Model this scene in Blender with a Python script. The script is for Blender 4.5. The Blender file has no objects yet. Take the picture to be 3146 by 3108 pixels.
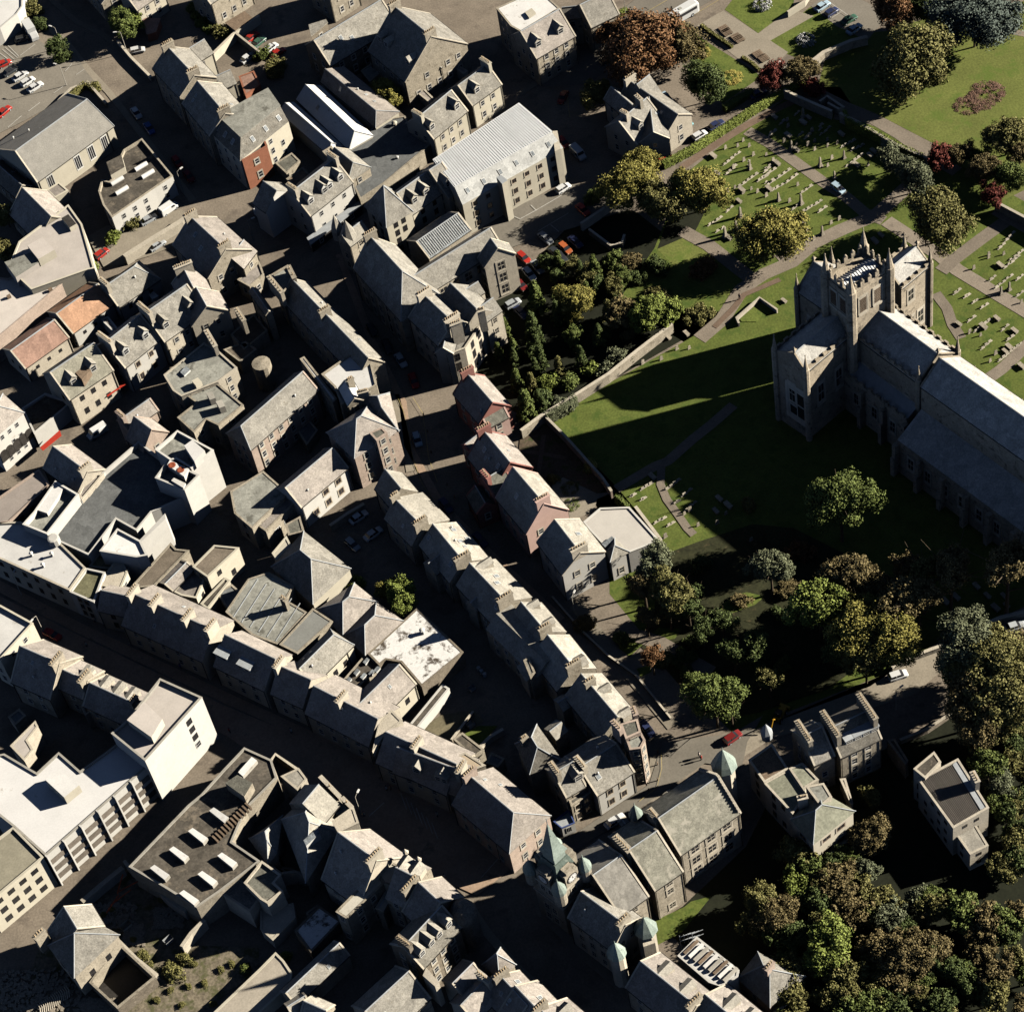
import bpy, bmesh, math, random
from mathutils import Vector, Matrix, noise
SC = bpy.context.scene
COL = SC.collection
R_ = math.radians
# ------------------------------------------------------------ camera
FPX, TILT, DIST = 7600.0, math.atan(0.8), 490.0
CX, CY = 1573.0, 1554.0
NX, NY = 0.202, 0.9794                      # image direction of straight down
dv = Vector((0, math.sin(TILT), -math.cos(TILT)))
rt = Vector((1, 0, 0)); dn = Vector((0, -math.cos(TILT), -math.sin(TILT)))
CAM = -dv * DIST
img_r = rt * NY + dn * NX
img_d = rt * (-NX) + dn * NY
cd = bpy.data.cameras.new("camera"); cam = bpy.data.objects.new("camera", cd); COL.objects.link(cam)
cd.sensor_fit = 'HORIZONTAL'; cd.sensor_width = 36.0; cd.lens = 36.0 * FPX / 3146.0
cd.clip_start = 1; cd.clip_end = 6000
M4 = Matrix((img_r, -img_d, -dv)).transposed().to_4x4(); M4.translation = CAM
cam.matrix_world = M4; SC.camera = cam
# ------------------------------------------------------------ light
SUN_EL, SUN_AZ = 24.5, 4.0                  # azimuth measured from +X towards +Y
sv = Vector((math.cos(R_(SUN_EL)) * math.cos(R_(SUN_AZ)), math.cos(R_(SUN_EL)) * math.sin(R_(SUN_AZ)), math.sin(R_(SUN_EL))))
sl = bpy.data.lights.new("sun", 'SUN'); so = bpy.data.objects.new("sun", sl); COL.objects.link(so)
sl.energy = 5.0; sl.angle = R_(0.53); sl.color = (1.0, 0.935, 0.82)
so.rotation_euler = sv.to_track_quat('Z', 'Y').to_euler(); so.location = sv * 500
W = bpy.data.worlds.new("World"); SC.world = W; W.use_nodes = True
nt = W.node_tree; bg = nt.nodes["Background"]; sk = nt.nodes.new("ShaderNodeTexSky")
sk.sky_type = 'NISHITA'; sk.sun_disc = False; sk.sun_elevation = R_(SUN_EL); sk.sun_rotation = R_(90 - SUN_AZ)
sk.air_density = 0.16; sk.dust_density = 0.0; sk.ozone_density = 0.3
nt.links.new(sk.outputs[0], bg.inputs[0]); bg.inputs[1].default_value = 0.05
vs = SC.view_settings; vs.view_transform = 'Standard'; vs.look = 'None'; vs.exposure = 0.9; vs.gamma = 1.0
try: SC.cycles.max_bounces = 5; SC.cycles.diffuse_bounces = 0; SC.cycles.transparent_max_bounces = 4
except Exception: pass
random.seed(11)
# ------------------------------------------------------------ photograph coordinates -> ground
COLS = {'0': 0, '1': 800, '2': 1600, '3': 2346}; ROWS = {'a': 0, 'b': 780, 'c': 1560, 'd': 2308}
K = 800.0 / 1909.0
def src(t, x, y):
    if t == 'o': return x * 1.62836, y * 1.62836
    return COLS[t[1]] + x * K, ROWS[t[0]] + y * K
def at(t, p, h=0.0):
    x, y = src(t, p[0], p[1]); dx, dy = x - CX, y - CY
    u = NY * dx - NX * dy; v = NX * dx + NY * dy
    ray = dv * FPX + rt * u + dn * v
    s = (h - CAM.z) / ray.z
    return CAM + ray * s
# ------------------------------------------------------------ materials
MATS = {}
def mat(name, col, rough=0.85, *a, patch=0.0, **k):
    return _mat(name, col, rough, *a, patch=(patch or (.16 if any(q in name for q in ('slate', 'tile', 'felt')) else 0.0)), **k)
def _mat(name, col, rough=0.85, var=0.25, scale=0.6, var2=0.12, scale2=6.0, spec=0.25, metal=0.0, streak=None, dark=None, bump=0.0, patch=0.0):
    if name in MATS: return MATS[name]
    m = bpy.data.materials.new(name); m.use_nodes = True; n = m.node_tree.nodes; l = m.node_tree.links
    b = n["Principled BSDF"]; b.inputs["Roughness"].default_value = rough; b.inputs["Metallic"].default_value = metal
    b.inputs["Specular IOR Level"].default_value = spec
    tc = n.new("ShaderNodeTexCoord"); vec = tc.outputs["Object"]
    info = n.new("ShaderNodeObjectInfo")
    add = n.new("ShaderNodeVectorMath"); add.operation = 'ADD'; sc = n.new("ShaderNodeVectorMath"); sc.operation = 'SCALE'
    l.new(info.outputs["Location"], sc.inputs[0]); sc.inputs["Scale"].default_value = 1.0
    l.new(vec, add.inputs[0]); l.new(sc.outputs[0], add.inputs[1])
    src_v = add.outputs[0]
    if streak:
        mp = n.new("ShaderNodeMapping"); mp.inputs["Scale"].default_value = streak; l.new(src_v, mp.inputs[0]); v1 = mp.outputs[0]
    else: v1 = src_v
    t1 = n.new("ShaderNodeTexNoise"); t1.inputs["Scale"].default_value = scale; t1.inputs["Detail"].default_value = 6; t1.inputs["Roughness"].default_value = 0.65
    t2 = n.new("ShaderNodeTexNoise"); t2.inputs["Scale"].default_value = scale2; t2.inputs["Detail"].default_value = 3
    l.new(v1, t1.inputs["Vector"]); l.new(src_v, t2.inputs["Vector"])
    def rng(o, a):
        r = n.new("ShaderNodeMapRange"); r.inputs["From Min"].default_value = 0.28; r.inputs["From Max"].default_value = 0.72
        r.inputs["To Min"].default_value = 1 - a; r.inputs["To Max"].default_value = 1 + a; l.new(o, r.inputs[0]); return r.outputs[0]
    mm = n.new("ShaderNodeMath"); mm.operation = 'MULTIPLY'; l.new(rng(t1.outputs[0], var), mm.inputs[0]); l.new(rng(t2.outputs[0], var2), mm.inputs[1])
    if patch:
        vo = n.new("ShaderNodeTexVoronoi"); vo.distance = 'MANHATTAN'; vo.inputs["Scale"].default_value = 0.55; l.new(src_v, vo.inputs["Vector"]); sp = n.new("ShaderNodeSeparateColor"); l.new(vo.outputs["Color"], sp.inputs[0])
        v2 = n.new("ShaderNodeTexVoronoi"); v2.inputs["Scale"].default_value = 3.2; l.new(src_v, v2.inputs["Vector"]); s2_ = n.new("ShaderNodeSeparateColor"); l.new(v2.outputs["Color"], s2_.inputs[0])
        for o_, am in ((sp.outputs[0], patch), (s2_.outputs[1], patch * .9)):
            r_ = n.new("ShaderNodeMapRange"); r_.inputs["To Min"].default_value = 1 - am; r_.inputs["To Max"].default_value = 1 + am * .7; l.new(o_, r_.inputs[0])
            m3 = n.new("ShaderNodeMath"); m3.operation = 'MULTIPLY'; l.new(mm.outputs[0], m3.inputs[0]); l.new(r_.outputs[0], m3.inputs[1]); mm = m3
    cs = n.new("ShaderNodeVectorMath"); cs.operation = 'SCALE'; cs.inputs[0].default_value = col[:3]; 
    pr = n.new("ShaderNodeMapRange"); pr.inputs["To Min"].default_value = 0.86; pr.inputs["To Max"].default_value = 1.14; l.new(info.outputs["Random"], pr.inputs[0])
    m2 = n.new("ShaderNodeMath"); m2.operation = 'MULTIPLY'; l.new(mm.outputs[0], m2.inputs[0]); l.new(pr.outputs[0], m2.inputs[1]); l.new(m2.outputs[0], cs.inputs["Scale"])
    out = cs.outputs[0]
    if dark:   # stains of another colour: (colour, threshold, scale)
        t3 = n.new("ShaderNodeTexNoise"); t3.inputs["Scale"].default_value = dark[2]; t3.inputs["Detail"].default_value = 7; t3.inputs["Roughness"].default_value = 0.7
        l.new(src_v, t3.inputs["Vector"])
        r = n.new("ShaderNodeMapRange"); r.inputs["From Min"].default_value = dark[1] - 0.04; r.inputs["From Max"].default_value = dark[1] + 0.06; l.new(t3.outputs[0], r.inputs[0])
        mx = n.new("ShaderNodeMix"); mx.data_type = 'RGBA'; l.new(r.outputs[0], mx.inputs[0]); l.new(out, mx.inputs[6]); mx.inputs[7].default_value = (*dark[0], 1); out = mx.outputs[2]
    l.new(out, b.inputs["Base Color"])
    if bump:
        bp = n.new("ShaderNodeBump"); bp.inputs["Strength"].default_value = bump; bp.inputs["Distance"].default_value = 0.1
        l.new(t2.outputs[0], bp.inputs["Height"]); l.new(bp.outputs[0], b.inputs["Normal"])
    MATS[name] = m; return m
LICH = (0.17, 0.155, 0.11)
SLATE = mat('slate', (0.30, 0.28, 0.24), 0.75, 0.22, 0.7, 0.28, 4, dark=((0.19, 0.17, 0.13), 0.62, 1.1))
SLATED = mat('slate_dark', (0.20, 0.185, 0.155), 0.75, 0.26, 0.5, 0.28, 4, dark=((0.12, 0.105, 0.08), 0.6, 0.9))
SLATEP = mat('slate_pink', (0.36, 0.32, 0.28), 0.75, 0.18, 0.6, 0.22, 4, dark=((0.27, 0.24, 0.2), 0.62, 0.6))
SLATEL = mat('slate_light', (0.41, 0.38, 0.32), 0.7, 0.16, 0.6, 0.2, 4, dark=((0.31, 0.28, 0.23), 0.62, 0.5))
MOSSY = mat('mossy_slate', (0.17, 0.165, 0.135), 0.85, 0.3, 0.8, 0.2, 4, dark=((0.30, 0.28, 0.23), 0.6, 0.7), bump=0.4)
TILE = mat('orange_tile', (0.46, 0.27, 0.17), 0.85, 0.12, 0.6, 0.12, 5, dark=((0.3, 0.2, 0.14), 0.66, 1.0))
TILEP = mat('pink_tile', (0.40, 0.25, 0.19), 0.85, 0.15, 0.5, 0.12, 5)
FELT = mat('grey_felt', (0.33, 0.325, 0.28), 0.9, 0.2, 0.25, 0.12, 3, dark=((0.15, 0.145, 0.12), 0.6, 0.4))
FELTD = mat('brown_felt', (0.115, 0.10, 0.08), 0.95, 0.35, 0.3, 0.25, 2, dark=((0.24, 0.2, 0.15), 0.58, 0.35))
FELTG = mat('blue_grey_felt', (0.19, 0.195, 0.19), 0.9, 0.16, 0.2, 0.08, 3)
WHITER = mat('white_roof', (0.78, 0.76, 0.72), 0.6, 0.10, 0.3, 0.06, 3, dark=((0.42, 0.39, 0.34), 0.64, 0.5))
MOTTLE = mat('mottled_roof', (0.80, 0.78, 0.74), 0.7, 0.12, 0.4, 0.1, 3, dark=((0.10, 0.08, 0.06), 0.555, 0.4))
PINKR = mat('pale_pink_roof', (0.60, 0.54, 0.48), 0.8, 0.1, 0.25, 0.06, 3)
CORR = mat('ribbed_metal', (0.80, 0.81, 0.80), 0.5, 0.07, 0.3, 0.05, 4)
LEAD = mat('lead', (0.42, 0.44, 0.45), 0.6, 0.15, 1, 0.1, 6)
COPPER = mat('copper', (0.29, 0.345, 0.30), 0.6, 0.2, 1.5, 0.2, 5, dark=((0.10, 0.13, 0.11), 0.62, 2.0))
STONE = mat('stone', (0.40, 0.35, 0.27), 0.9, 0.22, 0.7, 0.2, 3.5, dark=((0.2, 0.17, 0.125), 0.6, 0.9), bump=0.4)
STONEL = mat('stone_light', (0.55, 0.49, 0.39), 0.9, 0.14, 0.6, 0.12, 3.5, dark=((0.34, 0.29, 0.22), 0.66, 0.8), bump=0.3)
STONEP = mat('stone_pink', (0.47, 0.37, 0.30), 0.9, 0.16, 0.6, 0.14, 3.5, dark=((0.28, 0.22, 0.17), 0.64, 0.8), bump=0.3)
STONED = mat('stone_sooty', (0.22, 0.185, 0.14), 0.9, 0.3, 0.8, 0.2, 3.5, dark=((0.34, 0.29, 0.22), 0.6, 0.6), bump=0.4)
ABBEY = mat('abbey_stone', (0.42, 0.355, 0.265), 0.9, 0.22, 0.5, 0.2, 3, dark=((0.17, 0.145, 0.11), 0.58, 0.7), bump=0.5)
CREAM = mat('cream_render', (0.58, 0.53, 0.42), 0.85, 0.08, 0.5, 0.05, 3, dark=((0.48, 0.43, 0.34), 0.66, 0.6))
WHITE = mat('white_render', (0.64, 0.615, 0.56), 0.8, 0.07, 0.4, 0.05, 3, dark=((0.5, 0.47, 0.4), 0.68, 0.5))
PINKW = mat('pink_render', (0.36, 0.165, 0.135), 0.85, 0.1, 0.5, 0.08, 3, dark=((0.6, 0.42, 0.36), 0.66, 0.5))
PINKP = mat('pale_pink_render', (0.58, 0.40, 0.34), 0.85, 0.08, 0.5, 0.06, 3)
BRICK = mat('red_brick', (0.36, 0.15, 0.09), 0.9, 0.12, 0.8, 0.15, 6)
FRAME = mat('white_paint', (0.66, 0.65, 0.61), 0.5, 0.05, 1, 0.05, 4)
PANE = mat('window_glass', (0.03, 0.03, 0.035), 0.15, 0.3, 0.7, 0.1, 3, spec=0.5)
ROOFGLASS = mat('roof_glass', (0.25, 0.27, 0.28), 0.3, 0.45, 1.2, 0.4, 3, spec=0.5)
POT = mat('clay_pot', (0.50, 0.38, 0.24), 0.9, 0.25, 2, 0.2, 6)
REDPAINT = mat('red_paint', (0.5, 0.05, 0.03), 0.5, 0.1, 1, 0.1, 5)
BLUEPAINT = mat('blue_paint', (0.06, 0.09, 0.24), 0.5, 0.1, 1, 0.1, 5)
WOOD = mat('weathered_wood', (0.22, 0.16, 0.11), 0.9, 0.3, 1, 0.3, 5)
RUST = mat('rusty_steel', (0.35, 0.09, 0.04), 0.8, 0.3, 1, 0.2, 5)
CONC = mat('concrete', (0.45, 0.42, 0.36), 0.9, 0.15, 0.6, 0.12, 4, dark=((0.26, 0.23, 0.18), 0.64, 0.7))
SOFF = mat('shop_dark', (0.05, 0.045, 0.04), 0.5, 0.3, 1, 0.2, 4)
# ------------------------------------------------------------ object helpers
def obj(name, bm, m, parent=None, loc=(0, 0, 0), rz=0.0, smooth=False):
    me = bpy.data.meshes.new(name)
    if smooth:
        for f in bm.faces: f.smooth = True
    bm.to_mesh(me); bm.free()
    for q in (m if isinstance(m, (list, tuple)) else [m]): me.materials.append(q)
    o = bpy.data.objects.new(name, me); COL.objects.link(o)
    o.location = loc; o.rotation_euler = (0, 0, rz)
    if parent is not None: o.parent = parent
    return o
def tag(o, label=None, cat=None, group=None, kind=None):
    if label: o['label'] = label
    if cat: o['category'] = cat
    if group: o['group'] = group
    if kind: o['kind'] = kind
    return o
def thing(name, label, cat, loc, rz=0.0, group=None):
    o = bpy.data.objects.new(name, None); COL.objects.link(o); o.empty_display_size = 0.5
    o.location = loc; o.rotation_euler = (0, 0, rz); return tag(o, label, cat, group)
def link(name, me, parent, loc=(0, 0, 0), rz=0.0, sc=(1, 1, 1)):
    o = bpy.data.objects.new(name, me); COL.objects.link(o); o.location = loc; o.rotation_euler = (0, 0, rz); o.scale = sc
    if parent is not None: o.parent = parent
    return o
def box(bm, c, s, ax=None, mi=0):
    """box centred at c, size s, x axis along ax (2-D unit) """
    ux = Vector((1, 0, 0)) if ax is None else Vector((ax[0], ax[1], 0)).normalized(); uy = Vector((-ux.y, ux.x, 0)); uz = Vector((0, 0, 1))
    c = Vector(c); vs_ = []
    for k in (-.5, .5):
        for i, j in ((-.5, -.5), (.5, -.5), (.5, .5), (-.5, .5)):
            vs_.append(bm.verts.new(c + ux * s[0] * i + uy * s[1] * j + uz * s[2] * k))
    for f in ((3, 2, 1, 0), (4, 5, 6, 7), (0, 1, 5, 4), (1, 2, 6, 5), (2, 3, 7, 6), (3, 0, 4, 7)):
        bm.faces.new([vs_[i] for i in f]).material_index = mi
def prism(bm, pts, z0, z1, cap=True, mi=0):
    a = [bm.verts.new((p[0], p[1], z0)) for p in pts]; b = [bm.verts.new((p[0], p[1], z1)) for p in pts]
    n = len(pts)
    for i in range(n): bm.faces.new((a[i], a[(i + 1) % n], b[(i + 1) % n], b[i])).material_index = mi
    if cap: bm.faces.new(b).material_index = mi
    return a, b
def ccw(pts):
    s = sum(pts[i][0] * pts[(i + 1) % len(pts)][1] - pts[(i + 1) % len(pts)][0] * pts[i][1] for i in range(len(pts)))
    return list(pts) if s > 0 else list(pts)[::-1]
def inset(pts, d):
    n = len(pts); out = []
    for i in range(n):
        p0, p1, p2 = Vector(pts[i - 1][:2]), Vector(pts[i][:2]), Vector(pts[(i + 1) % n][:2])
        a = (p1 - p0).normalized(); b = (p2 - p1).normalized(); na = Vector((-a.y, a.x)); nb = Vector((-b.y, b.x))
        k = na + nb; q = max(0.35, 1 + na.dot(nb)); out.append(p1 + k * (d / q))
    return out
def tube(bm, pts, r, seg=6, mi=0):
    for i in range(len(pts) - 1):
        a, b = Vector(pts[i]), Vector(pts[i + 1]); d = (b - a)
        if d.length < 1e-6: continue
        q = d.to_track_quat('Z', 'Y'); r0 = r[i] if isinstance(r, (list, tuple)) else r; r1 = r[i + 1] if isinstance(r, (list, tuple)) else r
        A = [bm.verts.new(a + q @ Vector((math.cos(t) * r0, math.sin(t) * r0, 0))) for t in [2 * math.pi * k / seg for k in range(seg)]]
        B = [bm.verts.new(b + q @ Vector((math.cos(t) * r1, math.sin(t) * r1, 0))) for t in [2 * math.pi * k / seg for k in range(seg)]]
        for k in range(seg): bm.faces.new((A[k], A[(k + 1) % seg], B[(k + 1) % seg], B[k])).material_index = mi
        bm.faces.new(A[::-1]).material_index = mi; bm.faces.new(B).material_index = mi
def lathe(bm, prof, c, seg=16, mi=0, rot=0.0):
    rings = []
    for r, z in prof:
        rings.append([bm.verts.new((c[0] + math.cos(rot + 2 * math.pi * k / seg) * r, c[1] + math.sin(rot + 2 * math.pi * k / seg) * r, c[2] + z)) for k in range(seg)])
    for i in range(len(rings) - 1):
        for k in range(seg): bm.faces.new((rings[i][k], rings[i][(k + 1) % seg], rings[i + 1][(k + 1) % seg], rings[i + 1][k])).material_index = mi
    bm.faces.new(rings[-1]).material_index = mi; bm.faces.new(rings[0][::-1]).material_index = mi
def B(): return bmesh.new()
# shared small meshes -------------------------------------------------
def mesh_of(bm, mats):
    me = bpy.data.meshes.new('m'); bm.to_mesh(me); bm.free()
    for q in mats: me.materials.append(q)
    return me
def win_mesh(name, frame, nx, ny, surround, arch=False):
    """unit window in the XZ plane facing -Y, 1 x 1, origin at its centre"""
    bm = B()
    if surround:
        for c, s in (((0, -.03, .57), (1.3, .1, .12)), ((0, -.06, -.57), (1.34, .18, .12)), ((-.6, -.03, 0), (.14, .1, 1.04)), ((.6, -.03, 0), (.14, .1, 1.04))): box(bm, c, s, mi=2)
    for c, s in (((0, -.02, .46), (1.0, .06, .08)), ((0, -.02, -.46), (1.0, .06, .08)), ((-.46, -.02, 0), (.08, .06, .84)), ((.46, -.02, 0), (.08, .06, .84))): box(bm, c, s, mi=0)
    for i in range(1, nx): box(bm, (-.42 + .84 * i / nx, -.02, 0), (.05, .05, .84), mi=0)
    for i in range(1, ny): box(bm, (0, -.02, -.42 + .84 * i / ny), (.84, .05, .05), mi=0)
    v = [bm.verts.new(p) for p in ((-.42, -.008, -.42), (.42, -.008, -.42), (.42, -.008, .42), (-.42, -.008, .42))]
    bm.faces.new(v).material_index = 1
    me = mesh_of(bm, [frame, PANE, STONEL]); me.name = name; return me
WIN = {'sash': win_mesh('window', FRAME, 1, 2, True), 'plain': win_mesh('window', FRAME, 1, 2, False),
       'cross': win_mesh('window', STONEL, 2, 2, True), 'dark': win_mesh('window', SOFF, 2, 2, False),
       'brown': win_mesh('window', WOOD, 2, 1, True), 'wide': win_mesh('window', FRAME, 3, 1, False)}
bm = B(); lathe(bm, [(.13, 0), (.11, .35), (.15, .42), (.15, .55), (.1, .58)], (0, 0, 0), 8); POTM = mesh_of(bm, [POT]); POTM.name = 'chimney_pot'
bm = B(); box(bm, (0, 0, .05), (1, 1, .1), mi=0); v = [bm.verts.new(p) for p in ((-.4, -.4, .11), (.4, -.4, .11), (.4, .4, .11), (-.4, .4, .11))]; bm.faces.new(v).material_index = 1
SKYM = mesh_of(bm, [FRAME, ROOFGLASS]); SKYM.name = 'skylight'
bm = B(); lathe(bm, [(.16, 0), (.16, .5), (.26, .52), (.26, .6), (.05, .75)], (0, 0, 0), 8); VENTM = mesh_of(bm, [FRAME]); VENTM.name = 'roof_vent'
bm = B(); box(bm, (0, 0, .5), (.12, .12, 1)); PIPEM = mesh_of(bm, [SOFF]); PIPEM.name = 'downpipe'
# ------------------------------------------------------------ buildings
VIEWD = Vector((0, -1))
class Bld:
    def __init__(s, t, label, cat='building', name='stone_building', wall=STONE, roof=SLATE, win='sash', group=None):
        s.t, s.label, s.cat, s.name, s.wall, s.roof, s.win, s.group = t, label, cat, name, wall, roof, win, group
        s.root = None; s.n = 0; s.last = None
    def w(s, p, h):
        if len(p) == 3: return at(p[2], p, h)
        return at(s.t, p, h)
    def base(s, c):
        if s.root is None:
            s.root = thing(s.name, s.label, s.cat, (c[0], c[1], 0), group=s.group); s.o = Vector((c[0], c[1], 0))
    def windows(s, a, b, z0, z1, style=None, storeys=None, gap=3.3, size=(1.05, 1.7), allf=False, edge=1.3):
        """rows of windows on the wall a->b (world 2-D, outward normal to the right of a->b)"""
        style = style or s.win
        if style == 'none': return
        a = Vector(a[:2]); b = Vector(b[:2]); L = (b - a).length
        if L < 1.5: return
        if L < 4.5: edge = min(edge, .35)
        d = (b - a) / L; nrm = Vector((d.y, -d.x))
        if not allf and nrm.dot(Vector((0.0, -1))) < 0.1: return
        H = z1 - z0; st = storeys or max(1, int(H / 3.0 + 0.3)); n = max(1, int((L - 2 * edge) / gap + 0.6))
        ang = math.atan2(d.y, d.x)
        for k in range(st):
            zc = z0 + (k + 0.52) * H / st
            for i in range(n):
                if s.n >= 90: return
                if random.random() < 0.06: continue
                p = a + d * (edge + (L - 2 * edge) * (i + .5) / n) + nrm * 0.01
                sh = size[1] * (0.85 if k == st - 1 and st > 1 else 1.0)
                link('window', WIN[style], s.root, (p.x - s.o.x, p.y - s.o.y, zc), ang, (size[0], 1, min(sh, H / st * .8))); s.n += 1
    def chimney(s, c, ax, z0, z1, L=2.2, T=0.8, pots=4):
        bm = B(); o = Vector(c[:2]) - s.o.to_2d()
        box(bm, (o.x, o.y, (z0 + z1) / 2), (L, T, z1 - z0), ax); box(bm, (o.x, o.y, z1 + .09), (L + .25, T + .25, .18), ax)
        ch = obj('chimney', bm, s.wall if s.wall not in (WHITE,) else STONEL, s.root)
        ux = Vector((ax[0], ax[1])).normalized()
        for i in range(pots):
            p = o + ux * ((i + .5) / pots - .5) * (L - .2)
            link('chimney_pot', POTM, ch, (p.x, p.y, z1 + .17), 0, (1, 1, random.uniform(.8, 1.35)))
    def gab(s, A, Bp, P, Q=None, he=7, hr=None, k=0.88, e=(0, 0), ch=(), dm=(), sk=(), win=None, roof=None, wall=None, st=None, skew=True, z0=-.3, chl=None, gap=3.3, size=(1.05, 1.7), dsty='gable', gw=False):
        wall = wall or s.wall; roof = roof or s.roof
        Pw = s.w(P, he); h = hr if hr else he + 3
        for _ in range(30):
            a, b = s.w(A, h), s.w(Bp, h); d = (b - a).to_2d().normalized(); nr = Vector((-d.y, d.x))
            w1 = (Pw.to_2d() - a.to_2d()).dot(nr)
            if hr: break
            h = 0.5 * h + 0.5 * (he + k * abs(w1))
        if Q and not hr:
            Qw = s.w(Q, he)
            def ww(z):
                a_, b_ = s.w(A, z), s.w(Bp, z); d_ = (b_ - a_).to_2d().normalized(); n_ = Vector((-d_.y, d_.x)); return a_, b_, d_, n_, (Pw.to_2d() - a_.to_2d()).dot(n_), (Qw.to_2d() - a_.to_2d()).dot(n_)
            best = None; z = he + .6
            while z < he + 12:
                r_ = ww(z); m_ = (abs(r_[4]) + abs(r_[5])) / 2; p_ = (z - he) / max(.5, m_)
                if r_[4] * r_[5] < 0 and .74 <= p_ <= 1.5:
                    sc_ = abs(abs(r_[4]) - abs(r_[5])) / m_
                    if best is None or sc_ < best[0]: best = (sc_, z)
                z += .15
            if best: h = best[1]
            else: h = he + .9 * max(2.0, (abs(ww(he + 3)[4]) + abs(ww(he + 3)[5])) / 2)
            a, b, d, nr, w1, _w = ww(h)
        w1 = w1 if abs(w1) > .6 else math.copysign(.6, w1)
        w2 = -w1
        if Q: w2 = (s.w(Q, he).to_2d() - a.to_2d()).dot(nr)
        if w1 * w2 > 0: w2 = -w1
        s.base((a + b) / 2); o = s.o
        a2, b2 = a.to_2d() - o.to_2d(), b.to_2d() - o.to_2d()
        ea, eb = a2 - d * e[0], b2 + d * e[1]
        lo, hi = (w1, w2) if w1 < w2 else (w2, w1)      # lo = right side of a->b
        c = [ea + nr * lo, eb + nr * lo, eb + nr * hi, ea + nr * hi]   # ccw footprint
        bm = B(); bot = [bm.verts.new((p.x, p.y, z0)) for p in c]; top = [bm.verts.new((p.x, p.y, he)) for p in c]
        ra = bm.verts.new((a2.x, a2.y, h - .05)); rb = bm.verts.new((b2.x, b2.y, h - .05))
        for i in range(4): bm.faces.new((bot[i], bot[(i + 1) % 4], top[(i + 1) % 4], top[i]))
        if e[1] <= 0: bm.faces.new((top[1], top[2], rb))
        if e[0] <= 0: bm.faces.new((top[3], top[0], ra))
        obj('wall', bm, wall, s.root)
        # roof with a thickness and a small overhang
        bm = B(); ov = .25; up = .12
        def rp(p, z): return (p.x, p.y, z)
        sl = (h - he) / max(.5, abs(lo)); sl2 = (h - he) / max(.5, abs(hi))
        ga = 0.0 if e[0] <= 0 else ov; gb = 0.0 if e[1] <= 0 else ov
        q = [ea - d * ga + nr * (lo - ov), eb + d * gb + nr * (lo - ov), eb + d * gb + nr * (hi + ov), ea - d * ga + nr * (hi + ov)]
        zl = he - sl * ov + up; zh = he - sl2 * ov + up
        T = [bm.verts.new(rp(q[0], zl)), bm.verts.new(rp(q[1], zl)), bm.verts.new(rp(q[2], zh)), bm.verts.new(rp(q[3], zh))]
        Ra = bm.verts.new(rp(a2, h + up)); Rb = bm.verts.new(rp(b2, h + up))
        fs = [bm.faces.new((T[0], T[1], Rb, Ra)), bm.faces.new((T[2], T[3], Ra, Rb))]
        if e[1] > 0: fs.append(bm.faces.new((T[1], T[2], Rb)))
        if e[0] > 0: fs.append(bm.faces.new((T[3], T[0], Ra)))
        r = bmesh.ops.extrude_face_region(bm, geom=fs)
        for v in r['geom']:
            if isinstance(v, bmesh.types.BMVert): v.co.z -= .12
        bmesh.ops.recalc_face_normals(bm, faces=bm.faces)
        ro = obj('roof', bm, roof, s.root)
        # ridge and hip capping
        bm = B(); tube(bm, [(a2.x, a2.y, h + up + .03), (b2.x, b2.y, h + up + .03)], .13, 5)
        for ex, rr, i1, i2 in ((e[0], a2, 0, 3), (e[1], b2, 1, 2)):
            if ex > 0:
                for i in (i1, i2): tube(bm, [(rr.x, rr.y, h + up + .03), (q[i].x, q[i].y, (zl if i < 2 else zh) + .05)], .1, 5)
        obj('ridge_cap', bm, LEAD, ro)
        if skew:
            for ex, rr, i1, i2, sg in ((e[0], a2, 0, 3, -1), (e[1], b2, 1, 2, 1)):
                if ex <= 0:
                    bm = B()
                    for i in (i1, i2):
                        p0 = Vector((q[i].x, q[i].y, (zl if i < 2 else zh) + .1)); p1 = Vector((rr.x, rr.y, h + up + .15)); dd = p1 - p0
                        w_ = Vector((d.x, d.y, 0)) * .17
                        vv = [bm.verts.new(p) for p in (p0 - w_, p0 + w_, p1 + w_, p1 - w_)]; f = bm.faces.new(vv)
                        rr2 = bmesh.ops.extrude_face_region(bm, geom=[f])
                        for v in rr2['geom']:
                            if isinstance(v, bmesh.types.BMVert): v.co.z -= .28
                    bmesh.ops.recalc_face_normals(bm, faces=bm.faces)
                    obj('coping', bm, STONEL if wall in (STONE, STONEL, STONED, CREAM, WHITE) else wall, ro)
        # gutter
        gw = [(c[i] + o.to_2d()) for i in range(4)]
        for i in range(4):
            kk = None
            if i in (1, 3) and not gw and e[1 if i == 1 else 0] <= 0: continue
            s.windows(gw[i], gw[(i + 1) % 4], 0.6, he, win, st, gap, size)
        Lr = (b2 - a2).length
        for f in ch:
            f, cl = (f if isinstance(f, tuple) else (f, None)); p = a2 + d * (Lr * f) + o.to_2d() + (d * .4 if f == 0 else (-d * .4 if f == 1 else d * 0))
            cl = cl or chl or min(3.0, abs(w1) * .62 + .6); s.chimney(p, nr, h - 1.6, h + 1.35, cl, .85, max(2, int(cl / .5)))
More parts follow.
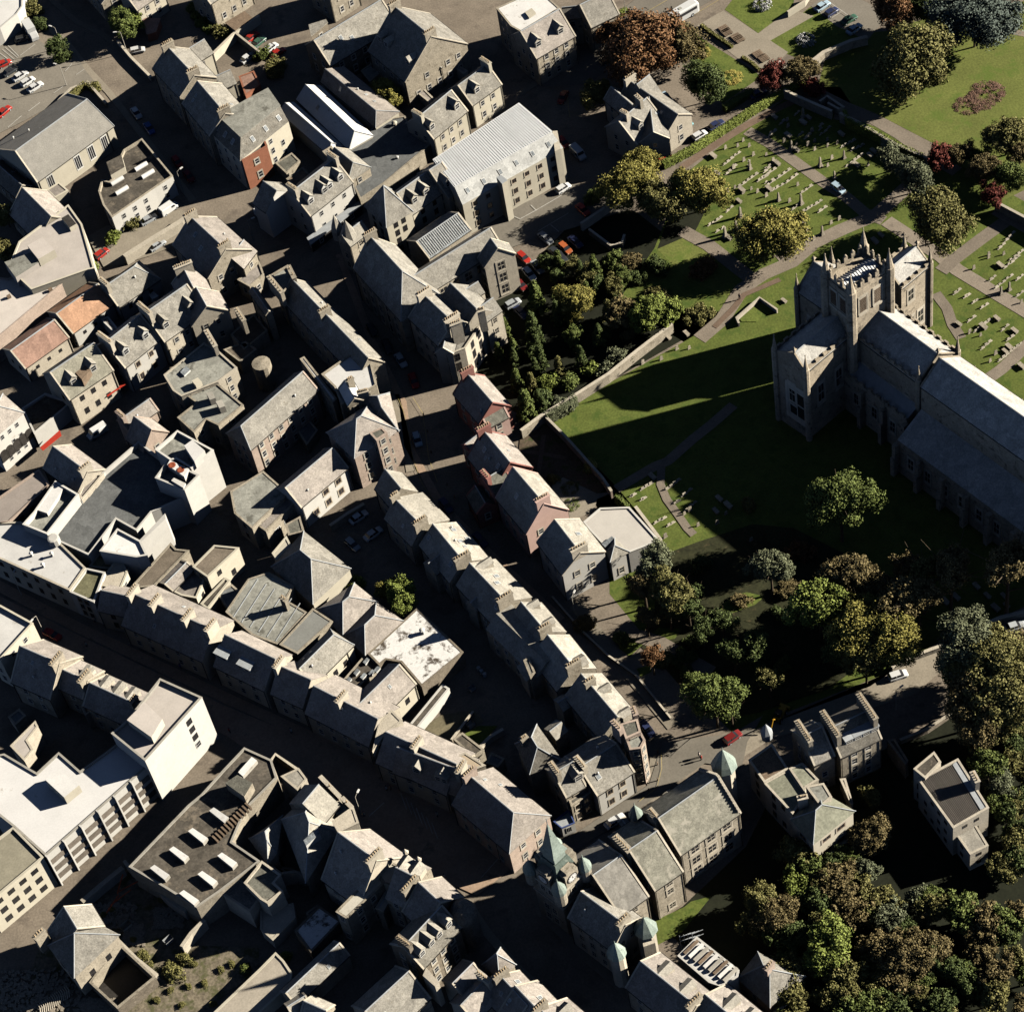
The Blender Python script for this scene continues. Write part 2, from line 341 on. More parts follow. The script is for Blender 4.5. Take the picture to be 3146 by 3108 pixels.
        if Lr > 7 and roof not in (TILE, TILEP, WHITER, ROOFGLASS) and s.name != 'abbey_church' and not dm:
            for _ in range(random.choice((0, 1, 2, 3))):
                f, side, fr = random.uniform(.12, .88), random.choice((-1, 1)), random.uniform(.25, .75); w_ = lo if side > 0 else hi; p = a2 + d * (Lr * f) + nr * w_ * fr; z = h + up + (he - h) * fr
                if random.random() < .5:
                    link('roof_vent', VENTM, ro, (p.x, p.y, z - .1), 0, (1, 1, random.uniform(.7, 1.2)))
                else:
                    sv_ = link('skylight', SKYM, ro, (p.x, p.y, z + .02), 0, (.6, .8, .8)); n_ = Vector((nr.x * math.copysign(1, w_) * (h - he), nr.y * math.copysign(1, w_) * (h - he), abs(w_))).normalized(); dd = Vector((d.x, d.y, 0)); sv_.rotation_euler = Matrix((dd, n_.cross(dd), n_)).transposed().to_euler()
        if Lr > 5 and s.win != 'none' and s.name != 'abbey_church':
            for w_ in (lo, hi):
                for f in (.02, .98): p = a2 + d * (Lr * f) + nr * (w_ + math.copysign(.1, w_)); link('downpipe', PIPEM, s.root, (p.x, p.y, 0), 0, (1, 1, he - .1))
        if Lr > 4:
            for w_, z_ in ((lo, zl), (hi, zh)):
                p0 = a2 - d * (e[0]) + nr * (w_ + math.copysign(ov + .06, w_)); p1 = b2 + d * (e[1]) + nr * (w_ + math.copysign(ov + .06, w_)); c0 = (p0 + p1) / 2; bm = B(); box(bm, (c0.x, c0.y, z_ - .1), ((p1 - p0).length, .14, .12), p1 - p0); obj('gutter', bm, SOFF, ro)
        for f, side, *rest in dm:
            s.dormer(a2 + d * (Lr * f), d, nr, (lo if side > 0 else hi), he, h, wide=(rest[0] if rest else 1.7), flat=(dsty == 'flat'), roof=roof)
        for f, side, fr in sk:
            w_ = lo if side > 0 else hi; p = a2 + d * (Lr * f) + nr * w_ * fr; z = h + up + (he - h) * fr + .02
            sv_ = link('skylight', SKYM, ro, (p.x, p.y, z), 0, (.9, 1.2, 1)); n_ = Vector((nr.x * math.copysign(1, w_) * (h - he), nr.y * math.copysign(1, w_) * (h - he), abs(w_))).normalized()
            dd = Vector((d.x, d.y, 0)); m3 = Matrix((dd, n_.cross(dd), n_)).transposed(); sv_.rotation_euler = m3.to_euler()
        s.last = (a, b, d, nr, lo, hi, he, h)
        return s
    def dormer(s, p, d, nr, w, he, h, wide=1.7, flat=False, roof=None):
        sg = 1 if w > 0 else -1; W_ = abs(w); out = nr * sg
        fr = .72 * W_; zf = h - (h - he) * .72; hgt = 1.7 if not flat else 1.3
        zt = min(zf + hgt, h - .15); fin = W_ * (h - zt) / max(.1, (h - he)); rg = min(zt + (.0 if flat else wide * .45), h - .05); fr_r = W_ * (h - rg) / max(.1, (h - he))
        bm = B(); hw = wide / 2
        def P(x, off, z): v = p + d * x + out * off; return bm.verts.new((v.x, v.y, z))
        fl = [P(-hw, fr, zf - .3), P(hw, fr, zf - .3), P(hw, fr, zt), P(-hw, fr, zt)]
        bl, br = P(-hw, fin, zt), P(hw, fin, zt); bb, bc = P(-hw, fin, zf - .3), P(hw, fin, zf - .3)
        bm.faces.new(fl); bm.faces.new((fl[1], bc, br, fl[2])); bm.faces.new((fl[0], fl[3], bl, bb))
        if not flat:
            t = P(0, fr, rg - .03); bm.faces.new((fl[3], fl[2], t))
        dr = obj('dormer', bm, FRAME if s.wall is WHITE or flat else STONEL, s.root)
        bm = B()
        def P2(x, off, z): v = p + d * x + out * off; return bm.verts.new((v.x, v.y, z))
        if flat:
            f = bm.faces.new([P2(-hw - .1, fr + .2, zt + .05), P2(hw + .1, fr + .2, zt + .05), P2(hw + .1, fin - .3, zt + .18), P2(-hw - .1, fin - .3, zt + .18)]); fs = [f]
        else:
            t0, t1 = P2(0, fr + .15, rg + .1), P2(0, fr_r, rg + .1); l0, l1 = P2(-hw - .15, fr + .15, zt - .02), P2(-hw - .15, fin, zt - .02); r0, r1 = P2(hw + .15, fr + .15, zt - .02), P2(hw + .15, fin, zt - .02)
            fs = [bm.faces.new((t0, t1, l1, l0)), bm.faces.new((t0, r0, r1, t1))]
        r = bmesh.ops.extrude_face_region(bm, geom=fs)
        for v in r['geom']:
            if isinstance(v, bmesh.types.BMVert): v.co.z -= .1
        bmesh.ops.recalc_face_normals(bm, faces=bm.faces)
        obj('dormer_roof', bm, LEAD if flat else SLATEL, dr)
        q = p + out * (fr + .02); ang = math.atan2(out.y, out.x) + math.pi / 2
        n = max(1, int(wide / 1.3))
        for i in range(n):
            q2 = q + d * ((i + .5) / n - .5) * wide
            link('dormer_window', WIN['plain'], dr, (q2.x, q2.y, (zf + zt) / 2), ang, (wide / n * .8, 1, max(.4, (zt - zf) * .85)))
    def hip(s, pts, he=7, rise=3.0, win=None, roof=None, wall=None, st=None, ch=(), sq=False, gap=3.3, size=(1.05, 1.7)):
        wall = wall or s.wall; roof = roof or s.roof
        c = ccw([s.w(p, he).to_2d() for p in pts]); cen = sum(c, Vector((0, 0))) / 4
        s.base((cen.x, cen.y, 0)); o2 = s.o.to_2d()
        l0 = (c[1] - c[0]).length + (c[3] - c[2]).length; l1 = (c[2] - c[1]).length + (c[0] - c[3]).length
        if l1 > l0: c = c[1:] + c[:1]; l0, l1 = l1, l0
        c = [p - o2 for p in c]; m0 = (c[0] + c[3]) / 2; m1 = (c[1] + c[2]) / 2; ax = (m1 - m0); L = ax.length; ax.normalize()
        ins = min(L / 2 - .05, l1 / 4) if not sq else L / 2 - .05
        r0, r1 = m0 + ax * ins, m1 - ax * ins; zr = he + rise
        bm = B(); prism(bm, c, -.3, he, cap=False); obj('wall', bm, wall, s.root)
        q = inset(c, -.3); bm = B(); T = [bm.verts.new((p.x, p.y, he - .05)) for p in q]; Ra = bm.verts.new((r0.x, r0.y, zr)); Rb = bm.verts.new((r1.x, r1.y, zr))
        bm.faces.new((T[0], T[1], Rb, Ra)); bm.faces.new((T[1], T[2], Rb)); bm.faces.new((T[2], T[3], Ra, Rb)); bm.faces.new((T[3], T[0], Ra)); bm.faces.new(T[::-1])
        ro = obj('roof', bm, roof, s.root)
        bm = B(); tube(bm, [(r0.x, r0.y, zr + .03), (r1.x, r1.y, zr + .03)], .14, 5)
        for r_, i in ((r0, 0), (r0, 3), (r1, 1), (r1, 2)): tube(bm, [(r_.x, r_.y, zr + .03), (q[i].x, q[i].y, he)], .12, 5)
        obj('ridge_cap', bm, LEAD, ro)
        g = [p + o2 for p in c]
        for i in range(4): s.windows(g[i], g[(i + 1) % 4], .6, he, win, st, gap, size)
        for f in ch: s.chimney(r0 + (r1 - r0) * f + o2, Vector((-ax.y, ax.x)), zr - 1.8, zr + 1.2, 2, .8, 4)
        return s
    def flat(s, pts, h=7, par=.5, roof=None, wall=None, win=None, st=None, t=.35, z0=-.3, gap=3.3, size=(1.05, 1.7), cop=None):
        wall = wall or s.wall; roof = roof or s.roof
        g = ccw([s.w(p, h).to_2d() for p in pts]); cen = sum(g, Vector((0, 0))) / len(g)
        s.base((cen.x, cen.y, 0)); o2 = s.o.to_2d(); c = [p - o2 for p in g]; q = inset(c, t); n = len(c)
        bm = B(); a, b = prism(bm, c, z0, h, cap=False); obj('wall', bm, wall, s.root)
        if par > 0:
            bm = B(); top = [bm.verts.new((p.x, p.y, h + .003)) for p in inset(c, -.06)]; inn = [bm.verts.new((p.x, p.y, h + .003)) for p in q]; low = [bm.verts.new((p.x, p.y, h - par)) for p in q]
            otl = [bm.verts.new((p.x, p.y, h - .15)) for p in inset(c, -.06)]
            for i in range(n):
                j = (i + 1) % n; bm.faces.new((top[i], top[j], inn[j], inn[i])); bm.faces.new((inn[i], inn[j], low[j], low[i])); bm.faces.new((otl[i], otl[j], top[j], top[i]))
            obj('parapet', bm, cop or wall, s.root)
        bm = B(); q2 = inset(c, t - .01 if par > 0 else -.15); vs_ = [bm.verts.new((p.x, p.y, h - par if par > 0 else h + .06)) for p in q2]; bm.faces.new(vs_)
        if par <= 0:
            r = bmesh.ops.extrude_face_region(bm, geom=list(bm.faces))
            for v in r['geom']:
                if isinstance(v, bmesh.types.BMVert): v.co.z -= .15
            bmesh.ops.recalc_face_normals(bm, faces=bm.faces)
        s.roofo = obj('roof', bm, roof, s.root)
        for i in range(n): s.windows(g[i], g[(i + 1) % n], .6, h - par, win, st, gap, size)
        return s
    def mans(s, pts, ht, he, out, roof=None, top=None, wall=None, win=None, st=None, sk=0, size=(1.05, 1.7), gap=3.3):
        """flat or ribbed top polygon at ht, sloping skirts to he, one outset per edge"""
        wall = wall or s.wall; roof = roof or s.roof; top = top or FELT
        g = [s.w(p, ht).to_2d() for p in pts]; area = sum(g[i].x * g[(i + 1) % len(g)].y - g[(i + 1) % len(g)].x * g[i].y for i in range(len(g)))
        if area < 0: g = g[::-1]; out = [out[(len(g) - 2 - i) % len(g)] for i in range(len(g))]
        n = len(g); cen = sum(g, Vector((0, 0))) / n; s.base((cen.x, cen.y, 0)); o2 = s.o.to_2d(); c = [p - o2 for p in g]
        E = []
        for i in range(n):
            p0, p1, p2 = c[i - 1], c[i], c[(i + 1) % n]; a = (p1 - p0).normalized(); b = (p2 - p1).normalized(); na = Vector((a.y, -a.x)); nb = Vector((b.y, -b.x))
            oa, ob = out[i - 1], out[i]; det = na.x * nb.y - na.y * nb.x
            E.append(p1 + (Vector((oa * nb.y - ob * na.y, ob * na.x - oa * nb.x)) / det if abs(det) > .05 else na * oa))
        bm = B(); prism(bm, E, -.3, he, cap=False)
        obj('wall', bm, wall, s.root)
        bm = B(); lo_ = [bm.verts.new((p.x, p.y, he)) for p in inset(E, -.02)]; hi_ = [bm.verts.new((p.x, p.y, ht)) for p in c]
        for i in range(n): bm.faces.new((lo_[i], lo_[(i + 1) % n], hi_[(i + 1) % n], hi_[i]))
        ro = obj('roof', bm, roof, s.root)
        bm = B(); v = [bm.verts.new((p.x, p.y, ht + .1)) for p in inset(c, -.12)]; f = bm.faces.new(v); r = bmesh.ops.extrude_face_region(bm, geom=[f])
        for q in r['geom']:
            if isinstance(q, bmesh.types.BMVert): q.co.z -= .14
        bmesh.ops.recalc_face_normals(bm, faces=bm.faces); s.roofo = obj('flat_roof', bm, top, s.root)
        for i in range(n):
            A_, B_ = E[i] + o2, E[(i + 1) % n] + o2; s.windows(A_, B_, .6, he, win, st, gap, size)
            d = (c[(i + 1) % n] - c[i]); L = d.length; d.normalize(); nn = Vector((d.y, -d.x))
            if sk and out[i] > 1 and nn.y < .3:
                for j in range(sk):
                    p = c[i] + d * L * (j + .5) / sk + nn * out[i] * .5; z = (ht + he) / 2 + .04; n_ = Vector((nn.x * (ht - he), nn.y * (ht - he), out[i])).normalized(); dd = Vector((d.x, d.y, 0))
                    o_ = link('skylight', SKYM, ro, (p.x, p.y, z), 0, (.9, 1.4, 1)); o_.rotation_euler = Matrix((dd, n_.cross(dd), n_)).transposed().to_euler()
        return s
    def blk(s, name, pts, h0, h1, m, cap=None, t=None):
        """solid block on the roof, outline read at its top"""
        g = ccw([at(t or s.t, p, h1).to_2d() for p in pts]); s.base(sum(g, Vector((0, 0))) / len(g) if s.root is None else (0, 0)); bm = B()
        prism(bm, [p - s.o.to_2d() for p in g], h0, h1)
        for f in bm.faces: f.material_index = 1 if (cap and abs(f.normal.z) > .5 or (cap and len(f.verts) == len(g) and all(abs(v.co.z - h1) < 1e-4 for v in f.verts))) else 0
        return obj(name, bm, [m, cap or m], s.root)
    def cone(s, name, p, h, r, prof, m, seg=8, t=None):
        """turned part: pixel p is its axis at height h; profile (radius, z above h)"""
        c = at(t or s.t, p, h); s.base((c.x, c.y, 0)) if s.root is None else None
        bm = B(); lathe(bm, prof, (c.x - s.o.x, c.y - s.o.y, h), seg, rot=.4); return obj(name, bm, m, s.root)
    def pot_chim(s, p1, p2, h, z0, T=.8, n=5, t=None):
        a, b = at(t or s.t, p1, h), at(t or s.t, p2, h); c = (a + b) / 2; d = (b - a).to_2d(); s.chimney(c, d, z0, h, d.length, T, n)
# ============================================================ GROUND
ASPH = mat('asphalt', (0.235, 0.195, 0.15), .95, .26, .12, .2, 2.5, dark=((.17, .14, .11), .58, .15), bump=.2)
ASPHL = mat('car_park_asphalt', (0.24, 0.215, 0.175), .95, .12, .15, .1, 2.5, bump=.2)
PAVE = mat('paving', (0.30, 0.26, 0.20), .95, .12, .3, .12, 3, bump=.2)
PATHM = mat('path_gravel', (0.27, 0.225, 0.175), .95, .14, .35, .14, 3, dark=((.2, .165, .13), .62, .4), bump=.3)
GRASS = mat('grass', (0.125, 0.155, 0.032), .95, .22, .25, .22, 2.2, dark=((.075, .115, .02), .56, .35), bump=.4)
GRASSL = mat('park_grass', (0.155, 0.175, 0.042), .95, .18, .12, .2, 2.0, dark=((.12, .165, .03), .56, .2), bump=.4)
EARTH = mat('bare_earth', (0.12, 0.09, 0.06), .95, .3, .4, .25, 2, dark=((.06, .075, .025), .55, .4), bump=.5)
RUBG = mat('waste_ground', (0.22, 0.185, 0.13), .95, .3, .5, .3, 2, dark=((.11, .11, .05), .54, .35), bump=.6)
BRPAVE = mat('street_paving', (0.38, 0.27, 0.19), .95, .18, .2, .14, 2.5, dark=((.2, .16, .12), .62, .2), bump=.2)
bm = B(); S_ = 900; v = [bm.verts.new(p) for p in ((-S_, -S_, 0), (S_, -S_, 0), (S_, S_, 0), (-S_, S_, 0))]; bm.faces.new(v)
tag(obj('ground', bm, ASPH), kind='structure')
LVL = [0]
def sheet(name, t, pts, m, z=None, kind='structure', **kw):
    LVL[0] += 1; z = z if z is not None else .004 * LVL[0]
    g = ccw([(at(p[2] if len(p) == 3 else t, p, 0)).to_2d() for p in pts]); bm = B(); bm.faces.new([bm.verts.new((p.x, p.y, z)) for p in g]); bmesh.ops.triangulate(bm, faces=bm.faces)
    return tag(obj(name, bm, m), kind=kind)
def strip(name, t, pts, w, m, z=None, kind='structure', w2=None):
    """ribbon of width w metres along pixel points"""
    LVL[0] += 1; z = z if z is not None else .004 * LVL[0]
    P = [at(p[2] if len(p) == 3 else t, p, 0).to_2d() for p in pts]; bm = B(); L, R = [], []
    for i, p in enumerate(P):
        d = (P[min(i + 1, len(P) - 1)] - P[max(i - 1, 0)]).normalized(); n = Vector((-d.y, d.x)); L.append(bm.verts.new((*(p + n * w / 2), z))); R.append(bm.verts.new((*(p - n * w / 2), z)))
    for i in range(len(P) - 1): bm.faces.new((R[i], R[i + 1], L[i + 1], L[i]))
    return tag(obj(name, bm, m), kind=kind)
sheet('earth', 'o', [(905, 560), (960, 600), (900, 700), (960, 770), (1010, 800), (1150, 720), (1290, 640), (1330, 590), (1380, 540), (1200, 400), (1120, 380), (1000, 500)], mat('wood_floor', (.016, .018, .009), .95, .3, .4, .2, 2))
sheet('lawn', 'o', [(1165, 570), (1235, 468), (1290, 330), (1405, 240), (1480, 188), (1640, 235), (1780, 290), (1860, 340), (2150, 500), (2200, 1060), (1960, 1130), (1800, 1210), (1700, 1260), (1480, 1345), (1395, 1395), (1290, 1290), (1150, 1120), (1150, 1000), (1240, 1010), (1165, 920), (1035, 790), (1150, 722), (1290, 645), (1380, 590)], GRASS)
sheet('lawn', 'o', [(1290, 330), (1240, 470), (1310, 440), (1340, 380)], MATS['wood_floor'])
sheet('lawn', 'o', [(1240, 470), (1310, 440), (1420, 520), (1375, 560), (1300, 530)], GRASSL)
sheet('park_lawn', 'a3', [(400, 640), (440, 470), (560, 260), (900, 230), (1300, 100), (1700, 60), (2200, -60), (2300, 1200), (1700, 1500), (1500, 1250), (1260, 1060), (820, 832), (640, 760), (560, 640)], GRASSL)
sheet('lawn', 'a2', [(1495, 72), (1740, 245), (1990, 60), (2020, -60), (1600, -60)], GRASS)
sheet('lawn', 'a3', [(20, 302), (345, 52), (540, 195), (735, 285), (660, 330), (330, 460), (140, 385)], GRASS)
sheet('lawn', 'a2', [(1262, 235), (1400, 330), (1770, 560), (1480, 760), (1300, 600), (1230, 400)], GRASS)
sheet('plaza', 'a2', [(1290, 190), (1485, 80), (1742, 248), (1980, 70), (2150, 120), (1830, 300), (1960, 385), (1820, 520), (1760, 560), (1600, 440)], PAVE)
sheet('car_park', 'a3', [(345, 45), (520, -80), (760, 20), (900, 130), (760, 300), (535, 195)], ASPHL)
# park road, driveway
strip('park_road', 'a3', [(520, 840), (800, 870), (1000, 985), (1200, 1130), (1420, 1260)], 3.2, PATHM)
strip('path', 'a3', [(1640, 260), (1760, 225), (1909, 250), (2100, 320)], 1.8, PATHM)
# churchyard paths
PW = 2.3
strip('path', 'a2', [(1180, 1230), (1400, 1080), (1640, 930), (1900, 790), (2100, 700)], 1.8, mat('brown_path', (.2, .14, .1), .95, .2, .3, .15, 3))
strip('path', 'a3', [(-120, 960), (40, 1050), (250, 1200), (450, 1345), (600, 1440), (740, 1560), (880, 1620)], 2.7, PATHM)
strip('path', 'b2', [(1310, 625), (1480, 480), (1620, 260), (1780, 150), (1990, 60), (2130, -60)], 3.3, PATHM)
strip('path', 'a3', [(110, 1909), (330, 1800), (560, 1690), (820, 1580), (980, 1440), (1100, 1330)], 3.4, PATHM)
strip('path', 'a2', [(1180, 1690), (1380, 1800), (1620, 1990), (1740, 2080)], 3.2, PATHM)
strip('path', 'a3', [(900, 1620), (1100, 1750), (1300, 1880), (1420, 1980), (1700, 2150), (2000, 2330)], 3.2, PATHM)
strip('path', 'a3', [(1820, 1590), (1600, 1750), (1400, 1900), (1300, 1990)], 3.0, PATHM)
strip('path', 'a3', [(1700, 1540), (1909, 1660), (2050, 1740)], 3.0, PATHM)
strip('path', 'b3', [(1262, 290), (1345, 400), (1385, 520), (1450, 620)], 2.2, PATHM)
strip('path', 'b3', [(1960, 640), (1840, 760), (1740, 850), (1640, 920)], 2.6, PATHM)
sheet('painted_shade_ground', 'c2', [(1080, 330), (1300, 250), (1700, 120), (2000, 150), (2900, 600), (2700, 1000), (2250, 1330), (1750, 1500), (1450, 1560), (1250, 1400), (1060, 1180), (860, 1000), (980, 760), (1000, 560)], mat('shade_dark_litter', (.04, .042, .018), .95, .4, .4, .3, 2, dark=((.09, .07, .035), .62, .5)))  # shade of the lower churchyard painted in as dark littered ground
for pp in ([(720, 1030), (850, 950), (930, 970), (800, 1090)], [(850, 1180), (950, 1150), (960, 1200), (880, 1240)], [(960, 920), (1010, 880), (1180, 890), (1130, 960), (1060, 970)], [(1450, 740), (1560, 640), (1660, 620), (1790, 650), (1720, 710), (1560, 770)], [(1740, 1290), (1900, 1180), (1900, 1260), (1800, 1330)]): sheet('lawn', 'c2', pp, GRASS)  # sunlit patches painted in as lighter grass over the dark sheet
strip('path', 'b2', [(700, 1725), (980, 1560), (1080, 1520), (1260, 1360), (1400, 1250), (1560, 1110)], 2.2, PATHM)
strip('path', 'b2', [(1030, 1560), (1025, 1690), (1070, 1800), (1150, 1909), (1220, 2010), (1270, 2060)], 1.6, PATHM)
strip('path', 'c2', [(860, 940), (1020, 990), (1220, 1110), (1400, 1210)], 3.0, PATHM)
strip('paving', 'b2', [(1420, 540), (1560, 400), (1640, 300), (1900, 190)], 1.2, mat('brown_path', (.2, .14, .1)))
sheet('garden_bed', 'b2', [(1600, 470), (1760, 330), (1880, 400), (1730, 500), (1620, 500)], GRASS)
# woods floor, yards
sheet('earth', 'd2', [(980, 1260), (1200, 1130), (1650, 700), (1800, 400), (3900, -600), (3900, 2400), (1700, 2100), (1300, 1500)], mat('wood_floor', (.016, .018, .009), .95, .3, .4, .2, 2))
sheet('lawn', 'd2', [(985, 1240), (1200, 1140), (1250, 1100), (1400, 1060), (1180, 1330), (1000, 1420)], GRASS)
sheet('abbey_park_road', 'c3', [(780, 1310), (960, 1190), (1240, 1010), (1500, 880), (1909, 740), (2100, 690), (2100, 900), (1700, 960), (1300, 1200), (1100, 1370), (700, 1500), (300, 1620), (50, 1700), (-200, 1860), (-330, 1740), (0, 1600)], PAVE)
sheet('garden', 'b2', [(0, 1310), (180, 1190), (480, 1500), (660, 1700), (420, 1860), (150, 1909), (-20, 1500)], EARTH)
sheet('terrace_paving', 'b2', [(230, 1700), (310, 1640), (560, 1760), (700, 1740), (560, 1800), (540, 1880), (330, 1990), (180, 1940)], PAVE)
strip('garden_path', 'b2', [(-60, 1440), (150, 1465), (330, 1500)], .9, mat('brown_path', (.2, .14, .1))); strip('garden_path', 'b2', [(170, 1330), (150, 1470), (130, 1620)], .9, mat('brown_path', (.2, .14, .1)))
sheet('yard_grass', 'c1', [(1180, 1620), (1330, 1520), (1560, 1480), (1640, 1560), (1420, 1700), (1250, 1690)], mat('dry_grass', (.22, .19, .12), .95, .2, .4, .2, 2)); sheet('yard_grass', 'c1', [(1460, 1680), (1600, 1600), (1740, 1600), (1600, 1750), (1480, 1700)], GRASS)
sheet('waste_ground', 'd0', [(600, 1110), (900, 850), (1200, 1000), (1430, 1150), (1500, 1210), (1380, 1420), (1900, 1440), (1900, 1600), (1500, 1909), (1300, 2050), (860, 2000), (-100, 2050), (-100, 1750), (200, 1700), (300, 1400)], RUBG)
sheet('car_park', 'a0', [(-160, 420), (60, 310), (130, 200), (330, 330), (560, 400), (620, 510), (700, 610), (520, 650), (380, 780), (180, 890), (-100, 1030)], ASPHL)
sheet('car_park', 'o', [(905, 425), (1060, 350), (1170, 345), (1190, 395), (1085, 430), (1015, 450), (960, 470), (930, 450)], ASPHL)
sheet('street_bend', 'o', [(1030, 165), (1110, 160), (1240, 60), (1400, -30), (1250, -40), (1160, 30), (1140, 75), (1000, 150)], ASPHL)
sheet('square', 'o', [(1060, 1590), (1225, 1480), (1250, 1400), (1380, 1385), (1440, 1350), (1410, 1400), (1400, 1450), (1330, 1440), (1200, 1530), (1080, 1610)], ASPHL)
sheet('car_park', 'a0', [(640, 1740), (780, 1660), (1000, 1620), (1330, 1540), (1400, 1590), (1330, 1700), (1290, 1800), (1100, 1880), (900, 1940), (760, 1960)], PAVE)
# main street paving and kerbs
def kerb(name, t, pts, w, m=PAVE, h=.12):
    P = [at(p[2] if len(p) == 3 else t, p, 0).to_2d() for p in pts]; bm = B(); rows = []
    for i, p in enumerate(P):
        d = (P[min(i + 1, len(P) - 1)] - P[max(i - 1, 0)]).normalized(); n = Vector((-d.y, d.x)); l, r = p + n * w / 2, p - n * w / 2
        rows.append([bm.verts.new((l.x, l.y, 0)), bm.verts.new((l.x, l.y, h + .004 * LVL[0])), bm.verts.new((r.x, r.y, h + .004 * LVL[0])), bm.verts.new((r.x, r.y, 0))])
    for a, c in zip(rows, rows[1:]):
        for k_ in range(3): bm.faces.new((a[k_], a[k_ + 1], c[k_ + 1], c[k_]))
    bmesh.ops.recalc_face_normals(bm, faces=bm.faces)
    return tag(obj(name, bm, m), kind='structure')
sheet('main_street', 'o', [(-60, 1095), (130, 1190), (420, 1330), (640, 1420), (860, 1545), (990, 1620), (900, 1690), (790, 1640), (640, 1540), (430, 1390), (160, 1250), (-60, 1165)], BRPAVE)
LVL[0] = 0
kerb('pavement', 'o', [(-40, 1085), (150, 1185), (430, 1318), (620, 1405), (840, 1530), (975, 1610)], 2.2, BRPAVE)
kerb('pavement', 'o', [(640, 480), (700, 640), (760, 760), (770, 840), (830, 950), (930, 1050), (1060, 1170)], 1.6, BRPAVE)
kerb('pavement', 'o', [(745, 745), (765, 830), (775, 890)], 1.8)
kerb('pavement', 'o', [(1085, 1140), (1170, 1250), (1270, 1370)], 2.4)
kerb('pavement', 'o', [(1080, 1590), (1180, 1535), (1232, 1500), (1240, 1430)], 2.6)
kerb('pavement', 'o', [(1005, 1650), (1020, 1720), (1100, 1800), (1170, 1860), (1230, 1930)], 1.6)
kerb('pavement', 'o', [(880, 1700), (920, 1760), (980, 1830), (1060, 1900)], 1.6)
kerb('pavement', 'a0', [(330, -40), (560, 160), (760, 260), (1000, 480), (1110, 590)], 1.4); kerb('pavement', 'a0', [(110, -40), (500, 330), (650, 520), (800, 680), (1050, 1000), (1260, 1270), (1420, 1480)], 1.6)
kerb('pavement', 'a2', [(0, 690), (110, 610), (430, 410), (600, 330)], 1.6)
LVL[0] = 62
# painted markings
WL = mat('road_marking', (.55, .53, .48), .8, .2, 1, .2, 5); YL = mat('yellow_line', (.45, .36, .16), .8, .2, 1, .2, 5)
def line(t, pts, w=.12, m=WL): strip('road_marking', t, pts, w, m)
for a_, b_ in (((60, 940), (160, 855)), ((210, 822), (295, 758)), ((395, 690), (480, 630)), ((560, 555), (620, 515)), ((480, 530), (530, 475)), ((150, 415), (260, 330)), ((60, 340), (140, 420)), ((0, 395), (100, 470)), ((20, 370), (110, 445)), ((40, 355), (130, 430)), ((0, 320), (60, 300))): line('a0', [a_, b_], .14)
for a_, b_ in (((0, 1610), (110, 1550)), ((75, 1510), (115, 1550)), ((110, 1550), (300, 1440)), ((130, 1700), (350, 1570)), ((220, 1655), (280, 1705)), ((-120, 1560), (0, 1615))): line('a2', [a_, b_], .14)
line('a3', [(470, 15), (640, 135)], .12); line('a3', [(500, 140), (570, 95)], .12)
line('a2', [(900, 110), (1090, 0), (1200, -60)], .15, YL); line('a2', [(1250, 130), (1500, -20)], .12, YL); line('a2', [(345, 720), (350, 800), (362, 870)], .12, YL)
line('b1', [(1010, 1060), (1060, 1180), (1090, 1330), (1120, 1500), (1180, 1680), (1260, 1800)], .1, YL); line('b1', [(1120, 1060), (1190, 1170), (1215, 1330), (1235, 1500), (1300, 1680)], .1, YL)
line('d1', [(800, 480), (910, 380)], .14); line('d1', [(1620, 930), (1790, 740)], .1)
line('d2', [(1030, 0), (1035, 130), (1000, 270), (870, 370)], .1, YL)
for q in range(7): line('d1', [(1030 + 38 * q, 310 + 36 * q), (1075 + 38 * q, 430 + 36 * q)], .12)
# garden sheets of the plaza: dark seats grids
# ============================================================ WALLS and HEDGES
def wall(name, label, t, pts, h=2.0, T=.5, m=STONE, cat='wall', cop=True):
    P = [at(p[2] if len(p) == 3 else t, p, h).to_2d() for p in pts]; c = sum(P, Vector((0, 0))) / len(P); root = thing(name, label, cat, (c.x, c.y, 0))
    for nm, w, z0, z1 in (('wall', T, -.2, h), ('coping', T + .14, h, h + .14))[:2 if cop else 1]:
        bm = B(); rows = []
        for i, p in enumerate(P):
            d = (P[min(i + 1, len(P) - 1)] - P[max(i - 1, 0)]).normalized(); n = Vector((-d.y, d.x)); l, r = p + n * w / 2 - c, p - n * w / 2 - c
            rows.append([bm.verts.new((l.x, l.y, z0)), bm.verts.new((l.x, l.y, z1)), bm.verts.new((r.x, r.y, z1)), bm.verts.new((r.x, r.y, z0))])
        for a, e in zip(rows, rows[1:]):
            for k_ in range(3): bm.faces.new((a[k_], a[k_ + 1], e[k_ + 1], e[k_]))
        bm.faces.new(rows[0]); bm.faces.new(rows[-1][::-1]); bmesh.ops.recalc_face_normals(bm, faces=bm.faces)
        obj(nm, bm, m if nm == 'wall' else STONEL, root)
wall('garden_wall', 'stone churchyard wall running down below the shrubbery', 'b2', [(0, 1295), (140, 1190), (420, 1020), (640, 880), (850, 710), (1110, 510)], 2.6, .5, STONE)
wall('garden_wall', 'thin reddish wall between the pink house garden and the churchyard', 'b2', [(180, 1190), (330, 1340), (500, 1530), (600, 1640), (665, 1740)], 2.2, .4, STONEP)
wall('churchyard_wall', 'long wall between the churchyard and the park road', 'a3', [(150, 660), (300, 730), (500, 815)], 2.4, .5)
wall('stone_enclosure', 'small square stone enclosure at the churchyard corner', 'a3', [(410, 745), (465, 705), (590, 790), (550, 800), (470, 755)], 2.0, .4)
wall('churchyard_wall', 'ivy covered wall running beside the park road', 'a3', [(560, 830), (700, 900), (900, 1020), (1060, 1100), (1200, 1160)], 2.6, .5)
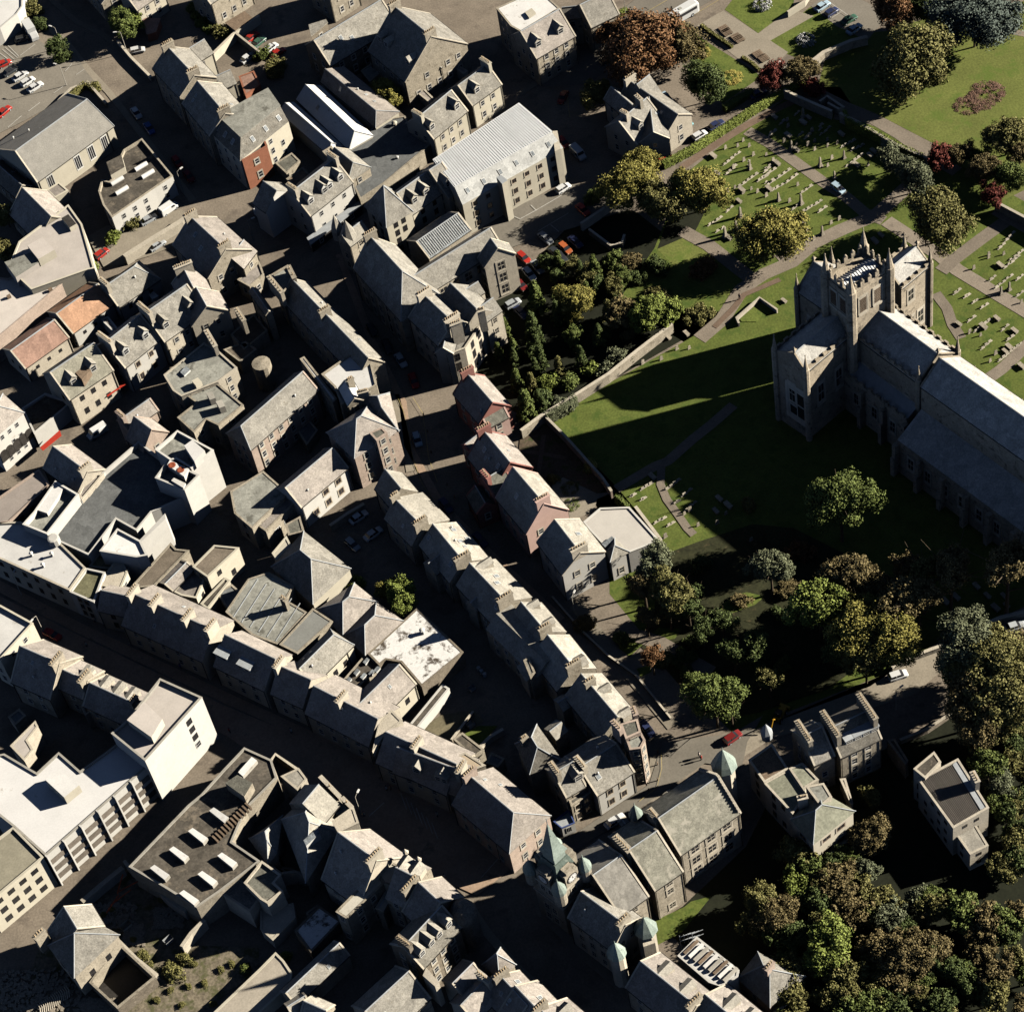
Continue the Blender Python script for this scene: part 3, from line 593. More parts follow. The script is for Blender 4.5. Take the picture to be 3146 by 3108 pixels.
wall('churchyard_wall', 'straight wall at the right edge below the orange trees', 'a3', [(1700, 1480), (1909, 1590), (2150, 1730)], 2.4, .5)
wall('park_wall', 'old stone wall below the lawn with the white flower dome', 'a3', [(120, 500), (330, 470), (440, 385), (640, 300), (760, 270)], 2.2, .8)
wall('park_wall', 'pale wall between the two upper lawns', 'a3', [(175, 90), (300, 10), (330, -40)], 1.6, .4, CREAM)
wall('yard_wall', 'stone wall round the yard with the white car', 'a0', [(1545, 410), (1720, 240), (1900, 115)], 2.4, .5, CREAM); wall('yard_wall', 'stone wall on the right side of the yard with the white car', 'a0', [(1725, 242), (1900, 380)], 2.2, .4, CREAM)
wall('roadside_wall', 'low wall along the dark street beside the lamp post', 'a0', [(860, 300), (960, 420), (1110, 570)], 1.2, .5, STONEP)
wall('lane_wall', 'thick pale wall below the parked silver car', 'a0', [(910, 1880), (1100, 1760), (1330, 1620), (1400, 1560)], 2.4, 1.1, STONEL)
wall('bank_wall', 'ragged hedge topped wall between the car park and the school hall', 'a0', [(200, 905), (400, 770), (520, 650), (640, 600), (780, 760)], 1.4, .5, MOSSY)
wall('car_park_wall', 'rough wall at the end of the office car park', 'a2', [(440, 1640), (560, 1560), (680, 1480)], 2.2, .5, STONEL)
wall('garden_wall', 'dark rounded garden wall below the car park', 'a2', [(500, 1680), (660, 1800), (740, 1780), (760, 1720)], 1.6, .4, STONED)
wall('rear_wall', 'long wall above the courtyard with the three white cars', 'c1', [(510, 130), (640, 40), (760, -30)], 2.0, .5)
wall('yard_wall', 'wall between the back gardens beside the grass patch', 'c1', [(1400, 1700), (1560, 1490)], 1.4, .3, STONED); wall('yard_wall', 'stepped pale wall below the grass patch', 'c1', [(1600, 1760), (1680, 1680), (1780, 1620)], 1.6, .5, STONEL)
wall('churchyard_kerb', 'low churchyard wall along the lower street', 'c2', [(230, 650), (450, 900), (640, 1080), (850, 1230), (1100, 1540)], .6, .22, STONED)
wall('churchyard_wall', 'curved roadside wall at the right edge above the silver car', 'c3', [(1909, 760), (1740, 800), (1560, 880), (1330, 1000), (1110, 1080), (940, 1170)], 1.4, .5, STONE)
wall('abbey_enclosure', 'small walled enclosure beside the abbey path', 'b2', [(1600, 510), (1580, 470), (1750, 320), (1880, 410)], 1.0, .3, STONEL)
wall('ruined_wall', 'ragged pale wall beside the derelict street', 'd0', [(600, 1100), (740, 980), (900, 850)], 2.5, .8, CONC); wall('ruined_wall', 'broken wall below the derelict brown roof', 'd0', [(910, 800), (950, 850), (1100, 960), (1240, 1090), (1360, 1170)], 3, .5, CONC)
wall('ruined_wall', 'jagged pale wall in the middle of the waste ground', 'd0', [(1330, 1430), (1400, 1330), (1500, 1230)], 3, .5, STONEL); wall('ruined_wall', 'low wall beside the roofless shell', 'd0', [(870, 1390), (1000, 1520), (1150, 1640)], 2, .6, STONEL)
wall('street_wall', 'dark stepped wall around the yard beside the hipped glazed roof', 'd1', [(0, 170), (110, 20), (270, 130)], 3, .4, STONED)
wall('gable_fragment', 'thin wall with pointed top beside the shop shell', 'd1', [(0, 780), (150, 895), (250, 880), (320, 900)], 4, .4, STONEL)
wall('retaining_wall', 'stone wall strip above the tower block', 'c3', [(1000, 1700), (1200, 1620), (1380, 1500)], 1.4, .4, STONED)
wall('terrace_wall', 'curved garden wall behind the pink houses', 'b2', [(160, 1700), (240, 1770), (300, 1900)], 1.6, .35, STONEL)
wall('churchyard_wall', 'low wall behind the flat cream roof beside the churchyard', 'c2', [(840, -10), (940, 120), (1030, 240)], 2.6, .5, STONEL)
# ============================================================ BUILDINGS, top row of the photograph
b = Bld('a0', 'unseen tenement added beyond the top edge to shade the street by the pale roofed house', name='tenement', wall=STONE, roof=SLATE, cat='tenement')
b.gab((560, -420), (850, -110), (680, -440), he=6, hr=9)  # out of view, added only to throw shade on the street below
b = Bld('a0', 'white flat roofed building cut off by the top left corner', wall=WHITE, name='commercial_building', win='none')
b.flat([(-260, -160), (165, -160), (165, 45), (125, 100), (0, 205), (-260, 330)], 5, .3, WHITER)
b = Bld('a0', 'long grey roofed school hall with white ridge vents beside the car park', name='school_hall', wall=CREAM, roof=SLATED, cat='hall')
b.gab((115, 1110), (640, 730), (275, 1325), (10, 1040), he=6.5, e=(0, 1.5), win='wide', st=1, gap=4.4, size=(1.8, 4.2), roof=mat('hall_roof', (0.27, 0.255, 0.225), .85, .15, .5, .2, 5))
for i, p in enumerate(((300, 960), (460, 845), (610, 742))): b.cone('ridge_vent', p, 10.4, 0, [(.35, -1.0), (.35, .3), (.6, .35), (.6, .5), (.1, .9)], FRAME, 6)
b = Bld('a0', 'low brown flat roofed building with four white barrel rooflights', name='flat_roofed_building', wall=WHITE, cat='building', win='plain')
b.flat([(905, 1098), (1040, 1015), (1266, 1288), (1130, 1378), (820, 1592), (755, 1500), (722, 1400), (745, 1318), (800, 1330), (890, 1240), (880, 1150)], 6, .7, FELTD, gap=3.6, st=2, cop=STONE)
for p in ((1035, 1225), (1085, 1280), (860, 1330), (895, 1400)):
    a = at('a0', p, 5.4); d_ = (at('a0', (p[0] + 100, p[1] - 60), 5.4) - at('a0', p, 5.4)).to_2d(); bm = B(); tube(bm, [(a.x - b.o.x - d_.normalized().x * 1.6, a.y - b.o.y - d_.normalized().y * 1.6, 5.55), (a.x - b.o.x + d_.normalized().x * 1.6, a.y - b.o.y + d_.normalized().y * 1.6, 5.55)], .55, 12); obj('rooflight', bm, WHITER, b.root)
b.blk('stair_head', [(780, 1190), (890, 1135), (915, 1225), (812, 1285)], 5.2, 7.2, CREAM, FELTD)
b = Bld('a0', 'small gabled building with pale slope below the school hall', name='gabled_building', wall=STONE, roof=SLATEP)
b.gab((165, 1380), (375, 1590), (330, 1390), he=5)
b = Bld('a0', 'dark roofed outbuilding at the left edge below the school hall', name='outbuilding', wall=STONED, roof=SLATED)
b.gab((-60, 1170), (160, 1360), (20, 1180), he=4.5)
b = Bld('a0', 'pale flat roofed block with rooftop huts at the left edge', name='commercial_building', wall=CREAM, roof=PINKR, win='none')
b.flat([(138, 1770), (500, 1500), (600, 1640), (692, 1965), (640, 1975), (230, 2120), (60, 1960)], 8, .25)
b.blk('lift_housing', [(200, 1800), (310, 1740), (400, 1830), (280, 1900)], 7.6, 10, CREAM, PINKR)
b.blk('roof_hatch', [(450, 1600), (500, 1570), (560, 1640), (510, 1670)], 7.6, 9, CREAM, SOFF)
b = Bld('b0', 'very wide pale warehouse roof at the left edge above the tiled sheds', name='warehouse', wall=STONEP, roof=PINKR, win='none', cat='warehouse')
b.flat([(-120, 700), (-120, 160), (60, 180), (390, 10), (520, -20), (600, 88), (596, 100)], 6.5, .2)
b.blk('plant_room', [(32, 60), (240, -15), (282, 65), (115, 172)], 6.2, 9.2, PINKR, FELT)
for p in ((210, 160), (350, 255), (45, 305)): b.blk('roof_vent', [p, (p[0] + 26, p[1] - 14), (p[0] + 34, p[1]), (p[0] + 8, p[1] + 14)], 6.2, 7, WOOD)
b = Bld('a0', 'pale roofed house with a dormer at the top edge left of the terrace', name='house', wall=CREAM, roof=SLATEP, cat='house')
b.gab((925, -30), (1130, -170), (985, 88), he=6, dm=[(.35, 1)])
b = Bld('a0', 'grey house with white windows cut by the top edge above the hedge', name='house', wall=STONE, roof=SLATE, cat='house')
b.gab((1440, -110), (1720, -300), (1560, 15), he=8, st=2)
b = Bld('a0', 'small brown roofed garage behind the walled yard', name='garage', wall=STONE, roof=WOOD, win='none', cat='garage')
b.flat([(1655, 168), (1790, 88), (1842, 130), (1725, 222)], 3, 0)
b = Bld('a0', 'red brown lean-to shed in the shaded back garden', name='garden_shed', wall=BRICK, roof=TILEP, win='none', cat='shed')
b.flat([(1048, 135), (1172, 140), (1140, 232), (1078, 252)], 2.5, 0)
b = Bld('a0', 'upper stone tenement of the dark street with row of chimney pots', name='tenement', wall=STONE, roof=SLATE, cat='tenement')
b.gab((1228, 345), (1425, 555), (1345, 318), (1100, 478), he=9.5, ch=(0, 1))
b.gab((1330, 395), (1500, 290), (1545, 395), he=6.5, wall=CREAM, skew=False)
b = Bld('a0', 'lower stone tenement of the dark street joined to the flat topped block', name='tenement', wall=STONE, roof=SLATE, cat='tenement')
b.gab((1450, 600), (1650, 835), (1575, 560), (1320, 735), he=9.5, ch=(1,))
b.gab((1520, 590), (1690, 515), (1745, 600), he=6.5, wall=CREAM, skew=False)
b = Bld('a0', 'flat topped grey mansard block with brick corner on the dark street', name='mansard_block', wall=CREAM, roof=SLATED, cat='building')
b.mans([(1600, 850), (1765, 1005), (2052, 775), (1964, 650), (1830, 720)], 12, 9, [3, 2.6, .3, .3, .3], top=FELT, sk=3, win='plain')
b.flat([(1775, 1178), (1960, 1070), (1925, 990), (1762, 1110)], 9, .5, wall=BRICK, win='sash', size=(1.1, 1.8))
b = Bld('a1', 'tall stone house cut by the top edge beside the large slate hall', name='house', wall=STONE, roof=SLATE, cat='house')
b.gab((400, -170), (600, -300), (530, -40), he=8)
b = Bld('a1', 'large hall with wide plain grey slate roof near the top edge', name='hall', wall=STONED, roof=SLATE, cat='hall')
b.gab((395, 300), (890, 0), (505, 485), he=7, sk=[(.3, 1, .4), (.42, 1, .6)])
b.flat([(358, 185), (478, 147), (490, 168), (375, 262)], 5, 0, SLATE)
b = Bld('a1', 'dark sided slate house with blue roof box at a right angle to the large hall', name='house', wall=STONE, roof=SLATE, cat='house')
b.gab((978, 48), (1252, 270), (1100, -10), he=8, e=(0, 0), dm=[(.12, 1), (.3, 1), (.88, 1)], ch=(0, 1))
b.gab((1330, 210), (1255, 455), (1390, 275), he=6, skew=False)
b.blk('roof_box', [(978, 318), (1035, 280), (1105, 345), (1050, 385)], 5, 8.4, LEAD)
for i, (A_, B_, P_, Q_, l) in enumerate((((475, 508), (848, 815), (590, 476), (440, 590), 'grey eastern shed of the three parallel roofed sheds'), ((330, 622), (690, 965), (405, 600), (285, 742), 'middle of the three parallel sheds with bright white slope'), ((182, 757), (520, 1050), (232, 745), None, 'western of the three parallel sheds with white slope beside the mansard block'))):
    b = Bld('a1', l, name='shed', wall=CREAM, roof=(SLATEP if i == 0 else WHITER), win='none', cat='shed', group='parallel roofed sheds')
    b.gab(A_, B_, P_, Q_, he=5.5 - .4 * i, k=.55, e=(0, 1.5), skew=False, sk=[(.35, 1, .5)] if i < 2 else [])
b = Bld('a1', 'broad plain grey flat roof in the middle of the upper block', name='flat_roofed_building', wall=STONE, roof=FELTG, win='none')
b.flat([(640, 1095), (890, 880), (1060, 850), (1130, 990), (1245, 1060), (905, 1345), (730, 1460), (670, 1330), (765, 1250)], 4.5, .15)
b.cone('roof_vent', (985, 915), 4.4, 0, [(.5, 0), (.5, .5), (.7, .6), (.2, 1.1)], CREAM, 8); b.cone('roof_vent', (1005, 1160), 4.4, 0, [(.3, 0), (.3, .3), (.4, .4), (.2, .6)], FRAME, 8)
b = Bld('a1', 'small slate cross wing behind the white hotel', name='rear_wing', wall=STONE, roof=SLATE)
b.gab((545, 1085), (680, 1195), (615, 1075), he=7, e=(0, 1.2)); b.flat([(455, 1110), (520, 1070), (680, 1290), (650, 1310)], 7.2, .2)
b = Bld('a1', 'bright white three storey hotel with four dormers on the street corner', name='hotel', wall=WHITE, roof=SLATE, cat='hotel', win='plain')
b.gab((230, 1410), (545, 1165), (325, 1610), he=8, dm=[(.16, 1), (.48, 1), (.6, 1), (.85, 1)], ch=(0, 1), gap=3.4)
b.gab((20, 1330), (120, 1400), (85, 1300), he=8, skew=False, win='none')
b.flat([(345, 1745), (720, 1480), (735, 1510), (372, 1790)], 2.6, 0, LEAD, wall=SOFF)
b = Bld('a1', 'upper half of the stone terrace with single dormer above the metal roof', name='terraced_house', wall=CREAM, roof=SLATE, cat='house', win='sash')
b.gab((1450, 630), (1665, 475), (1512, 800), he=7, dm=[(.33, 1)], ch=(1,), st=2)
b = Bld('a1', 'lower half of the stone terrace with two dormers and paired windows', name='terraced_house', wall=CREAM, roof=SLATE, cat='house', win='sash')
b.gab((1150, 870), (1400, 665), (1245, 1035), he=7, dm=[(.12, 1), (.85, 1)], st=2, ch=(0,))
b = Bld('a1', 'long cream office block with ribbed pale metal roof beside the car park', name='office_block', wall=CREAM, roof=mat('pale_slate', (0.58, 0.58, 0.55), .6, .12, .5, .1, 5), cat='building', win='brown')
b.mans([(1268, 1172), (1895, 760), (2135, 965), (1422, 1368)], 12, 9.4, [.2, .2, 3.4, .2], top=CORR, sk=6, win='brown', st=3, gap=3.6, size=(1.1, 1.5))
# seams of the metal roof
g = [at('a1', p, 12.15).to_2d() - b.o.to_2d() for p in ((1268, 1172), (1895, 760), (2135, 965), (1422, 1368))]
for j in range(44):
    f = (j + .5) / 44; p0 = g[0].lerp(g[1], f); p1 = g[3].lerp(g[2], f); bm = B(); c_ = (p0 + p1) / 2; box(bm, (c_.x, c_.y, 12.16), ((p1 - p0).length, .1, .03), (p1 - p0)); obj('roof_seam', bm, CORR, b.roofo)
b.blk('stair_tower', [(1730, 1300), (1765, 1283), (1812, 1322), (1772, 1350)], -.3, 11.6, CREAM, LEAD)
b.blk('gable_wall', [(232, 962, ), (268, 958), (292, 1090), (250, 1110)], -.3, 10.5, CREAM, STONEL, t='a2')
b = Bld('a1', 'square stone tower with tall pyramid slate roof behind the library', name='pyramid_roofed_tower', wall=CREAM, roof=SLATE, cat='tower', win='dark')
b.hip([(775, 1515), (925, 1662), (1108, 1550), (960, 1400)], he=10, rise=7, sq=True, st=4, gap=2.6)
b = Bld('a1', 'stone library range with red framed dormers beside the pyramid tower', name='library_range', wall=CREAM, roof=SLATE, cat='building', win='dark')
b.gab((1000, 1420), (1240, 1250), (1125, 1560), he=8.5, dm=[(.25, 1), (.6, 1)], st=3)
b.gab((1240, 1250), (1330, 1190), (1400, 1440), he=8.5, dm=[(.5, 1)], st=3)
b = Bld('a1', 'glazed roof hall with white ridge inside the library courtyard', name='glazed_hall', wall=STONE, roof=ROOFGLASS, cat='hall', win='none')
b.gab((1145, 1775), (1450, 1565), (1225, 1900), he=7.5, k=.6)
a_, b_, d_, nr_, lo_, hi_, he_, h_ = b.last
for j in range(22):
    f = (j + .5) / 22; p = a_.lerp(b_, f).to_2d() - b.o.to_2d(); bm = B()
    for w_ in (lo_, hi_): tube(bm, [(p.x, p.y, h_ + .2), (p.x + nr_.x * w_, p.y + nr_.y * w_, he_ + .2)], .07, 4)
    obj('glazing_bar', bm, FRAME, b.root)
b = Bld('b1', 'long library wing with dark street slope and pale inner slope', name='library_wing', wall=STONE, roof=SLATEL, cat='building', win='cross')
b.gab((800, -131), (1040, 130), (990, -60), (640, 50), he=10, e=(0, 6), ch=(0,), roof=SLATE, size=(1.3, 2.2))
b.gab((600, -130), (745, -240), (660, -60), he=9, skew=False)
b.cone('turret_roof', (650, -125), 9, 0, [(2.0, -3), (2.2, 0), (.05, 5)], SLATEL, 8)
b.cone('turret_roof', (560, -190), 9, 0, [(1.3, -3), (1.4, 0), (.05, 4)], SLATEL, 6)
b = Bld('b1', 'library reading room with tall mullioned windows facing the car park', name='library_reading_room', wall=STONEL, roof=SLATE, cat='building', win='cross')
b.gab((1105, 175), (1690, -190), (1290, 250), he=10, st=2, gap=3.4, size=(2.0, 3.2), e=(1, 0))
b.gab((1690, -110), (1740, -40), (1790, -110), he=11, win='cross', size=(1.8, 3.0), k=1.0, gw=True)
b = Bld('b1', 'stone block with clustered tall chimneys and square brown roof light', name='stone_block', wall=STONEL, roof=SLATE, cat='building', win='cross')
b.gab((1195, 300), (1415, 505), (1300, 262), (1080, 455), he=10.5, ch=[(0, 3.4), (1, 3.6)], e=(0, 0))
b.flat([(1300, 365), (1435, 270), (1562, 400), (1412, 492)], 11, .1, WOOD)
b.gab((1390, 215), (1592, 412), (1475, 185), he=10.2, skew=False)
b.gab((1470, 285), (1598, 205), (1660, 265), he=10, skew=False)
b.gab((1592, 405), (1708, 322), (1768, 412), he=10, skew=False)
b.flat([(1340, 700), (1440, 560), (1530, 480), (1640, 480), (1500, 690), (1370, 740)], 9.5, .4, SLATE, win='dark', size=(1.2, 2.4))
b.gab((1380, 520), (1340, 690), (1450, 560), he=9.5, skew=True, win='none')
for p1, p2 in (((1390, 520), (1470, 490)), ((1590, 420), (1640, 405))): b.pot_chim(p1, p2, 15, 9, T=1.0, n=5)
b = Bld('b1', 'long narrow dark blue slated block with pale ridge along the bending street', name='tenement', wall=STONE, roof=SLATE, cat='tenement')
b.gab((225, 180), (790, 765), (300, 165), (160, 330), he=8.5, ch=[0.45])
b.flat([(80, 150), (200, 80), (265, 185), (150, 295)], 11.5, .4, FELT); b.pot_chim((60, 165), (160, 285), 13, 9, n=6); b.pot_chim((205, 90), (250, 180), 13, 9, n=2)
b = Bld('b1', 'bright white flat roofed corner block with stone gablets', name='corner_block', wall=STONE, roof=WHITER, cat='building', win='cross')
b.flat([(448, 880), (690, 712), (812, 790), (852, 960), (700, 1045), (592, 1105), (545, 975)], 10.5, .3, size=(1.3, 2.1))
b.gab((620, 930), (690, 1060), (660, 905), he=11, skew=True); b.flat([(290, 768), (320, 752), (560, 1060), (530, 1090)], 9, .1)
b.pot_chim((635, 935), (675, 905), 14, 10, n=3); b.pot_chim((710, 1020), (790, 1000), 13, 9, n=6)
b = Bld('b1', 'pale hipped corner tenement with many windows where the street bends', name='tenement', wall=STONEP, roof=SLATEP, cat='tenement')
b.hip([(495, 1310), (690, 1490), (1008, 1292), (800, 1100)], he=10, rise=4.2, st=3, gap=2.9)
b.hip([(765, 1050), (845, 1215), (1006, 1290), (940, 1025)], he=10, rise=2.6, st=3)
b.flat([(800, 1310), (890, 1270), (930, 1310), (850, 1365)], 12.4, .1, MOSSY)
b = Bld('b1', 'long tan ribbed roof building with white rendered wall', name='long_building', wall=WHITE, roof=SLATEP, cat='building', win='brown')
b.gab((185, 1715), (530, 1425), (300, 1850), he=7, st=2, size=(1.3, 1.7), gap=3.6)
b = Bld('b1', 'long three storey stone school with plain grey roof', name='school_building', wall=STONEP, roof=SLATE, cat='building', win='sash')
b.gab((-144, 1265), (312, 865), (-139, 1490), he=9, e=(1.5, 0), st=3, gap=2.8)
# pink houses
b = Bld('b1', 'pink rendered house with dark slope, northernmost of the pink group', name='pink_house', wall=PINKW, roof=SLATEP, cat='house', group='pink rendered houses', win='sash')
b.gab((1510, 872), (1702, 1092), (1600, 850), (1408, 1008), he=7, ch=(0,))
b.gab((1610, 1165), (1765, 1082), (1700, 1255), he=6.2, roof=MOSSY, wall=PINKP)
b = Bld('b1', 'pink rendered house with two small street gables, second of the pink group', name='pink_house', wall=PINKW, roof=SLATEP, cat='house', group='pink rendered houses', win='sash')
b.gab((1632, 1292), (1830, 1530), (1735, 1260), (1470, 1420), he=7, ch=(0,), sk=[(.3, 1, .4), (.8, 1, .4)])
b.gab((1500, 1400), (1590, 1330), (1555, 1430), he=7)
b = Bld('b1', 'pink house wing with mossy grey roof and red pink gable, third of the pink group', name='pink_house', wall=PINKW, roof=MOSSY, cat='house', group='pink rendered houses', win='sash')
b.gab((1645, 1655), (1790, 1568), (1715, 1790), he=7.5, ch=(0,))
b.gab((1575, 1700), (1650, 1830), (1640, 1690), he=5, wall=PINKW)
b = Bld('o', 'large pink house with pale stepped gable end, southernmost of the pink group', name='pink_house', wall=PINKP, roof=SLATEL, cat='house', group='pink rendered houses', win='sash')
b.gab((968, 882), (1026, 950), (1000, 878), (926, 925), he=8, ch=[(1, 3)], sk=[(.4, 1, .5)])
b.gab((938, 893), (958, 905), (948, 888), he=7, wall=PINKW)
# ============================================================ BUILDINGS, left side, second row
b = Bld('b0', 'orange tiled long shed with white wall', name='tiled_shed', wall=WHITE, roof=TILE, cat='shed', win='dark')
b.gab((415, 440), (720, 222), (525, 585), he=4.6, k=.6, st=1, gap=3.0, size=(.8, .9))
b = Bld('b0', 'faded pink tiled long shed left of the orange one', name='tiled_shed', wall=STONEL, roof=TILEP, cat='shed', win='dark')
b.gab((80, 712), (400, 485), (190, 832), he=4.6, k=.6, st=1, size=(.8, .9))
b = Bld('b0', 'white cottage with hipped grey roof and five dark windows', name='cottage', wall=WHITE, roof=SLATE, cat='house', win='dark')
b.gab((765, 245), (985, 95), (870, 388), he=4.6, e=(0, 3), ch=(0,), st=1, gap=2.6, size=(.8, 1.2))
b = Bld('b0', 'terraced shop with two dormers at the upper end of the side street', name='terraced_shop', wall=STONEL, roof=SLATE, cat='house', group='shops on the side street')
b.gab((1060, 440), (1370, 225), (1205, 640), he=8, dm=[(.2, 1), (.8, 1)], ch=[(0, 4.5)], st=2)
b = Bld('b0', 'terraced shop with white front and two dormers, middle of the side street row', name='terraced_shop', wall=WHITE, roof=SLATE, cat='house', group='shops on the side street')
b.gab((770, 655), (1030, 448), (897, 845), he=8, dm=[(.22, 1), (.78, 1)], ch=[(0, 4.5)], st=2, win='brown')
b = Bld('b0', 'derelict shop with holed olive roof at the lower end of the side street row', name='derelict_shop', wall=STONEL, roof=mat('olive_slate', (0.27, 0.255, 0.2), .85, .2, .7, .2, 5), cat='house', group='shops on the side street')
b.gab((370, 870), (690, 655), (530, 1050), he=8.5, dm=[(.25, 1), (.7, 1)], win='dark', st=2)
b.blk('exposed_lath', [(535, 850), (600, 780), (665, 850), (600, 920)], 8.8, 11.1, WOOD)
b = Bld('b0', 'gable house with pale slope at the top of the side street', name='house', wall=STONEL, roof=SLATEP, cat='house')
b.gab((1345, 105), (1418, 250), (1490, 165), he=8.5, ch=[(0, 4)]); b.gab((1440, 250), (1515, 385), (1640, 350), he=8.2)
b = Bld('a0', 'tall slate house with dark rear slope beside the white van lane', name='house', wall=STONE, roof=SLATEP, cat='house')
b.gab((1395, 1590), (1655, 1830), (1560, 1570), (1275, 1800), he=8.5, sk=[(.3, 1, .3), (.55, 1, .5)], ch=(0, 1))
b.gab((1690, 1890), (1790, 1760), (1870, 1850), he=7.5, skew=False)
b.flat([(1740, 2050), (1900, 1915), (1935, 2010), (1830, 2100)], 5, .2)
b = Bld('b0', 'flat roofed stone tenement with curved wall top and twin windows', name='tenement', wall=STONEL, roof=FELT, cat='tenement')
b.flat([(1200, 885), (1495, 650), (1590, 700), (1738, 832), (1600, 935), (1330, 1042), (1268, 1000)], 9, .25, win='sash', st=3); b.pot_chim((1510, 560), (1580, 680), 11.5, 8, n=5)
b.blk('skylight_box', [(1320, 865), (1365, 820), (1395, 850), (1350, 892)], 8.7, 9.2, FRAME, ROOFGLASS); b.blk('roof_hatch', [(1405, 930), (1450, 905), (1478, 935), (1435, 965)], 8.7, 10, CREAM)
b = Bld('b0', 'stepped flat grey roof with two square water tanks', name='flat_roofed_block', wall=STONE, roof=FELT, cat='building')
b.flat([(1300, 1197), (1440, 1088), (1380, 1045), (1555, 915), (1785, 1107), (1600, 1255), (1512, 1212), (1422, 1308)], 8.2, .2)
for p in ((1510, 1020), (1580, 1080)): b.blk('water_tank', [p, (p[0] + 45, p[1] - 12), (p[0] + 70, p[1] + 35), (p[0] + 28, p[1] + 50)], 8, 9.8, CONC)
b = Bld('b1', 'red flanked round stair turret house in the shaded court', name='turret_house', wall=STONE, roof=SLATE, cat='house')
b.gab((-60, 250), (60, 420), (140, 500), he=8.5, dm=[(.75, 1)]); b.cone('stair_turret', (5, 800), 7, 0, [(2.0, -7), (2.0, 0), (.1, .3)], STONE, 14)
b.pot_chim((-180, 400), (-120, 490), 12, 8, n=5)
b = Bld('b0', 'pale gabled house beside the parked white van with dark wing', name='house', wall=STONEP, roof=SLATEP, cat='house')
b.gab((885, 1215), (1100, 1062), (980, 1270), he=7.5, ch=[(0, 2.6)], k=.9, win='none'); b.gab((985, 1195), (1110, 1290), (1040, 1160), (950, 1370), he=7, skew=True)
b = Bld('b0', 'white store complex with large shaded grey roof and fan units', name='department_store', wall=WHITE, roof=FELTG, cat='building', win='none')
b.flat([(590, 1800), (760, 1592), (1015, 1372), (1215, 1520), (1300, 1640), (1360, 1780), (1110, 1890), (1000, 2026), (850, 1942), (650, 2205), (170, 1985), (350, 1860)], 8, 1.1, cop=WHITE)
b.flat([(1136, 1432), (1300, 1292), (1565, 1436), (1400, 1568), (1290, 1500), (1250, 1510)], 12, .8, FELT)
b.flat([(1228, 1512), (1460, 1618), (1352, 1728), (1136, 1640)], 11.5, 1.2, FELTG)
b.blk('plant_room', [(1350, 1405), (1410, 1362), (1500, 1440), (1425, 1520)], 11, 13.4, WHITE, WHITER)
b.blk('fan_unit', [(1225, 1545), (1245, 1510), (1385, 1575), (1350, 1632)], 10.3, 12, WHITE, WHITER)
for p in ((1262, 1548), (1325, 1583)): b.cone('fan', p, 12.0, 0, [(.75, 0), (.75, .12), (.5, .14), (.2, .1)], RUST, 16)
b.blk('air_duct', [(1255, 1660), (1275, 1640), (1360, 1680), (1345, 1715)], 10.3, 11.8, WHITE)
b.flat([(250, 1885), (405, 1662), (575, 1760), (345, 2052), (165, 1980)], 10, 1.3, FELT, cop=WHITE)
b.blk('roof_hatch', [(255, 1870), (390, 1680), (470, 1710), (345, 1900)], 8.6, 9.8, WHITE, WHITER)
b.flat([(860, 150 + 1861), (1030, 240 + 1861), (1080, 345 + 1861), (1000, 360 + 1861), (730, 315 + 1861)], 9.6, .4, WHITER)
b.blk('parapet_box', [(1020, 1370 + 730), (1210, 1900), (1215, 1940), (1035, 2110)], -.3, 9.4, WHITE)
b = Bld('b0', 'dull pink flat roof at the left edge below the arcade', name='flat_roofed_building', wall=STONEP, roof=mat('dull_pink_roof', (.33, .285, .25), .9, .12, .3, .1, 3), win='dark')
b.flat([(-120, 1860), (285, 1578), (362, 1690), (70, 1960), (-120, 2000)], 8, .3)
b = Bld('b0', 'gabled house with black street slope between the arcade and the store', name='house', wall=STONEL, roof=SLATEP, cat='house')
b.gab((392, 1415), (640, 1598), (520, 1400), (310, 1560), he=8, ch=(1,)); b.flat([(640, 1620), (760, 1610), (600, 1800), (575, 1760)], 8.2, .3)
b = Bld('b0', 'white arcaded bank building with round arches at the left edge', name='arcaded_building', wall=WHITE, roof=SLATEP, cat='building', win='plain')
b.hip([(-200, 1240), (20, 1035), (168, 1165), (-60, 1360)], he=10.5, rise=3, st=3, gap=2.4, size=(.9, 1.5))
for p in ((175, 1415), (95, 1490), (15, 1570), (130, 1560), (50, 1640)):
    a = at('b0', p, 3.5); bm = B(); q_ = [(-1.0, 0, -1.5), (1.0, 0, -1.5)] + [(math.cos(t) * 1.0, 0, .6 + math.sin(t) * 1.0) for t in [math.pi * k / 8 for k in range(9)]]
    dd_ = (at('b0', (165, 1165), 10.5) - at('b0', (-60, 1360), 10.5)).to_2d().normalized(); ang = math.atan2(dd_.y, dd_.x)
    bm.faces.new([bm.verts.new(v) for v in q_]); r_ = bmesh.ops.extrude_face_region(bm, geom=list(bm.faces))
    for v in r_['geom']:
        if isinstance(v, bmesh.types.BMVert): v.co.y -= .1
    o_ = obj('arch', bm, SOFF, b.root, (0, 0, 0), ang)
    e0 = at('b0', (165, 1165), 10.5).to_2d(); e1 = at('b0', (-60, 1360), 10.5).to_2d(); f = (p[0] + 60) / 225.0; pp = e1.lerp(e0, min(.93, max(.05, (p[0] - 20 + 30) / 190))); z = 5.6 if p[1] < 1530 and p[0] > 90 or p[0] < 30 else 2.0
    nn_ = Vector((dd_.y, -dd_.x)); o_.location = (pp.x - b.o.x + nn_.x * .02, pp.y - b.o.y + nn_.y * .02, 4.2)
b = Bld('b0', 'low shop with long white parapet and striped awning frames', name='low_shop', wall=WHITE, roof=FELTD, cat='shop', win='none')
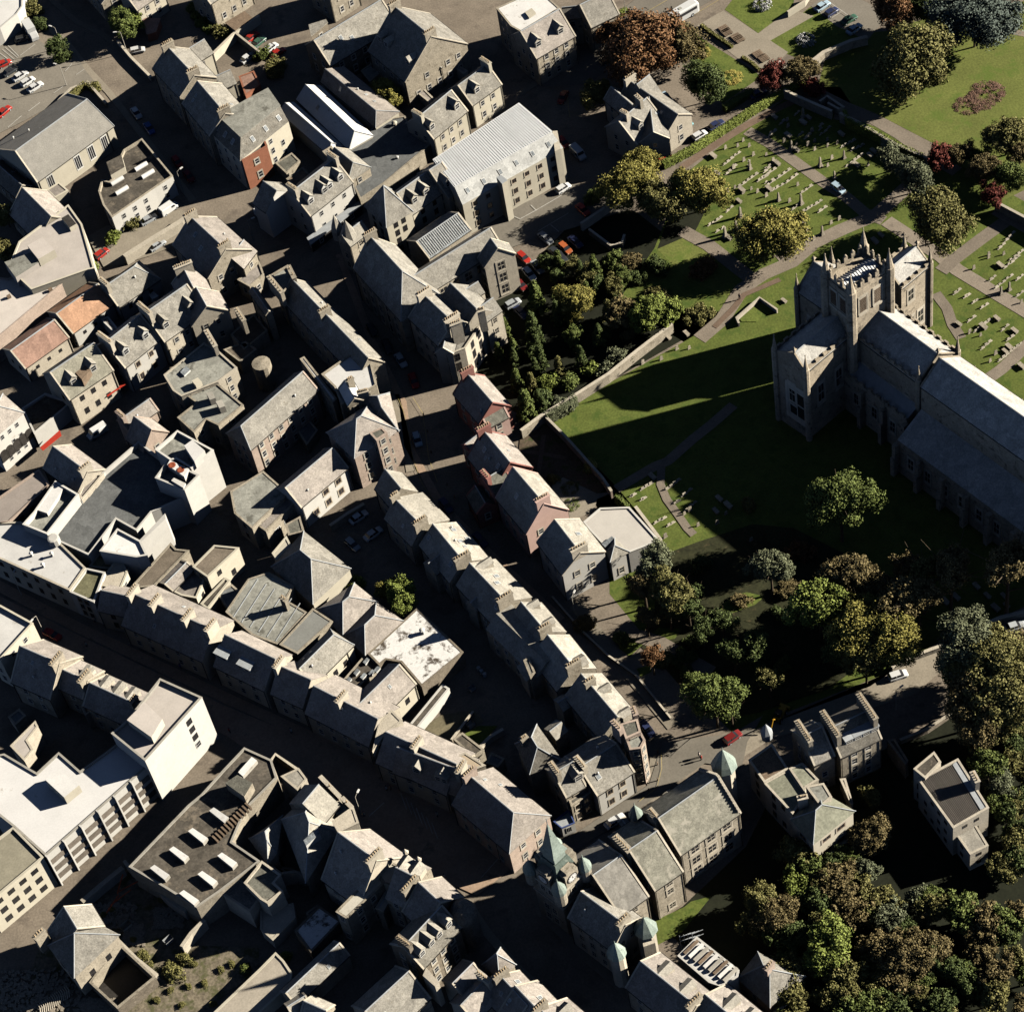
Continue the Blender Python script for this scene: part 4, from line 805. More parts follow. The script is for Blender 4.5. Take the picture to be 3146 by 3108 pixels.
b.flat([(160, 1130), (330, 1020), (530, 1080), (250, 1315)], 4.5, .6, cop=WHITE)
b = Bld('b0', 'thin red shop awning below the derelict shop', name='awning', wall=REDPAINT, roof=REDPAINT, cat='awning', win='none'); b.flat([(775, 1020), (905, 930), (915, 955), (790, 1040)], 3, 0, z0=2.9)
b = Bld('b0', 'long red shop awning below the low white parapet', name='awning', wall=REDPAINT, roof=REDPAINT, cat='awning', win='none'); b.flat([(300, 1420), (435, 1300), (445, 1330), (315, 1435)], 2.8, 0, z0=2.7)
b = Bld('b1', 'grey flat roofed block joined to the tan ribbed roof building', name='flat_roofed_block', wall=STONE, roof=FELT, cat='building')
b.flat([(-220, 1740), (20, 1590), (205, 1755), (-60, 2010), (-190, 1900)], 7, .1, win='brown')
b.flat([(-60, 1960), (150, 1760), (245, 1830), (40, 2030)], 6, .1, SLATEP, win='wide', st=1, size=(1.6, 1.4))
# ============================================================ third row
b = Bld('c0', 'wide dirty white flat roof on the main street at the left edge', name='flat_roofed_shop', wall=STONEL, roof=WHITER, cat='shop', win='dark')
b.flat([(-90, 110), (150, 100), (400, 215), (625, 435), (508, 602), (-90, 330)], 8, .3)
b.cone('roof_tank', (405, 255), 8, 0, [(1.2, 0), (1.2, 1.6), (.9, 1.7)], WHITE, 10)
for p in ((235, 350), (385, 350), (320, 430)): b.cone('roof_vent', p, 7.8, 0, [(.3, 0), (.3, .8), (.45, .9), (.1, 1.2)], FRAME, 8)
b = Bld('c0', 'narrow moss stained flat roof with tall white shop front', name='narrow_shop', wall=WHITE, roof=mat('mossy_felt', (.2, .19, .11), .95, .3, .4, .2, 3), cat='shop', win='brown')
b.flat([(508, 612), (632, 440), (770, 470), (688, 690)], 7.5, .5, st=3, gap=2.4)
MS = 'main street shop row'
def row(t, label, A, B_, P, Q, he=6.5, **kw):
    bb = Bld(t, label, name='shop_house', wall=kw.pop('wall', STONEL), roof=kw.pop('roof', SLATEP), cat='shop', win=kw.pop('wst', 'sash'), group=MS)
    kw.setdefault('skew', False); kw.setdefault('hr', 10.3 if he < 7 else None); bb.gab(A, B_, P, Q, he=he, **kw); return bb
row('c0', 'small street shop with rounded pale gable end, leftmost pitched roof of the row', (738, 605), (945, 650), (820, 562), (690, 740), he=6.2, win='dark', hr=8.6)
b = row('c0', 'long black sloped shop house with two tall chimney stacks', (968, 628), (1565, 895), (1135, 575), (888, 850), ch=[0.02, .3, .7, 1], chl=3.2)
b = row('c0', 'shop house with box dormer on the black slope, right of the two tall stacks', (1645, 930), (2020, 1110), (1720, 880), (1560, 1150), dm=[(.1, 1, 3), (.55, 1, 3)], dsty='flat', roof=SLATEP)
row('c1', 'shop house above the red shop fascia with chimney at its left end', (130, 1155), (372, 1262), (190, 1100), (65, 1350), ch=[(0, 3)])
row('c1', 'wide black sloped shop house left of the tall buff gable wall', (388, 1305), (862, 1548), (520, 1215), (330, 1500), ch=[.45], wall=STONEL)
b = row('c1', 'shop house with tall buff gable wall and chimney in mid ridge', (918, 1642), (1440, 1880), (1035, 1560), (830, 1850), ch=[.45], dm=[])
b.flat([(960, 1480), (1040, 1560), (920, 1650), (820, 1780), (870, 1570)], 9, .1, STONEL)
b = row('d1', 'shop house with blue framed street dormer', (1000, -30), (1490, 150), (1130, -110), (905, 120), dm=[(.35, 1, 1.8), (.72, 1, 2.6)], ch=[(1, 3)])
b.flat([(1370, 75), (1500, 5), (1650, 100), (1520, 150)], 8.6, .1, mat('tan_roof', (.50, .40, .28), .85, .08, .4, .06, 3))
b = row('d1', 'last shop house before the town hall with a windowed stone end gable', (1525, 172), (1855, 450), (1700, 120), (1420, 392), he=7.5, e=(0, 3.2), ch=[(0, 3)], wall=STONEP)
b = Bld('c0', 'long brown felted low roof behind the main street', name='rear_building', wall=STONE, roof=FELTD, cat='building', win='none')
b.flat([(950, 590), (1250, 255), (1290, 300), (1385, 310), (1130, 570)], 6, .2, roof=mat('brown_roof', (.2, .165, .125), .9, .25, .5, .2, 4))
b = Bld('c0', 'white walled yard building with arched shadow and stone slab roof', name='rear_building', wall=CREAM, roof=SLATEP, cat='building', win='dark')
b.gab((1210, 560), (1370, 400), (1150, 565), he=5.5, k=.4); b.flat([(1230, 590), (1400, 440), (1500, 520), (1440, 660), (1330, 640)], 5, .3, SLATEP)
b = Bld('c0', 'brown roofed cream building with long sunlit wall behind the main street', name='rear_building', wall=CREAM, roof=mat('brown_roof', (.2, .165, .125)), cat='building', win='dark')
b.flat([(1412, 430), (1570, 272), (1752, 290), (1520, 505)], 7, .2); b.flat([(1470, 700), (1650, 510), (1685, 530), (1520, 740)], 3.5, .2, FELTD)
b = Bld('c0', 'small cream house with green edged flat roof by the white store', name='rear_building', wall=CREAM, roof=STONEL, cat='building', win='plain')
b.flat([(715, 565), (830, 402), (900, 395), (935, 470), (885, 590)], 6.6, .1); b.flat([(650, 430), (725, 330), (850, 385), (1010, 350), (930, 460)], 5.5, .3, mat('mossy_felt', (.2, .19, .11)))
b = Bld('c1', 'large grey roofed shed with seams and small square vents', name='grey_shed', wall=STONE, roof=FELT, cat='shed', win='none')
b.flat([(-255, 760), (-90, 520), (60, 470), (245, 572), (185, 672), (342, 765), (130, 1000), (-60, 930)], 5.6, .1); b.pot_chim((150, 650), (190, 680), 8.5, 5, n=2)
for q in range(6):
    p0 = at('c1', (-200 + 62 * q, 800 + 35 * q), 5.66); p1 = at('c1', (-20 + 62 * q, 520 + 35 * q), 5.66); bm = B(); c_ = (p0 + p1) / 2 - b.o; box(bm, (c_.x, c_.y, 5.56), ((p1 - p0).length, .14, .1), (p1 - p0).to_2d()); obj('roof_seam', bm, LEAD, b.roofo)
b = Bld('c1', 'second grey roofed shed with two long seams below the pyramid roof', name='grey_shed', wall=STONE, roof=mat('grey_sheet', (.23, .23, .21), .8, .12, .3, .1, 3), cat='shed', win='none')
b.flat([(385, 735), (530, 830), (270, 1065), (140, 1000)], 6, .1)
b = Bld('c1', 'large slate pyramid roof beside the three parked white cars', name='hipped_hall', wall=CREAM, roof=SLATE, cat='hall', win='none')
b.hip([(90, 430), (318, 182), (652, 445), (385, 695)], he=5, rise=4.2, st=1)
b = Bld('c1', 'hipped slate roof left of the round tree, upper of a joined pair', name='hipped_house', wall=STONE, roof=SLATEP, cat='house', win='none')
b.hip([(430, 742), (688, 560), (850, 690), (605, 925)], he=5, rise=2.6)
b = Bld('c1', 'hipped slate roof beside the stained white roof, lower of a joined pair', name='hipped_house', wall=STONE, roof=SLATEP, cat='house', win='none')
b.hip([(618, 932), (850, 700), (1035, 828), (768, 1068)], he=5, rise=2.6)
b = Bld('c1', 'white flat roof blotched with black stains', name='stained_flat_roof', wall=STONED, roof=MOTTLE, cat='building', win='none')
b.flat([(788, 1067), (1150, 732), (1487, 1055), (1182, 1305), (1030, 1128), (920, 1110), (870, 1150)], 4.6, .06)
b.cone('roof_vent', (1190, 915), 4.6, 0, [(.5, 0), (.5, .9), (.6, 1.0), (.2, 1.2)], FRAME, 8)
b = Bld('c1', 'gabled rear wing with cream wall and a white tank on the yard roof', name='rear_wing', wall=CREAM, roof=SLATE, cat='building', win='dark')
b.gab((288, 1180), (538, 932), (455, 1225), he=6.5, e=(0, 1.5), st=1)
b = Bld('c1', 'yard roof with row of small skylight frames', name='yard_roof', wall=STONE, roof=FELTD, cat='building', win='none')
b.flat([(580, 1290), (770, 1070), (880, 1150), (700, 1330)], 4, .1)
for p in ((620, 1270), (680, 1210), (750, 1130), (830, 1190), (790, 1215), (730, 1240)): b.blk('skylight', [p, (p[0] + 30, p[1] - 35), (p[0] + 50, p[1] - 20), (p[0] + 20, p[1] + 15)], 3.9, 4.4, FRAME, ROOFGLASS)
b = Bld('c1', 'broad gabled rear hall right of the yard skylights', name='rear_hall', wall=CREAM, roof=SLATEP, cat='hall', win='dark')
b.gab((715, 1450), (1018, 1150), (905, 1515), he=6, st=1)
b.gab((760, 1480), (900, 1500), (880, 1560), he=6.5, skew=False)
b = Bld('c1', 'long low shed with narrow brown roof and bright white wall', name='long_shed', wall=WHITE, roof=FELTD, cat='shed', win='none')
b.flat([(1088, 1592), (1335, 1292), (1385, 1322), (1142, 1622)], 2.8, .1, wall=WHITE)
TS = 'long tenement terrace behind the main street'
def ter(t, label, A, B_, P, Q=None, **kw):
    bb = Bld(t, label, name='terraced_tenement', wall=STONE, roof=kw.pop('roof', SLATEL), cat='tenement', group=TS, win=kw.pop('wst', 'sash'))
    kw.setdefault('skew', False); kw.setdefault('hr', 10.3); bb.gab(A, B_, P, Q, he=min(6.8, kw.pop('he', 6.8)), **kw); return bb
ter('b1', 'northern end of the curved terrace with a narrow dark gable', (912, 1578), (1030, 1720), (985, 1548), (805, 1670), he=7.5, win='plain')
ter('b1', 'second terrace block with a roof terrace patch and cowl vents', (980, 1790), (1185, 1995), (1130, 1700), (860, 1880), he=8.5, ch=[(0, 2), (1, 3)])
ter('c1', 'terrace block with three white rooflights and rear stone turret', (1262, 118), (1490, 395), (1410, 60), (1130, 220), he=8.5, ch=[(1, 3.4)], sk=[(.2, -1, .6), (.5, -1, .5), (.45, -1, .85), (.1, 1, .5), (.8, 1, .5)])
b = ter('c1', 'terrace block with oval dormer shadow and two star shaped rear roofs', (1532, 405), (1802, 690), (1690, 350), (1400, 520), he=8.5, ch=[(1, 3.4)], sk=[(.4, -1, .5), (.55, -1, .3), (.9, 1, .4)], dm=[(.12, -1, 1.6)])
b.gab((1370, 305), (1230, 410), (1290, 480), he=6.5, skew=False, win='none'); b.gab((1620, 625), (1540, 700), (1580, 750), he=6.5, skew=False, win='none')
b = ter('c2', 'terrace block with flat grey trough roof between two pale strips', (0, 690), (185, 910), (90, 630), he=9, ch=[(1, 2.6)], dm=[(.15, -1, 1.4), (.75, -1, 1.4)])
b.mans([(1735, 775, 'c1'), (1830, 700, 'c1'), (270, 1075, 'c2'), (190, 1130, 'c2')], 8.6, 6.5, [.2, .2, .2, 3.0], top=SLATEL, roof=SLATEL)
b = ter('c2', 'terrace block with fanned white hip lines on its dark rear roof', (195, 930), (395, 1180), (300, 870), he=9.5, ch=[(1, 3)], dm=[(.85, -1, 2.4)])
b = ter('c2', 'terrace block with curved street bays near the pink corner building', (440, 1215), (710, 1535), (560, 1180), he=9.5, ch=[(.25, 2.2)], dm=[(.4, -1, 1.4), (.95, -1, 1.6)])
for A_, B_, P_ in (((20, 1120), (90, 1230), (110, 1180)), ((340, 1385), (270, 1430), (330, 1470)), ((420, 1340), (340, 1400), (400, 1440)), ((530, 1450), (490, 1500), (540, 1520)), ((590, 1540), (520, 1600), (580, 1650)), ((300, 1570), (210, 1640), (260, 1690))):
    b.gab(A_, B_, P_, he=6, skew=False, win='none', k=.6)
b = Bld('c2', 'pink stone corner tenement with flat roofed round bay', name='corner_tenement', wall=STONEP, roof=FELT, cat='tenement', win='sash')
b.flat([(730, 1580), (855, 1545), (880, 1640), (770, 1690)], 13, .1, roof=MOSSY); b.flat([(772, 1690), (880, 1640), (912, 1700), (880, 1760), (800, 1770)], 12, .2, roof=FELT, gap=1.6, size=(.9, 1.6))
b.pot_chim((672, 1560), (735, 1625), 14.5, 10, n=4); b.pot_chim((820, 1460), (845, 1520), 14, 10, n=3)
b = Bld('c2', 'dark hipped roof in the court behind the pink corner tenement', name='hipped_house', wall=STONE, roof=SLATED, cat='house', win='none')
b.hip([(-30, 1730), (115, 1600), (300, 1860), (70, 1940)], he=8, rise=3.0); b.pot_chim((0, 1700), (45, 1670), 11, 8, n=3)
b = Bld('d2', 'stone shop with mansard windows facing the paved square', name='corner_shop', wall=STONE, roof=SLATE, cat='shop', win='brown')
b.gab((240, 160), (385, 75), (335, 330), he=8, ch=[(0, 3)], sk=[(.7, 1, .4)], dm=[(.85, 1, 2)]); b.flat([(355, 355), (500, 255), (515, 300), (370, 400)], 6.5, .1, SLATED, st=2, gap=2.0)
b = Bld('d2', 'stone shop with white upper front beside the round corner bay', name='corner_shop', wall=WHITE, roof=SLATE, cat='shop', win='brown')
b.gab((430, 118), (700, -55), (572, 310), he=7, sk=[(.25, 1, .55)], ch=[(0, 3)], st=2, gap=3.0, k=.55)
b = Bld('d2', 'small shop with blue edged front beside the clock tower', name='blue_shop', wall=WHITE, roof=LEAD, cat='shop', win='wide'); b.flat([(240, 510), (350, 425), (395, 520), (300, 560)], 3.2, .4, cop=BLUEPAINT, t=.14)
b = Bld('c2', 'white gabled building with dark street slope beside the churchyard', name='white_building', wall=WHITE, roof=SLATEL, cat='building', win='sash')
b.gab((250, 90), (436, 330), (392, 38), (105, 222), he=8.5, ch=[(1, 3.4)], sk=[(.45, -1, .5)])
b.flat([(455, 105), (580, 0), (795, -8), (1018, 238), (790, 325), (690, 235), (600, 262)], 6.5, .2, mat('cream_roof', (.60, .56, .50), .7, .07, .3, .05, 3), win='none')
b.hip([(635, 320), (690, 232), (785, 320), (660, 385)], he=6.6, rise=1.6)
b.blk('rooflight', [(592, 262), (668, 205), (690, 232), (618, 288)], 6.4, 6.9, FRAME, ROOFGLASS)
# ============================================================ bottom left
b = Bld('c0', 'white cornered bank building at the left edge of the main street', name='bank_building', wall=CREAM, roof=WHITER, cat='building', win='plain')
b.flat([(-90, 690), (5, 712), (242, 842), (0, 1110), (-90, 1060)], 9.5, .6, WHITER)
def srow(label, A, B_, P, Q=None, **kw):
    bb = Bld('c0', label, name='shop_house', wall=STONE, roof=SLATEP, cat='shop', group='south side shop row'); bb.gab(A, B_, P, Q, he=7, **kw); return bb
srow('south side shop house with broad plain slope next to the white corner bank', (148, 1015), (435, 1140), (285, 955), (60, 1260), ch=[(1, 3.4)])
srow('narrow south side shop house with one street dormer', (462, 1188), (640, 1268), (560, 1110), (400, 1300), ch=[(1, 3.4)], dm=[(.75, -1, 1.8)])
srow('south side shop house with three white street dormers', (660, 1285), (1000, 1440), (760, 1215), (560, 1420), ch=[(1, 2)], dm=[(.22, -1, 1.8), (.5, -1, 1.8), (.78, -1, 1.8)])
b = Bld('c0', 'tall cream office block with flat roof and penthouse on the main street', name='office_block', wall=WHITE, roof=PINKR, cat='building', win='none')
b.flat([(925, 1560), (1172, 1248), (1480, 1385), (1062, 1850), (815, 1650)], 14, .6, cop=CONC); b.blk('penthouse', [(930, 1552), (1060, 1420), (1190, 1545), (1110, 1680)], 13, 15.6, CREAM, PINKR)
g0, g1 = at('c0', (1062, 1850), 14), at('c0', (1480, 1385), 14)
for f, z, st_ in ((.72, 11.5, 'dark'), (.72, 9, 'dark'), (.72, 6.5, 'dark'), (.72, 4, 'plain')):
    dd_ = (g1 - g0).to_2d().normalized(); p = g0.lerp(g1, f).to_2d() - b.o.to_2d() + Vector((dd_.y, -dd_.x)) * .02; link('window', WIN[st_], b.root, (p.x, p.y, z), math.atan2(dd_.y, dd_.x), (1.3, 1, 1.6))
b = Bld('c0', 'ruined pale gable piece in the dark yard', name='ruined_wing', wall=STONEL, roof=PINKR, cat='building', win='none')
b.flat([(75, 1742), (258, 1560), (278, 1600), (200, 1700), (242, 1770), (178, 1850)], 6, .1)
b = Bld('d0', 'big white roofed store with banded concrete front', name='store', wall=WHITE, roof=WHITER, cat='building', win='none')
b.flat([(-90, 40), (30, 15), (268, 155), (430, 5), (586, 142), (720, 45), (900, -90), (1075, 112), (335, 762), (98, 548), (-90, 400)], 10, .3, mat('pale_blue_roof', (.76, .74, .71), .6, .07, .2, .05, 3, dark=((.5, .46, .4), .66, .4)), cop=CONC)
b.blk('roof_hut', [(330, 205), (430, 130), (580, 245), (470, 335)], 9.5, 12, CREAM, WHITER)
g0, g1 = at('d0', (335, 762), 10).to_2d(), at('d0', (1075, 112), 10).to_2d(); dd_ = (g1 - g0).normalized(); nn_ = Vector((dd_.y, -dd_.x)); L_ = (g1 - g0).length; ang = math.atan2(dd_.y, dd_.x)
DARKW = mat('smoked_glass', (.20, .17, .14), .4, .2, 1.0, .15, 4)
for j in range(3):
    c_ = (g0 + g1) / 2 - b.o.to_2d() + nn_ * .1; bm = B(); box(bm, (c_.x, c_.y, 2.2 + j * 2.5), (L_ - .6, .2, 1.25), dd_); obj('window_band', bm, DARKW, b.root)
for j in range(7):
    c_ = g0.lerp(g1, j / 6) - b.o.to_2d() + nn_ * .3; bm = B(); box(bm, (c_.x, c_.y, 5), (.28, .7, 10.3), dd_); obj('concrete_fin', bm, WHITE, b.root)
b = Bld('d0', 'office building with olive flat roof and deep square windows', name='office_building', wall=CREAM, roof=mat('olive_roof', (.34, .31, .23), .9, .15, .4, .12, 3), cat='building', win='dark')
b.flat([(-110, 705), (98, 550), (318, 772), (-110, 1130)], 10, .4, st=3, gap=2.6, size=(1.4, 1.5))
b = Bld('d0', 'derelict brown flat roof with seven pale rooflight boxes', name='derelict_flat_roof', wall=STONE, roof=FELTD, cat='building', win='none')
b.flat([(945, 842), (1378, 392), (1475, 312), (1640, 128), (1790, -30), (1990, 60), (2030, 190), (1800, 420), (1700, 660), (1905, 800), (1600, 1030), (1440, 1140), (1200, 990)], 7.5, .3, cop=CONC)
for p in ((1605, 470), (1450, 620), (1310, 755), (1170, 890), (1385, 1075), (1665, 800), (1520, 935)):
    x, y = p; b.blk('rooflight_box', [(x - 72, y - 38), (x - 38, y - 62), (x + 72, y + 12), (x + 38, y + 50)], 7.1, 8.2, CONC, WHITER)
b.blk('rooflight_box', [(1745, 150), (1845, 38), (1885, 65), (1780, 180)], 7.1, 8.2, CONC, WHITER)
b.blk('brick_hut', [(1650, 230), (1740, 170), (1850, 230), (1790, 330)], 7.1, 9.8, STONE, MOSSY)
for q in range(12): b.blk('exposed_joist', [(1700 + 22 * q - 150, 560 - 22 * q + 60), (1712 + 22 * q - 150, 552 - 22 * q + 60), (1752 + 22 * q - 150, 590 - 22 * q + 60), (1740 + 22 * q - 150, 598 - 22 * q + 60)], 7.1, 7.9, WOOD)
b = Bld('d0', 'half ruined slate building with cross gable and missing slates', name='derelict_house', wall=STONE, roof=SLATE, cat='building', win='dark')
b.gab((470, 1140), (565, 1300), (640, 1080), he=7.5, e=(0, 0)); b.hip([(360, 1420), (560, 1190), (862, 1345), (545, 1645)], he=7.5, rise=3.4, st=1)
b.pot_chim((250, 1370), (320, 1300), 11, 6, n=4)
b = Bld('d0', 'small grey tiled flat roof beside the derelict roof', name='flat_roofed_building', wall=STONEL, roof=mat('grey_tile', (.24, .225, .195), .9, .25, .8, .25, 4), cat='building', win='none')
b.flat([(1588, 1015), (1740, 915), (1912, 1062), (1832, 1172)], 6, .1)
b = Bld('d1', 'tan stone block with green yard and large blank wall', name='stone_block', wall=STONEL, roof=MOSSY, cat='building', win='none')
b.flat([(-120, 960), (10, 800), (150, 900), (100, 960), (165, 1020), (50, 1110), (0, 1080)], 8, .4)
b.flat([(0, 1160), (240, 1110), (255, 1215), (90, 1380), (0, 1300)], 3.2, .1, STONEL)
b = Bld('d0', 'long cream walled shed across the bottom beside the waste ground', name='long_shed', wall=CREAM, roof=mat('cream_slab', (.52, .46, .37), .9, .15, .5, .12, 3), cat='shed', win='none')
b.flat([(1545, 1930), (1900, 1592), (2020, 1470), (2080, 1530), (2140, 1620), (2130, 1700), (1850, 1960)], 3.6, .2)
b = Bld('d0', 'dark roofless shell of a burnt building at the bottom left', name='ruined_shell', wall=STONED, roof=SOFF, cat='ruin', win='none')
b.flat([(655, 1690), (870, 1400), (1140, 1650), (860, 1880)], 3.5, 3.2, cop=STONE)
# ---- bottom middle
b = Bld('d1', 'house with hipped glazed roof beside the tall buff gable', name='hipped_house', wall=STONE, roof=SLATEL, cat='house', win='none')
b.hip([(165, 500), (435, 240), (560, 590), (335, 940)], he=7, rise=4.0); b.blk('glazed_lantern', [(315, 650), (420, 555), (435, 600), (335, 690)], 8.5, 10.3, FRAME, ROOFGLASS)
b.gab((310, 385), (430, 242), (530, 440), he=8.5, skew=False)
b = Bld('d1', 'pale triangular hipped roof at the edge of the derelict site', name='hipped_house', wall=STONE, roof=SLATEL, cat='house', win='none')
b.hip([(-70, 640), (150, 488), (110, 745), (55, 810)], he=6, rise=2.5)
b = Bld('d1', 'ragged stone walled ruin with white gable pieces beside the main street', name='ruined_shop', wall=STONEL, roof=SLATEL, cat='ruin', win='none')
b.flat([(150, 180), (280, 120), (340, 200), (270, 280)], 7, .1); b.flat([(430, 240), (540, 330), (640, 420), (560, 460), (480, 400)], 7.5, .1); b.pot_chim((440, 185), (580, 330), 8.5, 3, T=.6, n=1); b.pot_chim((600, 340), (670, 410), 8.5, 3, T=.6, n=1)
b = Bld('d1', 'long steep shop house with buff gable wall facing the main street', name='shop_house', wall=STONEL, roof=SLATEP, cat='shop')
b.gab((572, 595), (850, 800), (735, 525), (400, 890), he=7.5, ch=[(1, 3.6)]); b.flat([(525, 510), (680, 400), (720, 520), (570, 590)], 12, .1, STONEL, win='none')
b = Bld('d1', 'pale sheet roofed building with long rear wing', name='sheet_roofed_building', wall=STONE, roof=mat('sheet_roof', (.60, .56, .47), .6, .1, .4, .08, 4, dark=((.4, .37, .3), .62, .6)), cat='building', win='sash')
b.flat([(552, 1172), (850, 870), (905, 965), (632, 1222)], 9.5, .1); b.flat([(835, 860), (905, 780), (1150, 905), (1040, 1005), (905, 965)], 9.8, .1)
b.gab((870, 1150), (955, 1000), (910, 1120), he=7, skew=True, win='none')
b = Bld('d1', 'shop house with two pinnacled white street dormers', name='shop_house', wall=STONE, roof=SLATEP, cat='shop')
b.gab((990, 850), (1130, 920), (1070, 770), he=9.5, dm=[(.15, -1, 2.2), (.75, -1, 2.2)], skew=False); b.pot_chim((1040, 1030), (1145, 910), 13.5, 9, n=7)
for p in ((1065, 740), (1160, 795)): b.cone('pinnacle', p, 12.5, 0, [(.25, -1), (.3, 0), (.6, .1), (.05, 1.2)], STONEL, 6)
b = Bld('d1', 'dark domed corner building with four dormers facing the road', name='domed_corner_building', wall=STONED, roof=SLATED, cat='building', win='sash')
b.gab((1160, 962), (1320, 1110), (1290, 890), he=9.5, roof=SLATEP); b.gab((1050, 1430), (1330, 1130), (1195, 1580), he=9.5, dm=[(.15, 1, 1.5), (.4, 1, 1.5), (.6, 1, 1.5), (.85, 1, 1.5)], st=3, gap=2.6, ch=[(0, 3)])
b.cone('corner_dome', (1490, 1190), 9.5, 0, [(2.3, -9.5), (2.3, 0), (2.5, .1), (2.4, .9), (2.0, 1.9), (1.3, 2.7), (.6, 3.2), (.45, 3.9), (.1, 4.3)], SLATED, 20)
b.blk('ornate_gable', [(1190, 1640), (1215, 1580), (1310, 1690), (1280, 1720)], 3, 10.5, STONEL)
b = Bld('d1', 'blotched dark flat roof in the shaded yard', name='flat_roofed_store', wall=STONED, roof=MOTTLE, cat='building', win='none')
b.flat([(250, 1310), (430, 1130), (590, 1240), (370, 1470)], 3.5, .1)
b = Bld('d1', 'low blue slated roof with sunlit top corner beside the cream shed', name='low_house', wall=STONE, roof=SLATE, cat='house', win='none')
b.gab((190, 1770), (580, 1405), (260, 1850), he=5)
b = Bld('d1', 'gabled roof crossed by a shadow at the bottom edge', name='gabled_building', wall=STONE, roof=SLATE, cat='building', win='none')
b.gab((770, 1905), (1090, 1610), (1040, 1990), he=7)
b = Bld('d1', 'pale roofed gable house with stone chimney at the bottom edge', name='gabled_house', wall=STONEL, roof=SLATEP, cat='house', win='none')
b.gab((1470, 1860), (1655, 1665), (1660, 1890), he=7, ch=[(1, 3)]); b.gab((1410, 1700), (1560, 1550), (1700, 1640), he=7, skew=True)
b = Bld('d1', 'pale house with skylit roofs and pyramid at the bottom edge left of the road', name='skylit_house', wall=STONE, roof=SLATEP, cat='house', win='none')
b.gab((1755, 1640), (1960, 1860), (1850, 1560), he=7, ch=[(0, 3)], sk=[(.3, -1, .5), (.45, -1, .5)]); b.hip([(1640, 1560), (1760, 1450), (1860, 1560), (1750, 1650)], he=7.5, rise=3.5)
b = Bld('d1', 'low house with small pointed gables at the bottom edge', name='low_house', wall=STONE, roof=SLATEL, cat='house', win='none')
b.gab((320, 1830), (480, 1900), (380, 1790), he=6); b.gab((200, 1870), (330, 1790), (260, 1930), he=6)
b = Bld('d2', 'roadside house with ribbed skylight at the bottom edge', name='roadside_house', wall=STONE, roof=SLATEP, cat='house', win='none')
b.gab((-40, 1720), (130, 1900), (80, 1640), he=7, sk=[(.6, -1, .5), (.75, -1, .5)]); b.gab((130, 1880), (290, 2020), (290, 1770), he=7, dm=[(.5, -1, 2)], ch=[(0, 3)])
# ---- bottom right
b = Bld('d2', 'gabled house below the town hall with two street dormers', name='gabled_house', wall=STONE, roof=SLATEP, cat='house')
b.gab((880, 1540), (1285, 1865), (1010, 1470), (775, 1725), he=7, ch=[(1, 3.4)], dm=[(.3, -1, 1.8), (.7, -1, 1.8)])
b = Bld('d2', 'gabled house with two dormers at the bottom edge below the scaffolded roof', name='gabled_house', wall=STONE, roof=SLATEP, cat='house')
b.gab((1355, 1785), (1760, 2120), (1490, 1690), (1230, 1960), he=7, dm=[(.3, -1, 1.8), (.62, -1, 1.8)])
b = Bld('d2', 'scaffolded building being reroofed with white and brown strips', name='scaffolded_building', wall=WHITE, roof=WHITER, cat='building', win='none')
b.flat([(1150, 1495), (1290, 1355), (1600, 1600), (1590, 1650), (1470, 1720), (1380, 1690)], 7, .1)
for q in range(9):
    x, y = 1190 + 36 * q, 1470 + 25 * q; b.blk('roof_strip', [(x, y), (x + 100, y - 95), (x + 116, y - 83), (x + 16, y + 13)], 7.0, 7.3 + .12 * (q % 3), (WOOD, WHITER, CONC)[q % 3])
for q in range(4):
    p0 = at('d2', (1165 + 30 * q, 1360 - 8 * q), 7.5) - b.o; bm = B(); tube(bm, [(p0.x, p0.y, 0), (p0.x, p0.y, 8)], .06, 5); tube(bm, [(p0.x, p0.y, 6), (p0.x + 2, p0.y + .4, 6)], .06, 5); tube(bm, [(p0.x, p0.y, 7.5), (p0.x + 2, p0.y + .4, 7.5)], .06, 5); obj('scaffold_frame', bm, LEAD, b.root)
b = Bld('d2', 'house with pyramid slate roof below the wooded slope', name='hipped_house', wall=STONEP, roof=SLATE, cat='house', win='plain')
b.hip([(1600, 1660), (1740, 1480), (2070, 1650), (1825, 1860)], he=5, rise=4, ch=(0,))
b = Bld('c3', 'tall stone tenement with ribbed box dormer right of two rows of pots', name='tenement', wall=STONE, roof=SLATED, cat='tenement', win='sash')
b.gab((478, 1620), (775, 1480), (548, 1832), he=10, ch=[(0, 6), (1, 6)], dm=[(.3, 1, 1.6), (.72, 1, 5)], dsty='flat', st=4)
b = Bld('c3', 'narrow stone tenement between two rows of pots', name='tenement', wall=STONE, roof=SLATE, cat='tenement', win='sash')
b.gab((282, 1675), (430, 1605), (350, 1890), he=10, ch=[(0, 5)], st=3)
b = Bld('d3', 'rambling stone building with green glazed flat roofs', name='rambling_building', wall=STONEL, roof=mat('green_glass_roof', (.29, .29, .215), .7, .25, .6, .25, 2.5), cat='building', win='dark')
b.flat([(-110, 60), (60, -60), (180, 125), (5, 225)], 9.5, .2, roof=WOOD)
b.flat([(2, 228), (185, 128), (315, 315), (212, 455)], 9.2, .15, st=3, gap=2.6)
b.flat([(187, 122), (285, 82), (403, 205), (312, 258), (300, 290)], 9.6, .15)
b.hip([(210, 495), (400, 290), (656, 437), (364, 668)], he=8.8, rise=2.8, win='brown', st=2, gap=3.6, size=(1.8, 1.5), wall=CREAM); b.pot_chim((250, 345), (320, 330), 12, 8, n=6)
b.flat([(310, 255), (440, 230), (500, 330), (420, 400)], 11, .1, FELT)
